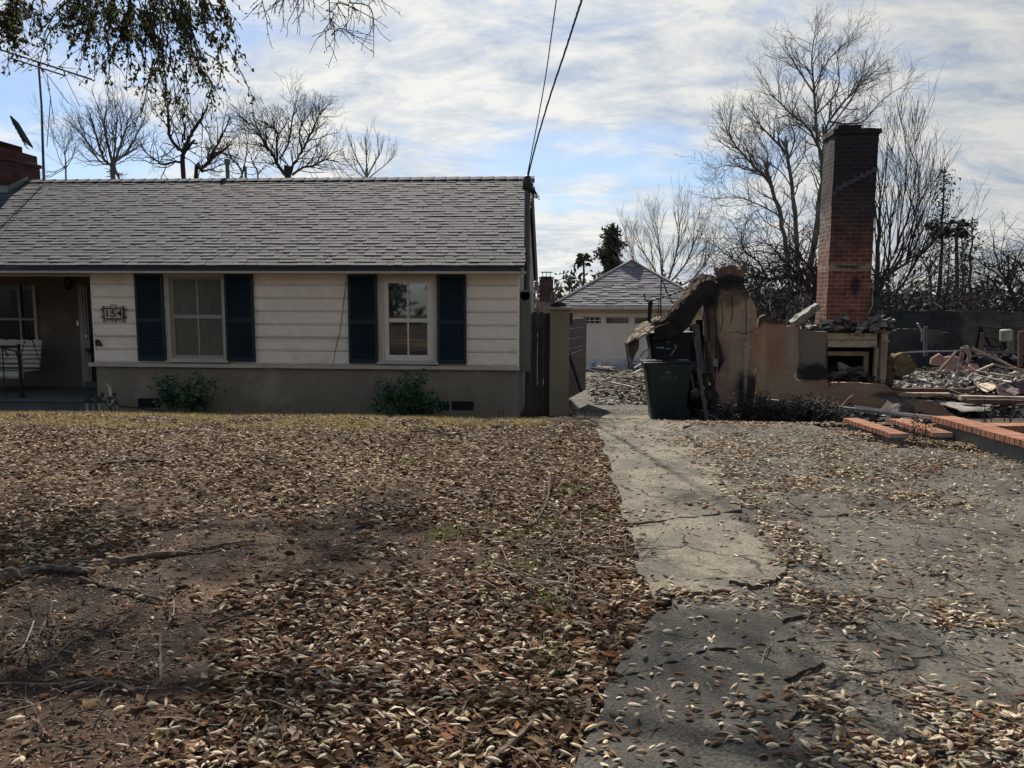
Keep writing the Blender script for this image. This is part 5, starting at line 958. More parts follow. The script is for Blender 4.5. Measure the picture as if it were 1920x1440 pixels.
# ---- wheelie bins
def bin_(px0, px1, ytop, ybot, Y, body, label, emblem, seed):
    c = U((px0 + px1) / 2, ybot, Y); zg = g1(c.x, Y + .2) + (0 if emblem else 0.36)
    sc = Y / 1400; wT = (px1 - px0) * sc * 0.96; h = (ybot - ytop) * sc; wB = wT * 0.66; cx = (U(px0, ytop, Y).x + U(px1, ytop, Y).x) / 2 - 0.02
    e = empty('wheelie_bin', (cx, Y + 0.3, zg), label, 'bin'); D = 0.62; d2 = 0.5
    z0, z1 = zg + 0.03, zg + 0.03 + h * 0.985
    V = []; Fq = []; nx = 9
    def ring(z, wx, dy, xo):
        r = 0.07; pts = []
        for (sx, sy) in ((-1, -1), (1, -1), (1, 1), (-1, 1)):
            for k in range(4):
                a = math.atan2(sy, sx) + (k - 1.5) * (PI / 2) / 3 * 0.9
                pts.append((cx + xo + sx * (wx / 2 - r) + r * math.cos(a), Y + 0.31 + sy * (dy / 2 - r) + r * math.sin(a), z))
        pts.sort(key=lambda p: math.atan2((p[1] - Y - .31) / dy, (p[0] - cx - xo) / wx)); return pts
    lv = [(0, wB * 1.0, d2, 0.0), (0.02, wB * 1.03, d2 * 1.02, 0), (0.35, wB + (wT * .92 - wB) * .35, d2 + .35 * (D - d2), -0.012), (0.88, wT * 0.9, D * 0.97, -0.02), (0.885, wT * 0.935, D, -0.02), (0.965, wT * 0.95, D * 1.01, -0.02), (0.966, wT * 1.0, D * 1.06, -0.02), (1.0, wT, D * 1.06, -0.02), (1.0, wT * 0.95, D * 1.0, -0.02)]
    rr = [ring(z0 + (z1 - z0) * t, a, b_, xo) for t, a, b_, xo in lv]; n = len(rr[0]); m = M()
    m.add([p for r in rr for p in r], [(i * n + j, i * n + (j + 1) % n, (i + 1) * n + (j + 1) % n, (i + 1) * n + j) for i in range(len(rr) - 1) for j in range(n)] + [tuple(range(n))])
    bo = m.build('body', body, e, bevel=0)
    m = M(); z = z1; m.add([(cx - wT * .5 - .03, Y - .02, z + .0), (cx + wT * .44, Y - .02, z + .018), (cx + wT * .44, Y + .64, z + .018), (cx - wT * .5 - .03, Y + .64, z), (cx - wT * .5 - .03, Y - .02, z + .02), (cx + wT * .44, Y - .02, z + .042), (cx + wT * .44, Y + .64, z + .042), (cx - wT * .5 - .03, Y + .64, z + .02)], [(0, 3, 2, 1), (4, 5, 6, 7), (0, 1, 5, 4), (1, 2, 6, 5), (2, 3, 7, 6), (3, 0, 4, 7)])
    m.build('lid', body, e, bevel=0.006)
    m = M(); m.cyl((cx + wT * .49, Y + .05, z1 + .0), (cx + wT * .49, Y + .58, z1 + .0), 0.018, 8); m.box(cx + wT * .42, cx + wT * .5, Y + .03, Y + .06, z1 - .05, z1 + .02); m.box(cx + wT * .42, cx + wT * .5, Y + .56, Y + .6, z1 - .05, z1 + .02); m.build('handle', body, e)
    for yy in (Y + 0.0, Y + 0.53):
        wxp = cx + wB / 2 - 0.06; m = M(); R = 0.135; zc = zg + R
        m.tube([(wxp, yy, zc), (wxp, yy + .02, zc), (wxp, yy + .02, zc), (wxp, yy + .07, zc), (wxp, yy + .085, zc)], [R * .5, R * .6, R * .93, R, R * .9], 20); w_ = m.build('wheel', mat('tyre_black', (0.008, 0.008, 0.010), None, 6, 0.6), e, smooth=False)
    if emblem:
        em = mat('bin_print', (0.075, 0.105, 0.115), (0.04, 0.06, 0.068), 30, 0.6)
        k = 1 / 107.0; s = (px1 - px0) / 98 * 0.9; X = lambda v: cx + (v - 1261) * 0.0089 * s; Z = lambda v: z1 - (v - 668) * 0.0093 * s
        ys_ = Y - 0.01
        def fr(z): # front surface y at height z
            t = (z - z0) / (z1 - z0); return Y + 0.31 - (d2 + (D - d2) * min(t / .88, 1)) / 2 * 1.0 - 0.004
        m = M(); pts = [(X(1255) + math.cos(a) * 0.055 * (1 + .12 * math.sin(5 * a)), fr(Z(687)), Z(687) + math.sin(a) * 0.042) for a in [PI * i / 12 for i in range(13)]]
        m.slab(pts, (0, 0.008, 0)); m.box(X(1255) - 0.008, X(1255) + 0.008, fr(Z(690)), fr(Z(690)) + 0.01, Z(691), Z(687))
        for i, zv in enumerate((694, 698, 701)):
            for q in range(14):
                if (q * 7 + i * 3) % 5 == 0: continue
                a = X(1238 + i * .5) + q * 0.021; m.box(a, a + 0.014, fr(Z(zv)) - 0.0, fr(Z(zv)) + 0.01, Z(zv), Z(zv) + (0.012 if q % 3 else 0.018))
        m.build('printed_emblem', em, e)
    else:
        em = mat('bin_print_white', (0.5, 0.5, 0.5), (0.25, 0.25, 0.25), 60, 0.6); m = M()
        for q, (a, w_) in enumerate([(1231, 2), (1234, 1.2), (1236.5, 2.4), (1240, 2.4), (1243, 2), (1249, 3), (1253, 2.5), (1256, 2)]):
            p = U(a, 652 + (q > 4), Y - .012); m.box(p.x, p.x + w_ * .0088, p.y, p.y + .012, p.z - .012, p.z + (.016 if q < 5 else 0.0))
        for a, b_ in ((1252, 630.5), (1253, 642)): p = U(a, b_, Y - .012); m.box(p.x - .02, p.x + .02, p.y, p.y + .012, p.z - .006, p.z + .006)
        m.build('print', em, e)
    return e
bgreen = mat('bin_green', (0.004, 0.019, 0.020), (0.003, 0.013, 0.015), 3, 0.42, 0.1, 60, fine=0.15, c3=(0.02, 0.04, 0.038), c3amt=0.2)
bdark = mat('bin_charred', (0.004, 0.007, 0.011), (0.002, 0.004, 0.007), 3, 0.7, 0.2, 60)
bin_(1212, 1309, 669, 779, 12.5, bgreen, 'dark green wheelie bin with closed lid and tree emblem standing on the driveway', True, 1)
bin_(1219, 1312, 612, 728, 13.4, bdark, 'blackened wheelie bin standing behind the green bin under the sagging sheet', False, 2)
p = U(1257, 664, 12.6); tag(M().tube([U(1257, 667, 12.6), U(1262, 660, 12.6), U(1267, 653, 12.65), U(1268, 648, 12.65), U(1264, 647.5, 12.65)], 0.007, 5).build('curled_wire', pipe), 'thin curled wire sticking up from the green bin lid', 'wire')

# ================================================================== BRICK STEP WALLS
redc = mat('brick_cap', (0.42, 0.17, 0.10), island=[(0, (0.22, 0.092, 0.052)), (0.35, (0.29, 0.13, 0.078)), (0.7, (0.25, 0.108, 0.064)), (0.9, (0.32, 0.175, 0.115)), (1, (0.17, 0.08, 0.05))], rgh=0.95, bump=0.8, bscale=60, fine=0.22, c3=(0.30, 0.22, 0.17), c3amt=0.22, c3scale=9)
mort = mat('cap_mortar', (0.33, 0.29, 0.25), None, 20, 0.95)
blkm = mat('block_grey', (0.155, 0.15, 0.125), (0.11, 0.105, 0.09), 1.5, 0.95, 0.6, 40, fine=0.15, c3=(0.2, 0.19, 0.16), c3amt=0.25)
def stepwall(a, b_, width, ztop, label, extra=None):
    """a, b_: ends of the left edge on plan (world xy); wall lies to the right of the line"""
    a = Vector((a[0], a[1], 0)); b_ = Vector((b_[0], b_[1], 0)); d = b_ - a; Lh = d.length; u = d / Lh; n = Vector((-u.y, u.x, 0))
    if n.x < 0: n = -n
    e = empty('brick_capped_wall', (a.x, a.y, g1(a.x, a.y)), label, 'low wall', 'low brick capped walls at the right edge of the driveway')
    k = max(2, round(Lh / 0.078)); th = 0.057 if ztop < .2 else 0.07; m = M()
    for i in range(k):
        c = a + u * (Lh * (i + 0.5) / k) + n * (width / 2) + Vector((0, 0, ztop - th / 2 + random.uniform(-.002, .002)))
        m.obox(c, u * (Lh / k / 2 - 0.005), n * (width / 2 + random.uniform(-.003, .003)), Vector((0, 0, th / 2)))
    m.build('brick_cap', redc, e, bevel=0.003)
    m = M(); m.obox(a + u * Lh / 2 + n * width / 2 + Vector((0, 0, ztop - th / 2)), u * (Lh / 2 - .004), n * (width / 2 - 0.005), Vector((0, 0, th / 2 - 0.005))); m.build('mortar_bed', mort, e)
    m = M(); zb = -0.55; h = ztop - th - zb; m.obox(a + u * (Lh / 2 + .01) + n * width / 2 + Vector((0, 0, zb + h / 2)), u * (Lh / 2 - 0.03), n * (width / 2 - 0.035), Vector((0, 0, h / 2 - .001))); m.build('block_base', blkm, e)
    return e
def atz(px, py, z):
    d = ray(px, py); t = (z - CAMZ) / d.z; return (d.x * t, d.y * t)
z1 = 0.165
stepwall(atz(1580, 783.5, z1), atz(1671, 813, z1), 0.2, z1, 'low brick capped block wall, shortest and leftmost, nearest the ruin')
stepwall(atz(1667, 784.5, z1), atz(1750, 811, z1), 0.22, z1, 'low brick capped block wall in the middle with dry weeds at its foot')
z3 = 0.285
e3 = stepwall(atz(1747, 779.5, z3), atz(1990, 845, z3), 0.27, z3, 'longest low brick capped block wall, running out of the photo at right')
stepwall(atz(1835, 793, z3), atz(1990, 793, z3), 0.2, z3, 'level brick capped wall running straight right from the longest one')

# ================================================================== BACK YARD: block wall, debris field
YBk = 25.5
bkm = brickmat('burnt_block_wall', (0.11, 0.095, 0.08), (0.075, 0.066, 0.057), (0.07, 0.062, 0.055), 0.42, 0.21, 0.012, spots=[(*U(1700, 605, YBk), 1.6, 1, 1.0, 0.85, (0.02, 0.024, 0.03)), (*U(1770, 610, YBk), 0.8, 1, 1.5, 0.8, (0.018, 0.022, 0.028)), (*U(1880, 600, YBk), 0.5, 1, 0.9, 0.5, (0.035, 0.04, 0.03))])
bw_ = empty('yard_block_wall', U(1780, 650, YBk), 'long sooty concrete block wall across the back of the burnt lot', 'wall')
xs0 = U(1640, 600, YBk).x; xs1 = U(2300, 600, YBk).x; m = M(); x = xs0; r = np.random.RandomState(4)
while x < xs1:
    w = 0.82; zt_ = U(1780, 583.5, YBk).z + r.uniform(-0.03, 0.03); m = M().box(x, x + w - 0.01, YBk, YBk + 0.15, -1.4, zt_); rough(m.build('wall_panel', bkm, bw_), 3, 0.012, 0.3); x += w
yw2 = 21.5
w2_ = M().slab([U(1655, 690, yw2), U(1650, 622, yw2), U(1690, 616, yw2), U(1740, 617, yw2), U(1800, 628, yw2), U(1812, 660, yw2), U(1810, 690, yw2)], (0, 0.14, 0)).build('charred_wall_stub', mat('charred_stucco', (0.05, 0.048, 0.048), (0.018, 0.019, 0.024), 1.6, 0.95, 0.6, 30, c3=(0.085, 0.07, 0.06), c3amt=0.3)); rough(w2_, 4, 0.03, 0.4, 0.015, 0.1)
tag(w2_, 'dark charred wall stub right of the chimney before the block wall', 'wall')
# debris floor (ash mound) as terrain under the loose pieces
def mound(x, y):
    c = np.clip((x - 5.9) / 0.8, 0, 1) * np.clip((y - 14.4) / 1.5, 0, 1) * np.clip((25.2 - y) / 2, 0, 1) * np.clip((15.5 - x) / 2, 0, 1)
    return gz(x, y) + c * (0.22 + 0.26 * fnoise(x, y, 1.6, 21) + 0.14 * vnoise(x, y, 0.5, 22)) - 0.06
rng = np.random.RandomState(8)
sheet('ash_field', np.arange(4.8, 17, 0.12), np.arange(13.9, 25.5, 0.12), mound, mat('ash_soil', (0.22, 0.205, 0.185), (0.06, 0.053, 0.047), 5, 0.95, 1, 25, c3=(0.05, 0.045, 0.042), c3amt=0.4, c3scale=1.1, bdist=0.04, fine=0.3), kind='structure', label='ground of pale ash and char on the burnt lot')
rubble('ash_rubble', 36000, lf(5.2, 15, 14.2, 25), lambda x, y, r: mound(x, y) + 0.03 + r.rand(len(x)) * 0.03, ash, 'mixed ash, plaster and char rubble covering the burnt lot', 0.015, 0.14, 5, tilt=0.7)
rubble('white_ash_rubble', 15000, lambda r, n: (6.2 + np.abs(r.randn(n)) * 1.8, 15.5 + r.rand(n) ** 0.8 * 6), lambda x, y, r: mound(x, y) + 0.07 + r.rand(len(x)) * 0.03, ashw, 'white ash and broken plaster right of the fireplace', 0.012, 0.085, 6, tilt=0.7)
rubble('driveway_rubble', 3600, lambda r, n: (lambda x, y: (x[(y > 15.2)], y[(y > 15.2)]))(0.7 + r.rand(n) * 3.6, 15.0 + np.abs(r.randn(n)) * 4.5), lambda x, y, r: gz(x, y) + 0.01 + 0.22 * np.clip((x - 1.6) / 2.0, 0, 1) * vnoise(x, y, 0.9, 31) * (y > 16), ash, 'rubble and ash strewn across the driveway beyond the gate', 0.012, 0.09, 9, tilt=0.6)
rubble('garage_foot_rubble', 160, lf(1.0, 4.2, 27.6, 28.8), lambda x, y, r: gz(x, y) + 0.0 + r.rand(len(x)) * 0.05, mat('wrapped_white', (0.45, 0.47, 0.5), (0.28, 0.30, 0.33), 4, 0.6), 'pale bundled debris along the foot of the garage door', 0.08, 0.32, 10, flat=0.7)
rubble('char_rubble', 1800, lambda r, n: (3.0 + r.rand(n) * 3.4, 12.6 + r.rand(n) * 1.5), lambda x, y, r: gz(x, y) + 0.02 + r.rand(len(x)) * 0.05, charm, 'black char and lath fragments along the foot of the ruined walls', 0.02, 0.16, 12, tilt=0.6)
def sticks(name, n, xf, zf, m, label, seed, l0, l1, r0):
    r = random.Random(seed); T = M()
    for _ in range(n):
        x, y = xf(r); a = r.uniform(0, 6.28); L0 = r.uniform(l0, l1); z = zf(x, y) + r.uniform(.0, .12); d = Vector((math.cos(a), math.sin(a), r.gauss(0, .22))) * L0 / 2; c = Vector((x, y, z + .04)); k = Vector((r.gauss(0, .05), r.gauss(0, .05), r.uniform(-.03, .08))) * L0
        T.tube([c - d, c + k, c + d], r0 * r.uniform(.5, 1.5), 4)
    return tag(T.build(name, m, fixn=False), label, 'debris', kind='stuff')
stkm = mat('stick_debris', (0.1, 0.08, 0.07), island=[(0, (0.025, 0.02, 0.02)), (.45, (0.09, 0.065, 0.05)), (.75, (0.2, 0.165, 0.13)), (1, (0.4, 0.37, 0.33))], rgh=.9)
mz = lambda x, y: float(mound(np.array(x), np.array(y)))
sticks('lath_debris', 420, lambda r: (r.uniform(5.6, 14.5), r.uniform(14.4, 24)), mz, stkm, 'charred lath, wire and splinters tangled over the burnt lot', 3, .2, 1.1, .013)
sticks('driveway_lath_debris', 130, lambda r: (r.uniform(1.0, 4.2), r.uniform(15.5, 26)), g1, stkm, 'charred lath and splinters strewn over the far driveway', 4, .2, 1.2, .014)
# countable larger pieces: boards, slabs, pipes, posts
def plank(a, b_, w, t, mt, label, cat='board', name='debris_board', sub=3):
    d = (b_ - a); s = Vector((0, 0, 1)).cross(d); s = s.normalized() if s.length > 1e-4 else Vector((1, 0, 0)); n = d.cross(s).normalized()
    o = M().obox((a + b_) / 2, d / 2, s * w / 2, n * t / 2).build(name, mt); rough(o, sub, 0.012, 0.3, 0.004, 0.06); return tag(o, label, cat)
palew = mat('pale_wood', (0.36, 0.29, 0.22), (0.22, 0.17, 0.13), 4, 0.9, 0.5, stretch=(2, 2, 8)); brw = mat('brown_wood', (0.13, 0.075, 0.055), (0.07, 0.045, 0.035), 4, 0.9, 0.5)
tag(M().tube(smoothline([U(1685, 662, 18), U(1730, 659, 18), U(1790, 658, 18), U(1802, 656, 18)], 4), 0.02, 6).build('bent_pipe', pipe), 'long thin horizontal pipe over the white ash left of the leaning post', 'pipe')
tag(M().tube(smoothline([U(1804, 657, 18), U(1840, 660, 18.2), U(1920, 662, 18.5), U(1990, 664, 18.5)], 4), 0.025, 6).build('bent_pipe', bd), 'long dark horizontal pipe running out of the photo at right', 'pipe')
lp = empty('leaning_post', U(1786, 742, 15.8), 'mottled white and rust metal post leaning among the rubble', 'post')
M().tube([U(1785, 742, 15.8), U(1796, 700, 15.7), U(1806, 652, 15.6)], [0.05, 0.045, 0.045], 8).build('shaft', mat('mottled_post', (0.50, 0.45, 0.42), (0.13, 0.07, 0.055), 9, 0.8, 0.5), lp)
M().tube([U(1806, 652, 15.6), U(1812, 651, 15.65), U(1818, 668, 15.8), U(1810, 690, 15.9)], [0.045, 0.05, 0.04, 0.03], 6).build('hook', mat('mottled_post', (0.5, 0.45, 0.42)), lp)
plank(U(1759, 698, 16.5), U(1793, 660, 16.8), 0.05, 0.04, brw, 'dark rusty bar leaning left of the mottled post', 'bar')
plank(U(1822, 652, 17), U(1925, 700, 16.5), 0.07, 0.05, palew, 'long pale timber sloping down right from the mottled post', 'timber')
plank(U(1830, 697, 16.2), U(1862, 683, 16.4), 0.05, 0.04, palew, 'short pale timber rising to the peaked board', 'timber')
plank(U(1862, 683, 16.4), U(1890, 689, 16.4), 0.05, 0.04, palew, 'short pale timber falling right from the peaked board', 'timber')
plank(U(1828, 696, 16.0), U(1900, 707, 15.6), 0.05, 0.03, palew, 'thin pale lath in front of the brown rubble hollow', 'lath')
plank(U(1890, 690, 16.4), U(1950, 694, 16.4), 0.06, 0.04, palew, 'pale horizontal timber at the right photo edge', 'timber')
for (x0_, x1_, yy_, Y, mt_, lab) in [(1670, 1818, 731, 15.2, brw, 'long brown beam lying left behind the mottled post foot'), (1670, 1780, 739, 15.0, palew, 'long pale beam edge lying just below the brown beam'), (1800, 1925, 746, 14.6, palew, 'long pale beam lying right of the mottled post foot'), (1812, 1960, 752, 14.5, brw, 'long brown beam below the pale beam at right')]:
    plank(U(x0_, yy_, Y), U(x1_, yy_ + 2, Y), 0.12, 0.085, mt_, lab, 'beam', 'fallen_beam')
def slabp(pts, Y, mt, label, th=0.05, tilt=0.25, name='broken_slab', amp=0.02):
    zmin = min(p[1] for p in pts); zmax = max(p[1] for p in pts)
    P = [U(x, y, Y + tilt * (zmax - y) / max(1, zmax - zmin)) for x, y in pts]
    o = M().slab(P, (0, th, 0.02)).build(name, mt); rough(o, 3, amp, 0.15, 0.008, 0.05); return tag(o, label, 'slab')
pk1 = mat('pink_plaster', (0.36, 0.22, 0.18), (0.25, 0.15, 0.125), 3, 0.9, 0.3); pk2 = mat('pale_plaster', (0.60, 0.47, 0.36), (0.5, 0.38, 0.29), 3, 0.9, 0.3); br1 = mat('brown_plaster', (0.13, 0.085, 0.085), (0.09, 0.06, 0.06), 3, 0.9, 0.3)
slabp([(1835, 724), (1850, 719), (1868, 720), (1869, 727), (1852, 735), (1845, 733)], 15.2, pk2, 'pale peach broken plaster slab right of the mottled post', tilt=0.5)
slabp([(1870, 725), (1886, 719), (1898, 730), (1893, 742), (1872, 741)], 15.1, br1, 'brown broken plaster slab beside the pale peach one')
slabp([(1900, 718), (1920, 712), (1945, 714), (1945, 742), (1912, 738)], 15.3, br1, 'large brown broken plaster slab at the right photo edge')
slabp([(1888, 735), (1898, 727), (1912, 732), (1905, 741)], 14.9, mat('mauve_plaster', (0.17, 0.12, 0.12)), 'mauve broken slab wedged between the brown slabs')
slabp([(1745, 684), (1746, 672), (1762, 664), (1772, 670), (1790, 668), (1800, 672), (1798, 690), (1776, 694), (1760, 686)], 19.5, pk1, 'pink plaster sheet standing behind the white ash', tilt=0.1)
slabp([(1803, 690), (1815, 686), (1833, 684), (1835, 694), (1818, 700), (1806, 698)], 17.5, pk1, 'crumpled pink plaster heap right of the mottled post', amp=0.06)
slabp([(1893, 704), (1905, 696), (1912, 704), (1905, 706)], 16.2, mat('tan_plaster', (0.35, 0.29, 0.2)), 'small tan triangular slab at far right')
slabp([(1750, 752), (1800, 757), (1862, 765), (1845, 771), (1805, 772), (1780, 764)], 14.0, mat('grey_sheet', (0.24, 0.225, 0.21), (0.13, 0.12, 0.11), 5, 0.9, 0.5), 'flat grey sheet lying over the dark hollow behind the brick walls', tilt=1.0, th=0.03)
o = M().slab([U(1678, 702, 17), U(1679, 670, 17), U(1690, 664, 17), U(1707, 666, 17), U(1716, 690, 17), U(1714, 698, 17), U(1690, 706, 17)], (0, 0.5, 0)).build('insulation_block', mat('tan_block', (0.15, 0.115, 0.06), (0.07, 0.055, 0.035), 6, 0.95, 0.9, 25)); rough(o, 4, 0.07, 0.25, 0.02, 0.06); tag(o, 'tan fibrous block lying right of the fireplace', 'debris block')
slabp([(1675, 762), (1690, 752), (1712, 762), (1722, 786), (1690, 790), (1668, 780)], 13.0, mat('lumpy_brown', (0.11, 0.085, 0.075), (0.05, 0.04, 0.04), 8, 0.95, 1, 15), 'lumpy brown rubble block between the first two brick capped walls', th=0.4, amp=0.08)
# posts and burnt appliance in the back right
for (x, t, bo, Y, r_, mt_, lab) in [(1841, 624, 660, 20, 0.045, brw, 'short rusty post at the left of the burnt shed frame'), (1913, 621, 688, 17.5, 0.05, brw, 'taller rusty post near the right photo edge'), (1895, 620, 660, 19, 0.07, mat('grey_post', (0.12, 0.12, 0.10)), 'grey square post below the pale tank'), (1735, 612, 668, 19, 0.045, bd, 'grey post standing before the charred wall stub')]:
    o = M().tube([U(x, bo, Y), U(x + .5, t, Y)], r_, 6).build('burnt_post', mt_); tag(o, lab, 'post')
o = M().tube([U(1728, 640, 18.9), U(1728, 622, 18.9), U(1720, 606, 18.9)], 0.02, 5).build('bent_rod', pipe); tag(o, 'bent pale rod curling over the charred wall stub', 'rod')
tk = M().tube([U(1886, 640, 18.8), U(1886, 638, 18.8), U(1886, 619, 18.8), U(1886, 617.5, 18.8)], [0.1, 0.13, 0.13, 0.1], 16).build('water_tank', mat('tank_green', (0.30, 0.32, 0.24), (0.18, 0.19, 0.15), 5, 0.6, 0.2), smooth=False); tag(tk, 'pale green cylindrical tank on the grey post in the back yard', 'tank')
fr = empty('burnt_shed_frame', U(1870, 660, 21), 'collapsed black shed frame in the back right corner', 'shed')
for i, (a, b_) in enumerate([((1838, 612), (1830, 655)), ((1838, 612), (1880, 616)), ((1880, 616), (1884, 655)), ((1842, 630), (1900, 640)), ((1845, 648), (1920, 652)), ((1900, 640), (1930, 612)), ((1838, 612), (1858, 650))]): M().tube([U(*a, 21), U(*b_, 21.4)], 0.035, 5).build('bar', charm if i % 2 else blk, fr)
rubble('shed_debris', 500, lf(11.0, 15.5, 20.5, 22.5), lambda x, y, r: gz(x, y) + 0.3 + r.rand(len(x)) * 0.6, charm, 'black debris inside the collapsed shed frame', 0.05, 0.35, 14, tilt=1.2)
# gutter rail lying in front
gt2 = empty('fallen_gutter', U(1600, 765, 12.6), 'long white metal gutter lying in front of the low stucco wall', 'gutter')
wm = mat('white_metal', (0.55, 0.55, 0.55), (0.35, 0.35, 0.36), 6, 0.35, metal=0.3)
a, b_ = U(1416, 749, 13.3), U(1752, 784, 11.9)
M().obox((a + b_) / 2, (b_ - a) / 2, Vector((0, 0.045, 0)), Vector((0, 0, 0.028))).build('trough', mat('gutter_grey', (0.18, 0.18, 0.18)), gt2)
M().tube([a + Vector((0, -.05, .03)), b_ + Vector((0, -.05, .03))], 0.012, 6).build('lip', wm, gt2)
a2 = U(1600, 762, 12.5); M().obox((a2 + b_) / 2 + Vector((0, -.052, -.0)), (b_ - a2) / 2, Vector((0, 0.004, 0)), Vector((0, 0, 0.025))).build('face', wm, gt2)
# driveway far boards
plank(U(1142, 716, 18), U(1190, 727, 16.2), 0.06, 0.03, palew, 'thin pale board lying on the driveway beyond the gate')
plank(U(1108, 690, 22), U(1160, 697, 22), 0.12, 0.05, bd, 'dark board lying on the driveway near the garage')
plank(U(1150, 690, 21), U(1120, 687, 25), 0.08, 0.05, palew, 'pale board end pointing at the garage door')
for i, (a, b_, Y) in enumerate([((1200, 668), (1216, 655), 17), ((1190, 690), (1216, 680), 17), ((1206, 692), (1216, 668), 16.5), ((1188, 700), (1216, 692), 16)]):
    tag(M().tube([U(*a, Y), U((a[0] + b_[0]) / 2, (a[1] + b_[1]) / 2 - 3, Y), U(*b_, Y)], 0.02, 5).build('bent_bar', pipe if i % 2 else brw), ['bent pale bar, highest of the scrap left of the bins', 'pale bar low beside the left of the green bin', 'steep rusty bar beside the left of the green bin', 'lowest pale bar left of the green bin'][i], 'bar', 'scrap bars left of the bins')
# ================================================================== TREES
def grow(T, p, d, Ln, r, lvl, P, rnd):
    n = 5 if lvl > 0 else 4; pts = [p]; rr = [r]; d = d.normalized(); seg = Ln / n
    for i in range(n):
        d = (d + Vector((rnd.gauss(0, 1), rnd.gauss(0, 1), rnd.gauss(0, 1))) * P['wob'] + Vector((0, 0, P['trop']))).normalized()
        p = p + d * seg; pts.append(p); rr.append(max(P['rmin'] * (0.6 if lvl == 0 else 1), r * (1 - (1 - P.get('tap', .45)) * (i + 1) / n)))
    T.tube(pts, rr, 3 if r < 0.05 else 5, cap=False)
    P.setdefault('tips', []).append(pts[-1]) if lvl == 0 and P.get('keep') else None
    if lvl > 0:
        k = P['nch'][min(lvl, len(P['nch']) - 1)]
        for j in range(k):
            t = P.get('t0', 0.25) + (1 - P.get('t0', 0.25)) * (j + rnd.random()) / k; f = t * n; i = min(int(f), n - 1); q = pts[i].lerp(pts[i + 1], f - i)
            dd = (pts[i + 1] - pts[i]).normalized(); a = Vector((rnd.gauss(0, 1), rnd.gauss(0, 1), rnd.gauss(0, 1))); a = (a - dd * a.dot(dd)).normalized(); an = R_(rnd.uniform(*P['ang']))
            grow(T, q, dd * math.cos(an) + a * math.sin(an), Ln * rnd.uniform(*P['ratio']) * (1 - 0.35 * t), rr[i] * 0.55, lvl - 1, P, rnd)
def bare_tree(name, limbs, Y, label, mt, P, seed, zspread=1.0, group=None):
    """limbs: list of [ (px,py,width_px), ... ] centre lines measured on the photo, given their own depths round Y"""
    rnd = random.Random(seed); trunk = M(); crown = M()
    b0 = limbs[0][0]; base = U(b0[0], b0[1], Y); gzz = g1(base.x, Y); P = dict(P)
    e = empty(name, (base.x, Y, gzz), label, 'tree', group)
    for li, lim in enumerate(limbs):
        dy = 0 if li == 0 else rnd.uniform(-1, 1) * zspread; pts = []
        for k, (x, y, w) in enumerate(lim):
            q = U(x, y, Y + dy * (k / max(1, len(lim) - 1))); pts.append((q, w * Y / 1400 / 2))
        if li == 0 or P.get('ground'): pts.insert(0, (Vector((pts[0][0].x, pts[0][0].y, gzz - 0.2)), pts[0][1] * 1.15))
        sm = smoothline([p for p, _ in pts], 4); rr = [0.8 * pts[min(int(i / 4), len(pts) - 1)][1] * (1 - (i % 4) / 4) + 0.8 * pts[min(int(i / 4) + 1, len(pts) - 1)][1] * (i % 4) / 4 for i in range(len(sm))]
        sm = [p + Vector((rnd.gauss(0, 1), rnd.gauss(0, 1), rnd.gauss(0, 1))) * rr[i] * 0.25 if 2 < i else p for i, p in enumerate(sm)]
        trunk.tube(sm, rr, 7, cap=True)
        tot = len(sm); st = 6 if (li == 0) else 2
        for i in range(st, tot - 1):
            if sm[i].z < gzz + P.get('clear', 2.0): continue
            for _ in range(P['per']):
                if rnd.random() > P.get('prob', 0.8): continue
                dd = (sm[i + 1] - sm[i]).normalized(); a = Vector((rnd.gauss(0, 1), rnd.gauss(0, 1), rnd.gauss(0, 1))); a = (a - dd * a.dot(dd)).normalized(); an = R_(rnd.uniform(*P['ang']))
                grow(crown, sm[i].lerp(sm[i + 1], rnd.random()), dd * math.cos(an) + a * math.sin(an), P['len'] * rnd.uniform(0.6, 1.25), min(rr[i] * 0.6, P['r0']), P['lvl'], P, rnd)
        if P.get('tip', True): 
            for _ in range(2): grow(crown, sm[-1], (sm[-1] - sm[-3]).normalized(), P['len'] * P.get('tipk', 0.55), rr[-1], P['lvl'], P, rnd)
    trunk.build('trunk', mt, e, fixn=False); o = crown.build('crown', mt, e, fixn=False)
    return e, crown
bark = mat('bark_dark', (0.045, 0.04, 0.038), (0.025, 0.022, 0.022), 3, 0.95, 0.5, 12)
barkg = mat('bark_grey', (0.14, 0.13, 0.12), (0.085, 0.08, 0.075), 3, 0.95, 0.5, 12)
barkp = mat('bark_pale', (0.22, 0.20, 0.18), (0.15, 0.14, 0.13), 3, 0.95, 0.4, 12)
G1 = 'bare trees standing behind the house'; G2 = 'bare trees standing behind the burnt lot'
PA = dict(per=1, prob=0.9, len=2.4, r0=0.022, lvl=2, nch=[0, 3, 4], ang=(18, 55), ratio=(0.45, 0.8), wob=0.15, trop=0.07, rmin=0.0045, clear=3.0)
bare_tree('bare_tree', [[(214, 340, 11), (212, 311, 10)], [(212, 311, 8), (195, 300, 6), (185, 270, 5), (176, 240, 3)], [(212, 311, 8), (205, 280, 6), (196, 240, 4), (198, 212, 2)], [(212, 311, 8), (222, 285, 6), (235, 245, 4), (240, 225, 2)], [(213, 305, 6), (238, 285, 5), (255, 255, 4), (266, 235, 2)], [(213, 305, 5), (190, 305, 4), (160, 262, 3), (145, 245, 2)], [(213, 300, 5), (216, 265, 4), (220, 215, 2)]], 27, 'rounded bare tree rising behind the left part of the roof', barkg, dict(PA, len=1.0, per=2, lvl=2, nch=[0, 3, 4], trop=0.10, ang=(15, 50)), 1, 1.6, G1)
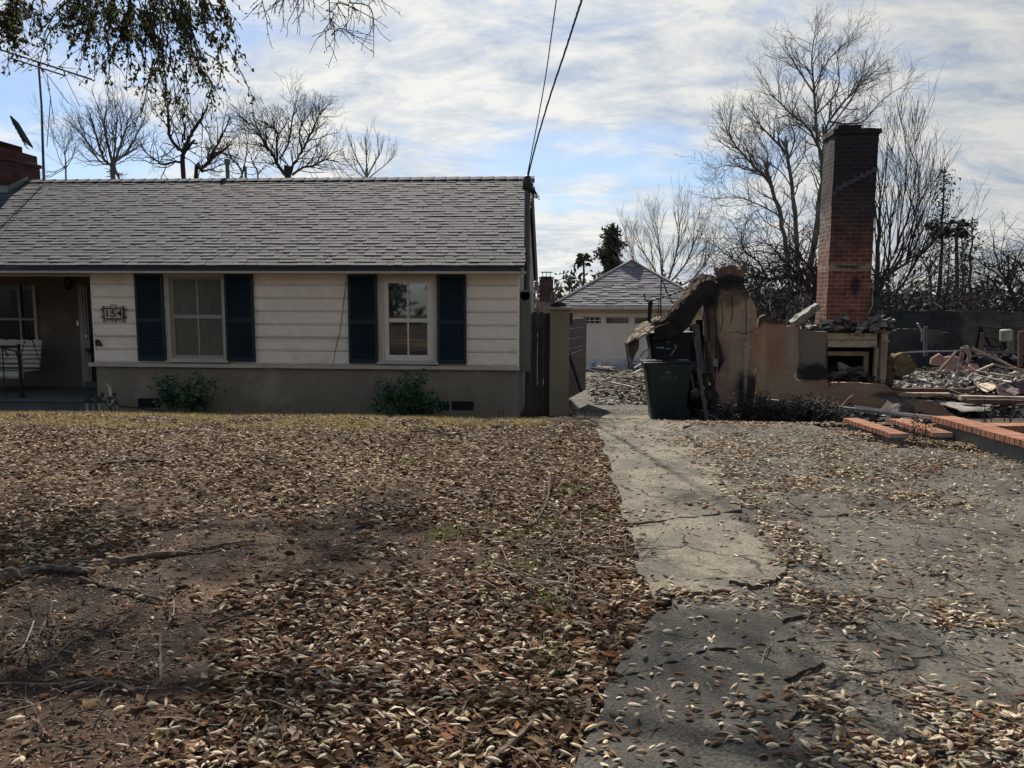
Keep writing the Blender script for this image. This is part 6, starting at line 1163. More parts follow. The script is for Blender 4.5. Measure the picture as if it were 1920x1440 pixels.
bare_tree('bare_tree', [[(344, 340, 11), (345, 292, 10), (346, 283, 10)], [(346, 285, 9), (335, 279, 8), (318, 257, 7.5), (315, 232, 7), (315, 205, 5)], [(346, 283, 9), (351, 268, 8), (361, 246, 8), (370, 232, 7), (376, 224, 5)], [(346, 262, 5), (346, 236, 4)], [(345, 306, 6), (330, 303, 5.5), (306, 308, 5), (293, 301, 4), (280, 292, 3)]], 24, 'dark pollarded tree with two thick crooked limbs behind the roof', bark, dict(PA, len=1.0, prob=0.8, lvl=2, nch=[0, 4, 3], wob=0.2, trop=0.06, ang=(30, 80)), 2, 0.8, G1)
bare_tree('bare_tree', [[(366, 340, 9), (378, 318, 9), (391, 304, 8)], [(391, 304, 8), (399, 285, 7), (412, 262, 6), (422, 243, 4)], [(391, 304, 6), (389, 292, 5), (392, 285, 4)], [(396, 288, 5), (410, 286, 5), (425, 289, 3)], [(378, 322, 5), (394, 318, 4), (402, 321, 3)]], 25, 'dark crooked tree leaning right, just left of the roof vent pipe', bark, dict(PA, len=0.85, prob=0.8, lvl=2, nch=[0, 4, 4], wob=0.14, trop=0.1, ang=(25, 70)), 3, 0.8, G1)
bare_tree('bare_tree', [[(541, 342, 12), (535, 326, 11)], [(535, 328, 9), (520, 308, 7), (508, 285, 6), (495, 268, 5), (484, 242, 3), (466, 230, 2)], [(520, 308, 5), (519, 275, 5), (519, 248, 4), (505, 235, 2)], [(541, 333, 9), (552, 305, 7), (566, 284, 6), (580, 255, 5), (594, 225, 3), (602, 211, 2)], [(524, 298, 4), (540, 270, 4), (548, 225, 3), (553, 200, 2)], [(548, 328, 6), (566, 315, 5), (588, 310, 4), (610, 300, 3), (628, 302, 2)], [(566, 284, 3), (561, 255, 3), (567, 230, 2)]], 26, 'wide spreading bare tree behind the middle of the roof', bark, dict(PA, len=1.0, per=2, lvl=2, nch=[0, 3, 4], wob=0.15, trop=0.05, ang=(25, 65)), 4, 1.6, G1)
bare_tree('bare_tree', [[(462, 342, 6), (455, 325, 5)], [(455, 325, 5), (445, 306, 4), (434, 298, 3), (428, 280, 2)], [(455, 325, 4), (462, 290, 3), (463, 262, 2), (458, 240, 1.5)], [(484, 342, 4), (482, 320, 3.5), (474, 306, 3), (470, 290, 1.5)]], 30, 'thin twiggy bare tree right of the roof vent pipe', barkg, dict(PA, len=1.1, lvl=2, nch=[0, 3, 4], wob=0.2, ang=(25, 70)), 5, 1.2, G1)
bare_tree('bare_tree', [[(688, 345, 6), (688, 330, 5)], [(688, 332, 4), (672, 305, 3), (662, 282, 1.5)], [(688, 332, 4), (687, 300, 3), (686, 278, 1.5)], [(688, 332, 4), (702, 305, 3), (712, 290, 1.5)], [(690, 335, 3), (715, 315, 2), (728, 305, 1.2)], [(686, 335, 3), (664, 318, 2), (650, 300, 1.2)]], 42, 'pale fan shaped bare tree far behind the right part of the roof', barkp, dict(PA, len=1.1, lvl=2, nch=[0, 4, 4], wob=0.07, trop=0.18, ang=(10, 35)), 6, 1.5, G1)
bare_tree('bare_tree', [[(124, 342, 4), (124, 312, 4), (122, 295, 3), (120, 275, 1.5)], [(124, 320, 2), (112, 300, 1.5), (106, 280, 1)], [(124, 315, 2), (136, 295, 1.5), (140, 280, 1)]], 32, 'slim pale bare tree right of the television antenna mast', barkp, dict(PA, len=1.5, lvl=2, nch=[0, 4, 4], ang=(20, 50)), 7, 1.0, G1)
# right hand group
PS = dict(PA, len=1.5, lvl=2, nch=[0, 4, 5], wob=0.13, trop=0.07, ang=(22, 58), r0=0.035, per=2)
bare_tree('bare_tree', [[(1513, 560, 17), (1520, 500, 15), (1534, 406, 13), (1541, 320, 10), (1546, 270, 8)], [(1541, 305, 8), (1533, 265, 7), (1526, 169, 5), (1522, 109, 3), (1528, 62, 1.5)], [(1546, 270, 7), (1554, 228, 6), (1586, 188, 4), (1616, 155, 3), (1640, 133, 1.5)], [(1554, 228, 5), (1590, 232, 4), (1620, 226, 3), (1656, 186, 2), (1699, 158, 1.2)], [(1534, 275, 6), (1515, 240, 5), (1488, 218, 4), (1462, 192, 3), (1446, 180, 1.2)], [(1526, 175, 4), (1500, 135, 3), (1485, 110, 1.5)], [(1526, 160, 3), (1552, 115, 2), (1575, 90, 1.2)], [(1530, 215, 4), (1570, 170, 3), (1572, 120, 1.5)], [(1548, 250, 4), (1600, 180, 3), (1620, 130, 1.2)]],
    36, 'tallest bare sycamore rising behind the brick chimney', barkg, PS, 11, 2.5, G2)
bare_tree('bare_tree', [[(1497, 560, 12), (1494, 485, 11), (1487, 370, 9), (1475, 290, 7)], [(1475, 290, 6), (1458, 268, 5), (1430, 240, 3), (1414, 218, 1.5)], [(1478, 300, 4), (1490, 260, 3), (1480, 225, 1.5)], [(1482, 330, 3), (1508, 290, 2.5), (1510, 262, 1.5)], [(1484, 350, 3), (1462, 320, 2.5), (1430, 300, 2), (1408, 270, 1.2)]], 38, 'slender bare tree left of the tallest sycamore', barkg, dict(PS, len=1.35), 12, 2.0, G2)
bare_tree('bare_tree', [[(1482, 560, 12), (1474, 465, 10), (1458, 388, 9), (1440, 338, 7)], [(1440, 338, 6), (1415, 312, 5), (1390, 286, 4), (1372, 262, 3), (1358, 234, 1.5)], [(1450, 362, 4), (1440, 320, 3), (1438, 285, 2), (1425, 262, 1.2)], [(1462, 405, 4), (1425, 385, 3), (1385, 370, 2), (1352, 372, 1.2)], [(1430, 330, 3), (1400, 318, 2.5), (1370, 310, 1.5), (1345, 315, 1)]], 35, 'leftmost leaning bare tree of the sycamore clump', barkg, dict(PS, len=1.35), 13, 2.0, G2)
PD = dict(PA, len=1.6, lvl=2, nch=[0, 3, 3], wob=0.28, trop=-0.02, ang=(30, 80), r0=0.035, per=2, rmin=0.005, clear=0.8)
bare_tree('gnarled_tree', [[(1545, 640, 14), (1536, 570, 13), (1520, 545, 11)], [(1520, 545, 10), (1495, 548, 8), (1470, 558, 7), (1445, 572, 6), (1424, 588, 4)], [(1522, 548, 10), (1500, 520, 8), (1475, 520, 7), (1440, 524, 6), (1415, 518, 5), (1396, 526, 3)], [(1530, 560, 9), (1528, 520, 7), (1510, 492, 5), (1490, 470, 3)], [(1505, 520, 6), (1470, 490, 5), (1450, 465, 3), (1430, 455, 2)], [(1440, 524, 5), (1420, 490, 4), (1395, 470, 3), (1390, 440, 2)], [(1412, 520, 4), (1390, 500, 3), (1370, 480, 2)]], 22, 'dark gnarled bare tree with low crooked limbs behind the tall ruined wall', bark, PD, 14, 1.5, G2)
PT = dict(PA, len=3.4, lvl=2, nch=[0, 3, 3], wob=0.06, trop=0.16, ang=(15, 45), r0=0.03, per=1, rmin=0.006, clear=1.0)
bare_tree('bare_tree', [[(1641, 620, 17), (1642, 560, 16), (1645, 500, 11), (1648, 430, 7), (1650, 386, 4)], [(1643, 540, 9), (1662, 505, 8), (1682, 462, 6), (1700, 415, 4), (1708, 385, 2)], [(1645, 560, 9), (1658, 525, 8), (1684, 503, 7), (1706, 485, 6), (1720, 478, 3)], [(1700, 490, 5), (1715, 462, 3.5), (1735, 420, 2.5), (1742, 395, 1.2)], [(1655, 590, 8), (1670, 560, 7), (1690, 535, 6), (1712, 500, 4)], [(1682, 462, 4), (1690, 400, 3), (1698, 340, 2), (1700, 295, 1)], [(1665, 500, 4), (1668, 430, 3), (1660, 360, 2), (1662, 290, 1)], [(1700, 485, 4), (1712, 420, 3), (1722, 350, 2), (1716, 280, 1)], [(1688, 502, 3), (1694, 440, 2), (1690, 370, 1)]],
    24, 'dark trunked tree with long upright shoots right of the brick chimney', bark, dict(PT, len=2.0), 15, 1.2, G2)
bare_tree('bare_tree', [[(1746, 600, 8), (1746, 550, 7), (1742, 510, 5)], [(1742, 512, 5), (1736, 500, 4), (1730, 485, 2)], [(1743, 505, 4), (1745, 490, 3), (1744, 480, 2)], [(1746, 540, 4), (1735, 532, 3), (1716, 530, 1.5)], [(1746, 520, 3), (1754, 505, 2)]], 34, 'small stubby bare tree left of the leaning dark conifer', barkg, dict(PA, len=1.6, wob=0.2), 16, 1.0, G2)
bare_tree('bare_tree', [[(1915, 620, 12), (1900, 560, 9), (1890, 530, 7)], [(1890, 530, 5), (1878, 510, 4), (1862, 500, 2)], [(1893, 540, 5), (1905, 505, 4), (1915, 480, 2)], [(1900, 560, 6), (1930, 520, 5), (1950, 480, 2)], [(1905, 500, 3), (1880, 490, 2), (1868, 508, 1.2)], [(1915, 500, 4), (1935, 470, 3)]], 26, 'tangled bare tree at the right edge of the photo behind the block wall', bark, dict(PD, len=1.8, trop=0.0), 17, 1.5, G2)
# mid picture round bare tree
bare_tree('bare_tree', [[(1246, 600, 8), (1244, 545, 7)], [(1244, 545, 5), (1226, 505, 4), (1208, 475, 2), (1200, 455, 1)], [(1244, 545, 5), (1240, 500, 4), (1235, 450, 2), (1230, 420, 1)], [(1244, 545, 5), (1262, 500, 4), (1272, 450, 3), (1276, 410, 1)], [(1246, 540, 5), (1282, 500, 4), (1300, 460, 3), (1312, 425, 1)], [(1250, 545, 4), (1296, 525, 3), (1325, 490, 2), (1336, 460, 1)], [(1240, 545, 4), (1210, 520, 3), (1190, 490, 2), (1178, 460, 1)]], 44, 'round bare tree standing behind the garage roof', barkg, dict(PA, len=1.8, per=2, lvl=2, nch=[0, 4, 4], trop=0.13, ang=(12, 40), wob=0.08), 18, 2.5, G2)
# lower thicket of bare shrubs behind the lot
for i, (px, top, Y, w) in enumerate([(1395, 500, 33, 40), (1432, 515, 30, 34), (1560, 480, 32, 40), (1665, 520, 33, 40), (1700, 535, 30, 30), (1770, 545, 31, 34), (1815, 530, 33, 40), (1850, 500, 32, 40), (1875, 540, 30, 34), (1336, 490, 38, 36), (1000, 560, 40, 16), (1062, 560, 40, 18)]):
    lab = ['left of the tall ruined wall top', 'above the low pink wall', 'behind the brick chimney', 'just right of the chimney foot', 'above the charred wall stub', 'behind the leaning conifer foot', 'below the far conifers', 'right of the far conifers', 'near the right photo edge', 'right of the garage roof peak', 'beside the far brick chimney', 'left of the garage roof'][i]
    lim = [[(px, 600, 5), (px, 575, 4)]] + [[(px, 580, 3), (px + w * dx * .5, (580 + top) / 2 + 8, 2), (px + w * dx, top + abs(dx) * 25, 1)] for dx in (-0.8, -0.35, 0.1, 0.5, 0.9)]
    bare_tree('bare_shrub', lim, Y, 'low tangled bare shrub ' + lab, bark if i < 9 else barkg, dict(PD, len=1.6 if i < 10 else 1.0, per=1, prob=.6, lvl=2, nch=[0, 3, 3], clear=0.5, trop=0.03, rmin=0.006), 30 + i, 1.5, 'bare shrubs beyond the lots')
# ---- leaf clumps for evergreens
LV, LF = leaf_t(0.3, 0.3, 0.22, 0, 3)
def leafcloud(name, centers, radii, per, size, m, par, seed=0, droop=0.0):
    r = np.random.RandomState(seed); c = np.repeat(np.asarray(centers), per, 0); rad = np.repeat(np.asarray(radii), per, 0)
    d = r.randn(len(c), 3); d /= np.linalg.norm(d, axis=1)[:, None]; pos = c + d * rad[:, None] * (r.rand(len(c)) ** 0.5)[:, None] * np.array([1, 1, 0.7]); pos[:, 2] -= droop * r.rand(len(c))
    n = len(c); s = size * r.uniform(0.6, 1.3, n); V, Fq = inst(LV, LF, pos, rotm(r.rand(n) * 6.28, r.randn(n) * 0.8, r.randn(n) * 0.8), np.stack([s, s, s], -1))
    return npmesh(name, V, Fq, m, par, smooth=False)
evg = mat('evergreen_leaf', (0.05, 0.07, 0.05), island=[(0, (0.022, 0.034, 0.027)), (0.6, (0.045, 0.06, 0.042)), (1, (0.075, 0.085, 0.055))], rgh=0.8, trans=0.15)
drk = mat('scorched_leaf', (0.03, 0.03, 0.025), island=[(0, (0.015, 0.017, 0.015)), (1, (0.045, 0.042, 0.03))], rgh=0.85)
# conifer left of garage
rnd = random.Random(5)
def conifer(px, top, bot, Y, hw, label, lm, seed, skip=0.0, lean=0, dens=1.0, size=0.35, cr=0.55, group=None, tw=8):
    r = random.Random(seed); b = U(px, bot, Y); t = U(px + lean, top, Y); gzz = g1(b.x, Y); e = empty('conifer_tree', (b.x, Y, gzz), label, 'tree', group)
    w0 = tw * Y / 1400 / 2; tr = [Vector((b.x, Y, gzz - .2))] + [b.lerp(t, k / 8) + Vector((r.gauss(0, .04), 0, 0)) for k in range(9)]; T = M(); T.tube(tr, [w0] + [w0 * (1 - 0.85 * k / 8) for k in range(9)], 7); C_ = []; Rr = []; br = T
    H = (t - b).length; n = int(26 * dens)
    for k in range(n):
        f = skip + (1 - skip) * (k + r.random()) / n; q = b.lerp(t, f); L0 = hw * Y / 1400 * (1 - f) ** 0.6 * (0.35 + 0.65 * min(1, (1 - f) * 4)) * r.uniform(0.45, 1.15)
        a = r.uniform(0, 6.28); d = Vector((math.cos(a), math.sin(a) * 0.8, r.uniform(-0.15, 0.3))); p2 = q + d * L0 * .5; p3 = p2 + Vector((d.x, d.y, d.z - 0.1)) * L0 * .5
        br.tube([q, p2, p3], [w0 * .22, w0 * .14, 0.01], 4)
        for u in (0.45, 0.75, 1.0): C_.append(tuple(q.lerp(p3, u) + Vector((0, 0, r.uniform(-.1, .1))))); Rr.append(cr * r.uniform(0.5, 1.2))
    T.build('trunk', bark, e, fixn=False); return e, C_, Rr, lm, size
e, c_, r_, lm, sz = conifer(1146, 428, 560, 48, 48, 'dense dark evergreen conifer behind the left of the garage roof', evg, 1, 0.0, 2, 3.2, 0.42, 0.8)
leafcloud('crown', c_, [q * .7 for q in r_], 12, 0.32, evg, e, 1)
e, c_, r_, lm, sz = conifer(1758, 312, 600, 33, 34, 'tall thin scorched conifer leaning slightly right beyond the block wall', drk, 2, 0.5, 15, 1.6, tw=9, group='scorched conifers beyond the block wall')
leafcloud('crown', c_, r_, 6, 0.15, drk, e, 2, 0.5)
k_ = [tuple(U(x, y, 33)) for x, y in ((1742, 423), (1752, 432), (1757, 440), (1748, 418), (1762, 428), (1768, 436), (1778, 425))]
leafcloud('lower_tufts', k_, [0.33] * 7, 34, 0.22, drk, e, 3)
for i, (px, top, hw, lab) in enumerate([(1820, 408, 40, 'scorched conifer with sparse level branches, rightmost of the far group'), (1803, 445, 22, 'thin scorched conifer trunk between the palm and the rightmost conifer'), (1777, 450, 26, 'thin scorched conifer between the leaning conifer and the palm')]):
    e, c_, r_, lm, sz = conifer(px, top, 600, 38 + i, hw, lab, drk, 5 + i, 0.15, 2, 1.3, tw=8 if i == 0 else 6, group='scorched conifers beyond the block wall')
    leafcloud('crown', c_, [x * 0.7 for x in r_], 4, 0.2, drk, e, 6 + i, 0.2)
def palm(px, top, bot, Y, rad_px, label, m, seed, tw=4, n=34):
    r = random.Random(seed); b = U(px, bot, Y); t = U(px + 1, top, Y); gzz = g1(b.x, Y); e = empty('palm_tree', (b.x, Y, gzz), label, 'palm', 'palms'); w = tw * Y / 1400 / 2
    M().tube([Vector((b.x, Y, gzz - .1)), b, b.lerp(t, .5) + Vector((.05, 0, 0)), t], [w * 1.2, w, w, w * .9], 8).build('trunk', bark, e)
    f = M(); R0 = rad_px * Y / 1400
    for k in range(n):
        a = r.uniform(0, 6.28); el = r.uniform(-0.9, 1.2); d = Vector((math.cos(a) * math.cos(el), math.sin(a) * math.cos(el), math.sin(el))); s = d.cross(Vector((0, 0, 1))).normalized(); q = t + d * R0 * 0.42; f.tube([t, q], 0.02, 3)
        for j in range(9):
            u = (j - 4) / 4 * 0.95; dd = (d * math.cos(u) + s * math.sin(u)).normalized(); L0 = R0 * 0.6 * r.uniform(.8, 1.1); p1 = q + dd * L0 * .6; p2 = q + dd * L0 + Vector((0, 0, -0.25 * L0)); wd = d.cross(s) * 0.0 + s.cross(dd).normalized() * 0.02 + Vector((0, 0, .035))
            f.add([q, p1 - wd, p2, p1 + wd], [(0, 1, 2, 3)])
    f.build('fronds', m, e, fixn=False); return e
palm(1093, 488, 545, 46, 18, 'fan palm with shaggy round head left of the garage roof', evg, 1)
palm(1792, 430, 600, 36, 24, 'fan palm standing among the scorched conifers', drk, 2, 7)
# ================================================================== STREET OAK overhead
oakl = mat('oak_leaf', (0.06, 0.07, 0.03), island=[(0, (0.03, 0.045, 0.02)), (0.5, (0.055, 0.075, 0.03)), (0.8, (0.09, 0.085, 0.035)), (0.95, (0.14, 0.09, 0.04)), (1, (0.2, 0.13, 0.06))], rgh=0.6, trans=0.5, spec=0.3)
oak = empty('street_oak', (-8.6, 6.5, 0), 'large live oak whose leafy branches hang into the top left of the photo', 'tree')
T = M(); rnd = random.Random(77)
T.tube([Vector((-8.6, 6.5, -0.3)), Vector((-8.6, 6.5, 0.2)), Vector((-8.5, 6.6, 1.6)), Vector((-8.2, 6.9, 3.2)), Vector((-7.6, 7.4, 5.2))], [0.55, 0.42, 0.36, 0.34, 0.3], 12)
ol = [[(-7.6, 7.4, 5.2), (-6.2, 8.2, 6.1), (-4.6, 8.8, 6.3), (-2.8, 9.1, 6.4), (-1.4, 8.7, 6.3), (-0.3, 8.2, 6.2)], [(-7.6, 7.4, 5.2), (-6.6, 9.4, 6.4), (-5.4, 11.4, 7.0), (-3.6, 12.0, 7.2), (-2.4, 12.2, 7.4)], [(-6.2, 8.2, 6.1), (-4.8, 7.6, 5.9), (-3.2, 7.4, 5.9), (-1.6, 7.2, 5.8)], [(-7.9, 7.2, 4.6), (-8.5, 9.0, 6.4), (-8.4, 11, 7.0)], [(-4.6, 9.0, 7.2), (-3.9, 9.2, 6.4), (-3.6, 9.1, 5.6)]]
for l in ol: q = smoothline([Vector(p) for p in l], 4); T.tube(q, [0.075 * (1 - .85 * i / (len(q) - 1)) + 0.010 for i in range(len(q))], 8)
T.build('trunk', bark, oak, smooth=True)
# crown clumps above the photo's upper edge (they shade the lawn) and hanging sprays
C_ = []; r = np.random.RandomState(12)
def vis_ok(x, y, z): return z > 1.6 + 0.405 * y + 0.15
while len(C_) < 420:
    l = ol[r.randint(0, 4)]; i = r.randint(0, len(l) - 1); t = r.rand(); p = np.array(l[i]) * (1 - t) + np.array(l[i + 1]) * t; p = p + r.randn(3) * np.array([1.25, 1.25, 0.5]) + np.array([0, 0, .3])
    if vis_ok(*p) and p[0] < 0.6: C_.append(p)
leafcloud('crown', C_, [0.34] * len(C_), 52, 0.085, oakl, oak, 4)
# hanging sprays: anchor px, tips px at real depths
tw_ = M(); LP = []
def spray(a, b, Y, nside, leafn, lsz=0.062, seed=0, droop=0.35, sp=0.35):
    r = random.Random(seed); A = U(*a, Y); B = U(*b, Y + r.uniform(-.3, .3)); q = smoothline([A + Vector((0, 0, .0)), A.lerp(B, .45) + Vector((r.uniform(-.12, .12), r.uniform(-.1, .1), .06)), B], 5)
    tw_.tube(q, [0.010 * (1 - .6 * i / (len(q) - 1)) for i in range(len(q))], 4, cap=False)
    for k in range(nside):
        i = r.randint(1, len(q) - 2); d = (q[i + 1] - q[i]).normalized(); s = Vector((r.gauss(0, 1), r.gauss(0, 1), r.gauss(0, .6))); d = (d * 0.7 + s * sp + Vector((0, 0, -droop))).normalized(); p = q[i]; pts = [p]; L0 = r.uniform(.12, .42)
        for _ in range(4): d = (d + Vector((r.gauss(0, .2), r.gauss(0, .2), -.12 * droop))).normalized(); p = p + d * L0 / 4; pts.append(p)
        tw_.tube(pts, 0.0038, 3, cap=False)
        for _ in range(leafn): 
            j = r.randint(1, 4); LP.append((pts[j] + Vector((r.gauss(0, .018), r.gauss(0, .018), r.gauss(0, .018) - .01)), lsz * r.uniform(.6, 1.25)))
rnd = random.Random(9)
for k in range(62):   # main clump
    a = (rnd.uniform(150, 400), rnd.uniform(-40, 20)); dx = rnd.gauss(0, 28) + (a[0] - 275) * 0.12; ln = rnd.uniform(40, 150) * (1.35 if 240 < a[0] < 400 else 0.75)
    spray(a, (a[0] + dx + (18 if a[0] > 250 else 0), min(a[1] + ln, 205)), rnd.uniform(8.6, 9.8), 9, 7, seed=k)
for k, (a, b) in enumerate([((300, 100), (262, 190)), ((330, 110), (330, 200)), ((350, 120), (352, 205)), ((370, 120), (395, 185)), ((385, 100), (410, 160)), ((290, 110), (268, 205)), ((380, 60), (418, 120)), ((230, 60), (178, 135)), ((170, 10), (140, 45)), ((160, 20), (105, 62)), ((200, 70), (205, 150)), ((395, 10), (432, 20)), ((300, 130), (310, 200)), ((378, 130), (384, 212)), ((320, 90), (352, 190))]): spray(a, b, rnd.uniform(8.7, 9.5), 8, 4, seed=100 + k)
for k in range(16):   # left edge clump
    a = (rnd.uniform(-40, 40), rnd.uniform(-30, 40)); spray(a, (a[0] + rnd.uniform(-10, 40), a[1] + rnd.uniform(25, 65)), rnd.uniform(8.8, 9.6), 8, 8, seed=200 + k)
for k, (a, b) in enumerate([((20, -10), (86, 30)), ((5, 60), (38, 98)), ((60, -10), (50, 20)), ((78, -20), (82, 28)), ((40, 20), (62, 48))]): spray(a, b, 9.2, 6, 4, seed=240 + k)
for k, (a, b) in enumerate([((505, -20), (502, 46)), ((520, -20), (526, 20)), ((548, -30), (560, 22)), ((560, -30), (542, 38)), ((615, -30), (619, 50)), ((617, 35), (628, 84)), ((622, 66), (664, 68)), ((640, -30), (668, 20)), ((655, 5), (702, 50)), ((668, 20), (700, 35)), ((690, -20), (708, 12)), ((700, -20), (724, 10)), ((575, -20), (590, 14)), ((612, 20), (606, 60)), ((652, 10), (652, 40)), ((588, -10), (570, 25)), ((540, 0), (510, 14))]): spray(a, b, 9.0, 7, 2, 0.028, seed=300 + k, droop=0.1, sp=0.5)
tw_.build('hanging_twigs', bark, oak, fixn=False)
P_ = np.array([tuple(p) for p, _ in LP]); s_ = np.array([s for _, s in LP]); n = len(P_); r = np.random.RandomState(2)
V, Fq = inst(*leaf_t(0.25, 0.25, 0.24, 0, 4), P_, rotm(r.rand(n) * 6.28, 0.7 + r.randn(n) * 0.6, r.randn(n) * 0.8), np.stack([s_, s_, s_], -1)); npmesh('hanging_leaves', V, Fq, oakl, oak)

# ================================================================== LEAF LITTER, GRASS, TWIGS
lit = mat('fallen_leaf', (0.3, 0.25, 0.2), island=[(0.0, (0.38, 0.32, 0.23)), (0.26, (0.62, 0.53, 0.375)), (0.40, (0.34, 0.26, 0.165)), (0.56, (0.15, 0.09, 0.05)), (0.78, (0.085, 0.048, 0.026)), (0.92, (0.045, 0.025, 0.015)), (0.98, (0.16, 0.06, 0.024)), (1.0, (0.24, 0.09, 0.03))], rgh=0.75, spec=0.15, bump=0.25, bscale=90, fine=0.15, trans=0.12)
for e_ in lit.node_tree.nodes:
    if e_.type == 'VALTORGB': e_.color_ramp.interpolation = 'LINEAR'
TL = [leaf_t(0.95, 0.45, 0.225, 0.1), leaf_t(0.7, 0.8, 0.24, 0.4), leaf_t(1.15, 0.2, 0.21, -0.3), leaf_t(-0.7, -0.5, 0.22, 0.4), leaf_t(1.0, 0.9, 0.22, 0.6)]
def litter(name, x, y, lift, label, seed, smin=0.026, smax=0.072, tilt=0.17, m=lit, tmpl=TL, zadd=None):
    r = np.random.RandomState(seed); n = len(x); s = smin + (smax - smin) * r.beta(1.8, 2.4, n); k = r.choice(len(tmpl), n, p=None if len(tmpl) != 5 else [.32, .22, .2, .14, .12])
    z = gz(x, y) + lift + s * 0.17 + (zadd if zadd is not None else 0); parts = []
    for t, (tv, tf) in enumerate(tmpl):
        q = k == t; m_ = q.sum()
        if m_: parts.append(inst(tv, tf, np.stack([x[q], y[q], z[q]], -1), rotm(r.randn(m_) * .75 + np.where(r.rand(m_) < .5, 3.14, 0), r.randn(m_) * tilt, r.randn(m_) * tilt * 2.2), np.stack([s[q], s[q] * r.uniform(.8, 1.25, m_), s[q]], -1)))
    V, Fq = join_arr(parts); return tag(npmesh(name, V, Fq, m), label, 'leaves', kind='stuff')
r = np.random.RandomState(21)
def lawn_pts(n, fn):
    y = 1.6 + (10.9 - 1.6) * r.rand(n); x = -0.86 * y - 1.0 + (r.rand(n)) * (0.86 * y + 2.2)
    ok = (x < xedge(y) + 0.04 + 0.11 * r.randn(n) * (r.rand(n) < .6) - 0.02) & (r.rand(n) < fn(x, y)); return x[ok], y[ok]
def lawn_d(x, y):
    a = fnoise(x, y, 1.15, 41); b = fnoise(x, y, 0.35, 43); near = np.clip((7.6 - y) / 3.0, 0, 1)
    d = 0.95 - near * np.clip((0.62 - a) * 7, 0, 0.93) * np.clip((-0.2 - x) / 1.0 + 0.2, 0.0, 1); d *= 0.38 + 0.85 * b
    return np.clip(d, 0.06, 1) * np.where(y > 9.3, np.clip((11.2 - y) / 1.5, 0.25, 1), 1)
x, y = lawn_pts(60000, lawn_d); litter('brown_leaf_litter', x, y, 0.002 + 0.012 * r.rand(len(x)), 'flat brown and russet dead leaves under the pale curled ones', 11, 0.035, 0.088, 0.22, m=mat('brown_leaf', (0.1, 0.05, 0.03), island=[(0.0, (0.030, 0.018, 0.010)), (0.3, (0.062, 0.034, 0.017)), (0.6, (0.105, 0.060, 0.030)), (0.85, (0.19, 0.13, 0.072)), (0.95, (0.18, 0.062, 0.022)), (1.0, (0.10, 0.05, 0.025))], rgh=0.75, spec=0.12, bump=0.3, bscale=80, fine=0.2, trans=0.15), tmpl=[leaf_t(0.35, 0.3, 0.24, 0.2, 4), leaf_t(-0.4, -0.3, 0.22, 0.5, 4), leaf_t(0.5, 0.9, 0.2, 0.8, 4)])
x, y = lawn_pts(66000, lambda x, y: lawn_d(x, y) * (0.38 + 1.0 * fnoise(x, y, 0.7, 47))); litter('leaf_litter', x, y, 0.008 + 0.018 * r.rand(len(x)), 'curled pale and brown dead leaves covering the front lawn', 1)
x, y = lawn_pts(80000, lambda x, y: 0.4 + 0.6 * fnoise(x, y, .5, 44)); litter('leaf_fragments', x, y, 0.0, 'small brown leaf crumbs on the lawn soil', 2, 0.012, 0.035, 0.2, m=mat('leaf_crumb', (0.2, 0.1, 0.05), island=[(0, (0.10, 0.055, 0.032)), (0.5, (0.17, 0.10, 0.06)), (0.85, (0.30, 0.22, 0.15)), (1, (0.12, 0.07, 0.045))], rgh=0.9), tmpl=TL[:2])
# driveway leaves, gathered in drifts
def drive_d(x, y):
    a = fnoise(x * 1.0, y * 1.0, 0.9, 51); b = fnoise(x + .3 * y, y * 1.7, 0.35, 52); d = np.clip((a - 0.50) * 5, 0, 1) * np.clip((b - 0.42) * 6, 0.02, 1) + 0.035 + 0.06 * (y > 6)
    d += 0.6 * np.exp(-((x - (1.47 + 0.04 * np.sin(y * 3))) / 0.17) ** 2) * (y > 3.6) * (y < 8.5) * (b > 0.42)      # seam between slab and asphalt
    d += 0.5 * np.exp(-((y - 3.75 - 0.25 * np.sin(x * 2)) / 0.16) ** 2) * (x < 2.2) * (b > .4)
    d += 0.6 * np.exp(-(((x - 1.35 - .3 * y * 0) - 0.0) / 0.45) ** 2 - ((y - 2.45) / 0.28) ** 2) * 0 + 0.75 * np.exp(-((x - 1.75) / 0.55) ** 2 - ((y - 2.45) / 0.25) ** 2) * (b > .38)
    d += 0.30 * (y > 7.2) * (x > 1.9) * (0.35 + fnoise(x, y, .5, 57)) * np.clip((9.6 - y) / 0.8, 0, 1)
    d = d * np.where((x < 1.0) & (y < 3.7), 0.12, 1) + 0.8 * np.exp(-((x - 1.45) / 0.42) ** 2 - ((y - 2.72) / 0.2) ** 2) * (b > .36) + 0.05
    return d * np.where((x < 1.3) & (y > 4.2) & (y < 12), 0.35, 1)
n = 62000; y = 1.6 + 9.6 * r.rand(n); x = xedge(y) + r.rand(n) * (0.75 * y + 0.4); ok = (r.rand(n) < drive_d(x, y)) & (x < 8); x, y = x[ok], y[ok]
litter('driveway_leaves', x, y, 0.026 + 0.012 * r.rand(len(x)), 'dead leaves drifted over the asphalt driveway', 3, zadd=0.0)
for (px, py, rx, ry, n, s_) in [(1200, 735, 0, 0, 0, 0)]: pass
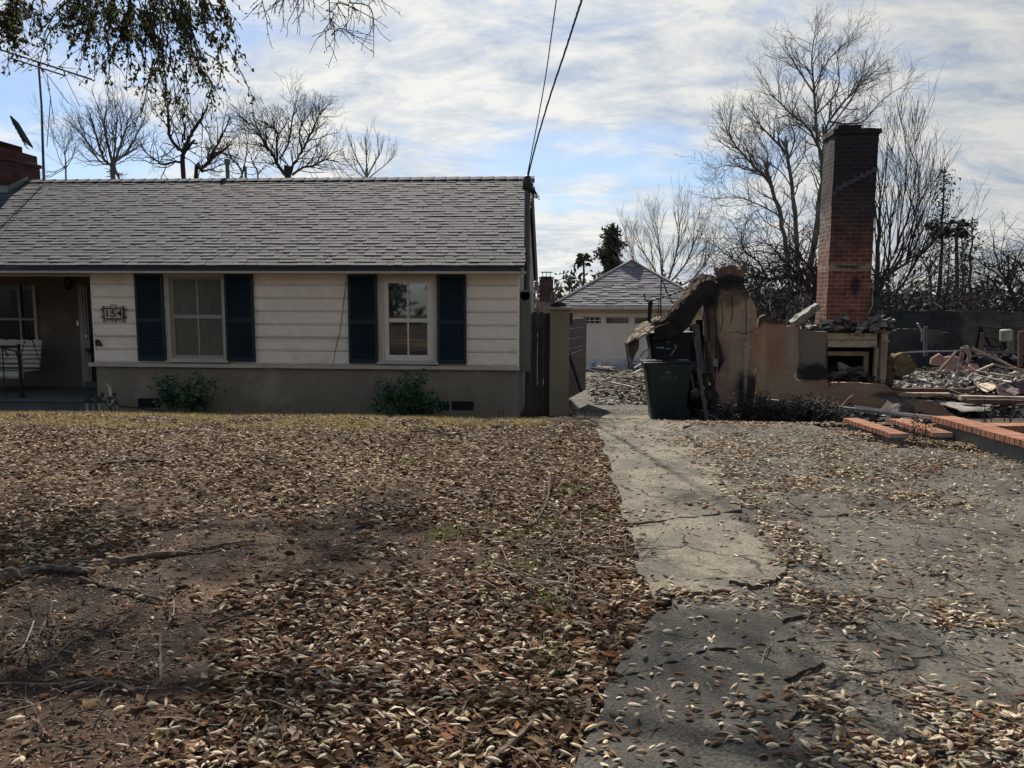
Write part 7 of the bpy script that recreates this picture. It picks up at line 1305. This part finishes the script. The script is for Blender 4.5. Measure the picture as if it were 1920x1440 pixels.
# leaves banked against the brick walls
A_ = np.array(atz(1600, 822, 0)); B_ = np.array(atz(1915, 858, 0)); n = 2600; t = r.rand(n); x = A_[0] + (B_[0] - A_[0]) * t + r.randn(n) * .09; y = A_[1] + (B_[1] - A_[1]) * t + r.randn(n) * .09
litter('banked_leaves', x, y, 0.02 + 0.055 * r.rand(n), 'dead leaves banked along the foot of the brick capped walls', 4)
n = 2500; y = 9.8 + 4.5 * r.rand(n); x = 0.4 + 3.4 * r.rand(n); litter('far_driveway_leaves', x, y, 0.02, 'scattered leaves on the far end of the driveway', 5, 0.03, 0.06)
# grass blades
GV = np.array([(-.5, 0, 0), (.5, 0, 0), (.28, .12, .55), (-.28, .12, .55), (.03, .45, 1.0), (-.03, .45, 1.0)]); GF = np.array([(0, 1, 2, 3), (3, 2, 4, 5)])
def grass(name, x, y, h, m, label, seed, w=0.004):
    r = np.random.RandomState(seed); n = len(x); hh = h * r.uniform(.5, 1.3, n); V, Fq = inst(GV, GF, np.stack([x, y, gz(x, y)], -1), rotm(r.rand(n) * 6.28, r.randn(n) * .25, r.randn(n) * .35), np.stack([np.full(n, w), hh, hh], -1)); return tag(npmesh(name, V, Fq, m, smooth=False), label, 'grass', kind='stuff')
dryg = mat('dry_grass', (0.3, 0.25, 0.1), island=[(0, (0.30, 0.225, 0.10)), (0.5, (0.38, 0.30, 0.15)), (0.8, (0.20, 0.20, 0.07)), (1, (0.28, 0.29, 0.09))], rgh=0.8, trans=0.4)
grg = mat('green_grass', (0.1, 0.2, 0.03), island=[(0, (0.10, 0.17, 0.03)), (0.6, (0.2, 0.3, 0.06)), (1, (0.35, 0.38, 0.12))], rgh=0.7, trans=0.4)
n = 70000; y = 11.5 - 2.6 * r.rand(n) ** 1.2; x = -10.5 + 11.2 * r.rand(n); ok = (x < xedge(y) + .05) & (fnoise(x, y, .5, 61) > 0.34 + .22 * (y < 10.1)); grass('dry_grass', x[ok], y[ok], 0.06, dryg, 'short dry yellow grass along the back of the lawn', 1, 0.007)
x, y = lawn_pts(9000, lambda x, y: (fnoise(x, y, .4, 62) > .6) * 1.0); grass('lawn_grass', x, y, 0.035, dryg, 'thin dry grass tufts between the fallen leaves', 2)
cen = [GG(a, b) for a, b in [(1065, 925), (1085, 915), (1118, 968), (1150, 925), (960, 1005), (925, 1075), (990, 1070), (1040, 985), (1035, 1125), (830, 1010), (930, 975), (850, 1000), (1030, 1145), (1050, 1245), (770, 870), (1010, 1000)]]
x = np.concatenate([c.x + r.randn(110) * .06 for c in cen]); y = np.concatenate([c.y + r.randn(110) * .07 for c in cen]); ok = r.rand(len(x)) < .45; x = x[ok]; y = y[ok]; grass('green_tufts', x, y, 0.055, grg, 'fresh green grass tufts poking through the leaves near the driveway', 3, 0.005)
# small twig scraps
def twigs(name, x, y, m, label, seed, l0=0.05, l1=0.28, rad=0.0028, lift=0.02):
    r = random.Random(seed); T = M()
    for a, b in zip(x, y):
        L0 = r.uniform(l0, l1); an = r.uniform(0, 6.28); k = 4; p = Vector((a, b, 0)); pts = []
        zt = r.uniform(0, .02)
        for i in range(k + 1):
            an += r.gauss(0, .15); pts.append(Vector((p.x, p.y, g1(p.x, p.y) + lift + zt + .012 * math.sin(i * 1.5 + an)))); p = p + Vector((math.cos(an), math.sin(an), 0)) * L0 / k
        T.tube(pts, [rad * r.uniform(.6, 1.6) * (1 - .12 * i) for i in range(k + 1)], 4, cap=False)
    return tag(T.build(name, m, fixn=False), label, 'twigs', kind='stuff')
twm = mat('twig', (0.12, 0.09, 0.07), island=[(0, (0.05, 0.038, 0.032)), (.6, (0.12, 0.09, 0.07)), (1, (0.30, 0.25, 0.20))], rgh=0.9)
x, y = lawn_pts(2600, lambda x, y: 0.35 + 0.65 * fnoise(x, y, .8, 71)); twigs('fallen_twigs', x, y, twm, 'small dead twigs scattered among the leaves', 1)
n = 260; twigs('driveway_twigs', 0.6 + 3.5 * r.rand(n), 2 + 8 * r.rand(n), twm, 'small twigs scattered on the driveway', 2)
cen = [GG(1085, 792), GG(1060, 795), GG(1120, 800), GG(1100, 1055), GG(1060, 1030), GG(1000, 1080), GG(60, 1250)]
x = np.concatenate([c.x + r.randn(26) * .22 for c in cen]); y = np.concatenate([c.y + r.randn(26) * .2 for c in cen]); twigs('brush_twigs', x, y, twm, 'tangled twigs by the driveway edge', 3, .15, .5, .004, .05)
# countable fallen branches
brk = mat('fallen_bark', (0.13, 0.10, 0.08), (0.05, 0.038, 0.03), 14, 0.95, 0.7, 40, bdist=0.01)
def branch(pts, w, label, side=3, seed=0, up=0.03, flat=False):
    r = random.Random(seed); q = [GG(a, b) for a, b in pts]
    for i, p in enumerate(q): p.z = g1(p.x, p.y) + w * 0.5 + up * (0.6 + 0.5 * math.sin(i * 2.1 + seed))
    sm = smoothline(q, 4); sm = [p + Vector((r.gauss(0, 1), r.gauss(0, 1), r.gauss(0, .5))) * w * .25 for p in sm]; T = M(); T.tube(sm, [w * (1 - .55 * i / (len(sm) - 1)) * r.uniform(.85, 1.15) for i in range(len(sm))], 7)
    for k in range(side):
        i = r.randint(2, len(sm) - 2); d = (sm[i + 1] - sm[i]).normalized(); an = r.choice((-1, 1)) * r.uniform(.5, 1.1); dd = Vector((d.x * math.cos(an) - d.y * math.sin(an), d.x * math.sin(an) + d.y * math.cos(an), r.uniform(-.05, .3))); p = sm[i]; pp = [p]; L0 = r.uniform(.1, .35)
        for _ in range(4): dd = (dd + Vector((r.gauss(0, .2), r.gauss(0, .2), r.gauss(0, .08) - .04))).normalized(); p = p + dd * L0 / 4; p.z = max(p.z, g1(p.x, p.y) + .01); pp.append(p.copy())
        T.tube(pp, [w * .4, w * .35, w * .28, w * .2, w * .1], 5)
    return tag(rough(T.build('fallen_branch', brk, fixn=False), 2 if w > .02 else 1, w * .5, w * 2.2, w * .25, w * .6), label, 'branch', 'fallen branches on the lawn and driveway')
B_ = [([(205, 1062), (270, 1053), (330, 1042), (400, 1035), (480, 1019)], .024, 'thick dark fallen branch across the left of the lawn', 1),
      ([(20, 1092), (70, 1078), (130, 1076), (175, 1082)], .036, 'thickest dark bark chunk at the left edge of the lawn', 0),
      ([(150, 1092), (200, 1103), (255, 1117), (305, 1132)], .013, 'straight pale stick below the thick bark chunk', 0),
      ([(0, 1240), (60, 1200), (130, 1186), (230, 1192)], .010, 'curved thin branch in the lower left of the lawn', 3),
      ([(120, 1300), (200, 1290), (260, 1303), (300, 1275), (298, 1200)], .012, 'dark crooked branch with an upright tip in the lower left', 3),
      ([(200, 872), (270, 869), (330, 870)], .022, 'short dark branch in the shaded left of the upper lawn', 0),
      ([(860, 930), (880, 945), (900, 958)], .022, 'short stubby dark branch in the middle of the lawn', 1),
      ([(960, 1010), (1000, 990), (1025, 950), (1033, 905)], .009, 'thin arching branch rising from the middle of the lawn', 5),
      ([(925, 980), (990, 982), (1060, 985), (1100, 987), (1175, 995), (1205, 980), (1250, 995), (1290, 998)], .014, 'long dark branch reaching from the lawn onto the concrete strip', 5),
      ([(1150, 1020), (1200, 1020), (1240, 1024), (1275, 1014)], .011, 'thin branch below the long dark one on the concrete edge', 3),
      ([(1020, 1075), (1045, 1048), (1100, 1055), (1160, 1062), (1190, 1060)], .012, 'pale forked branch at the lawn edge below the concrete branches', 4),
      ([(930, 1436), (975, 1395), (1012, 1345)], .016, 'thick pale stick pointing up right at the bottom of the photo', 0),
      ([(1095, 1385), (1105, 1335), (1103, 1322)], .014, 'short upright dark stick at the lower driveway edge', 1),
      ([(1235, 1343), (1245, 1380), (1275, 1420), (1300, 1445)], .014, 'dark broken branch on the cracked asphalt at the bottom', 1),
      ([(960, 1100), (965, 1150), (985, 1200), (1000, 1230)], .007, 'thin pale twig running down the lower middle of the lawn', 3),
      ([(1045, 1170), (1055, 1200), (1065, 1230)], .008, 'short pale stick near the lower right corner of the lawn', 0),
      ([(745, 815), (790, 812), (835, 818), (876, 812)], .018, 'dark branch on the upper lawn right of the big shrub', 2),
      ([(900, 820), (915, 812), (922, 800)], .012, 'small dark forked branch on the upper lawn', 1),
      ([(265, 768), (290, 772), (315, 785), (340, 790), (375, 786)], .014, 'pale crooked branch lying before the left shrubs', 2),
      ([(400, 1180), (470, 1150), (540, 1120), (600, 1090)], .008, 'long thin twig running up right through the lower left leaves', 4),
      ([(1590, 970), (1540, 973), (1500, 968)], .012, 'dark stick among the drifted leaves on the asphalt', 2),
      ([(1180, 955), (1220, 935), (1260, 925)], .008, 'thin twig cluster on the upper concrete strip', 4),
      ([(670, 990), (700, 988)], .030, 'stubby rounded log piece in the middle left of the lawn', 0)]
for i, (p, w, lab, sd) in enumerate(B_): branch(p, w, lab, sd, i + 1, 0.10 if 'arching' in lab else .018)
# stones
for i, (a, b, s_, lab) in enumerate([(1235, 1128, .035, 'small grey stone on the broken slab corner'), (1237, 877, .05, 'dark lump among the leaves on the driveway')]):
    p = GG(a, b); o = M().obox(p + Vector((0, 0, s_ * .4)), (s_, 0, 0), (0, s_ * .7, 0), (0, 0, s_ * .5)).build('stone', stone_m if False else mat('stone', (0.16, 0.14, 0.12), None, 20, .9, .5)); rough(o, 2, .02, .05); tag(o, lab, 'stone')
tag(M().box(*sorted((U(582, 785, 12).x, U(598, 785, 12).x)), 11.9, 12.2, -.4, -.285).build('paver', mat('white_paver', (0.45, 0.46, 0.47)), bevel=.01), 'pale square paver half hidden by grass at the foot of the house', 'paver')
# ================================================================== SHRUBS AND DEAD BRUSH
shl = mat('rose_leaf', (0.03, 0.07, 0.03), island=[(0, (0.025, 0.07, 0.035)), (0.7, (0.06, 0.14, 0.06)), (1, (0.13, 0.22, 0.09))], rgh=0.5, trans=0.25)
stm = mat('green_stem', (0.05, 0.07, 0.03), None, 5, .8)
def shrub(name, px, base, Y, tips, label, m, seed, per=26, lsz=.062, sm_=stm, cat='shrub', spread=.07, group=None):
    r = random.Random(seed); b = U(px, base, Y); g0 = g1(b.x, Y); e = empty(name, (b.x, Y, g0), label, cat, group); T = M(); C = []; 
    for (x, y) in tips:
        t = U(x, y, Y + r.uniform(-.25, .2)); o = Vector((b.x + r.uniform(-.06, .06), Y, g0)); q = smoothline([o, o.lerp(t, .5) + Vector((r.uniform(-.06, .06), r.uniform(-.06, .06), .05)), t], 5); T.tube(q, [.009 * (1 - .7 * i / (len(q) - 1)) for i in range(len(q))], 5, cap=False)
        for _ in range(per):
            f = r.uniform(.3, 1) ** .7; i = min(int(f * (len(q) - 1)), len(q) - 2); p = q[i] + Vector((r.gauss(0, spread), r.gauss(0, spread), r.gauss(0, spread * .8))); T.tube([q[i], p], .0022, 3, cap=False)
            for _ in range(4): C.append(p + Vector((r.gauss(0, .03), r.gauss(0, .03), r.gauss(0, .025))))
    T.build('stems', sm_, e, fixn=False); P = np.array([tuple(c) for c in C]); n = len(P); rr = np.random.RandomState(seed); s = lsz * rr.uniform(.6, 1.3, n)
    V, Fq = inst(*leaf_t(.2, .4, .3, 0, 4), P, rotm(rr.rand(n) * 6.28, rr.randn(n) * .6, rr.randn(n) * .6), np.stack([s, s, s], -1)); npmesh('leaves', V, Fq, m, e); return e
shrub('rose_bush', 325, 778, 12.62, [(300, 703), (316, 706), (292, 712), (330, 712), (312, 735), (335, 735), (300, 745), (322, 725), (340, 755), (318, 720)], 'small leafy green shrub before the taupe wall, left of its twin', shl, 1, 16, group='shrubs in the bed along the house')
shrub('rose_bush', 362, 780, 12.62, [(376, 703), (358, 712), (345, 738), (385, 720), (405, 712), (390, 740), (366, 730), (352, 722), (395, 755), (375, 755)], 'small leafy green shrub before the taupe wall, right of its twin', shl, 2, 16, group='shrubs in the bed along the house')
shrub('rose_bush', 768, 785, 12.5, [(760, 705), (780, 708), (745, 722), (728, 722), (705, 720), (792, 702), (700, 762), (715, 750), (740, 745), (760, 735), (775, 730), (795, 728), (810, 738), (805, 750), (820, 755), (830, 770), (785, 755), (750, 760), (722, 740), (735, 768), (765, 765), (790, 765), (708, 740)], 'widest leafy green shrub under the right window', shl, 3, 24, group='shrubs in the bed along the house')
drkb = mat('dead_brush', (0.03, 0.03, 0.028), island=[(0, (0.012, 0.014, 0.014)), (.8, (0.04, 0.038, 0.034)), (1, (0.11, 0.08, 0.055))], rgh=.9)
for i, (px, base, Y, w, lab) in enumerate([(1400, 792, 12.4, 40, 'scorched black brush at the foot of the tall ruined wall'), (1450, 798, 12.1, 45, 'scorched black brush under the left end of the fallen gutter'), (1505, 803, 11.7, 45, 'scorched black brush below the middle of the fallen gutter'), (1548, 806, 11.4, 40, 'scorched black brush left of the first brick capped wall')]):
    rr = random.Random(i); shrub('dead_brush', px, base, Y, [(px + rr.uniform(-w, w), base - rr.uniform(8, 50)) for _ in range(22)], lab, drkb, 20 + i, 16, .045, drkb, 'brush', .09, 'scorched brush before the low wall')
shrub('dry_weed', 1724, 815, 8.55, [(1716, 785), (1708, 800), (1730, 795), (1740, 805), (1700, 808), (1728, 783), (1748, 800)], 'dry brown weed growing at the middle brick capped wall', mat('dry_weed_leaf', (0.2, 0.09, 0.05)), 31, 5, .03, twm, 'weed', .05)
shrub('dry_weed', 1070, 795, 11.3, [(1050, 770), (1065, 765), (1090, 780), (1040, 785), (1020, 790), (1105, 785), (1080, 775)], 'grey tangled dead weed at the foot of the gate pillar', mat('grey_weed_leaf', (0.14, 0.12, 0.09)), 32, 6, .02, twm, 'weed', .06)
shrub('dry_weed', 940, 788, 12.0, [(938, 762), (942, 770), (935, 775)], 'single thin dead weed before the right corner of the house', mat('grey_weed_leaf', (0.14, 0.12, 0.09)), 33, 3, .02, twm, 'weed', .02)
for i, (px, base, tips, lab) in enumerate([(1850, 800, [(1838, 752), (1846, 745), (1835, 765), (1858, 760)], 'left'), (1890, 800, [(1896, 755), (1905, 748), (1885, 765), (1912, 760)], 'right')]):
    shrub('dead_sapling', px, base, 12.2, tips, 'thin bare sapling twigs standing behind the longest brick wall, ' + lab + ' one', twm, 40 + i, 3, .012, drkb, 'sapling', .05)
tag(M().tube(smoothline([U(1560, 790, 12.1), U(1575, 765, 12.1), U(1590, 748, 12.1), U(1598, 741, 12.1), U(1599, 744, 12.1)], 4), .008, 5).build('bent_wire', palew), 'pale bent wire curling up before the low pink wall', 'wire')

rubble('soil_grains', 26000, lambda r, n: lawn_pts(n, lambda x, y: np.clip((6.5 - y) / 3, 0.05, 1)), lambda x, y, r: gz(x, y) + 0.002, mat('grain', (0.2, 0.14, 0.09), island=[(0, (0.05, 0.033, 0.022)), (.5, (0.12, 0.08, 0.05)), (.9, (0.24, 0.18, 0.12)), (1, (0.4, 0.35, 0.28))], rgh=.9), 'loose soil crumbs and grit on the bare lawn', 0.004, 0.012, 33, flat=0.5, tilt=1.5)
# ================================================================== ACROSS THE STREET (behind the camera: seen only in the window panes)
for i in range(11):
    x = -26 + i * 5.0; Y = -22 - (i % 3) * 3; rr = np.random.RandomState(90 + i); e = empty('street_tree', (x, Y, g1(x, Y)), 'leafy evergreen street tree across the road behind the viewer', 'tree', 'street trees across the road')
    M().tube([Vector((x, Y, -.3)), Vector((x, Y, 3.5))], [.3, .2], 8).build('trunk', bark, e)
    c = np.array([x, Y, 5.6]) + rr.randn(90, 3) * np.array([2.2, 1.8, 2.6]); leafcloud('crown', c, [1.1] * 90, 30, .7, evg, e, i)

# far hedge line beyond the lots
rr = np.random.RandomState(6); n = 900; c = np.stack([rr.uniform(-2, 62, n), rr.uniform(56, 64, n), g1(30, 60) + rr.uniform(0.3, 3.0, n) + np.abs(rr.randn(n)) * 1.1], -1)
o = leafcloud('distant_hedge', c, [1.2] * n, 30, .55, mat('far_foliage', (0.06, 0.07, 0.06), (0.045, 0.055, 0.05), 1, .9), None, 7); tag(o, 'dark far off mass of hedges and brush beyond the lots', 'hedge', kind='stuff')
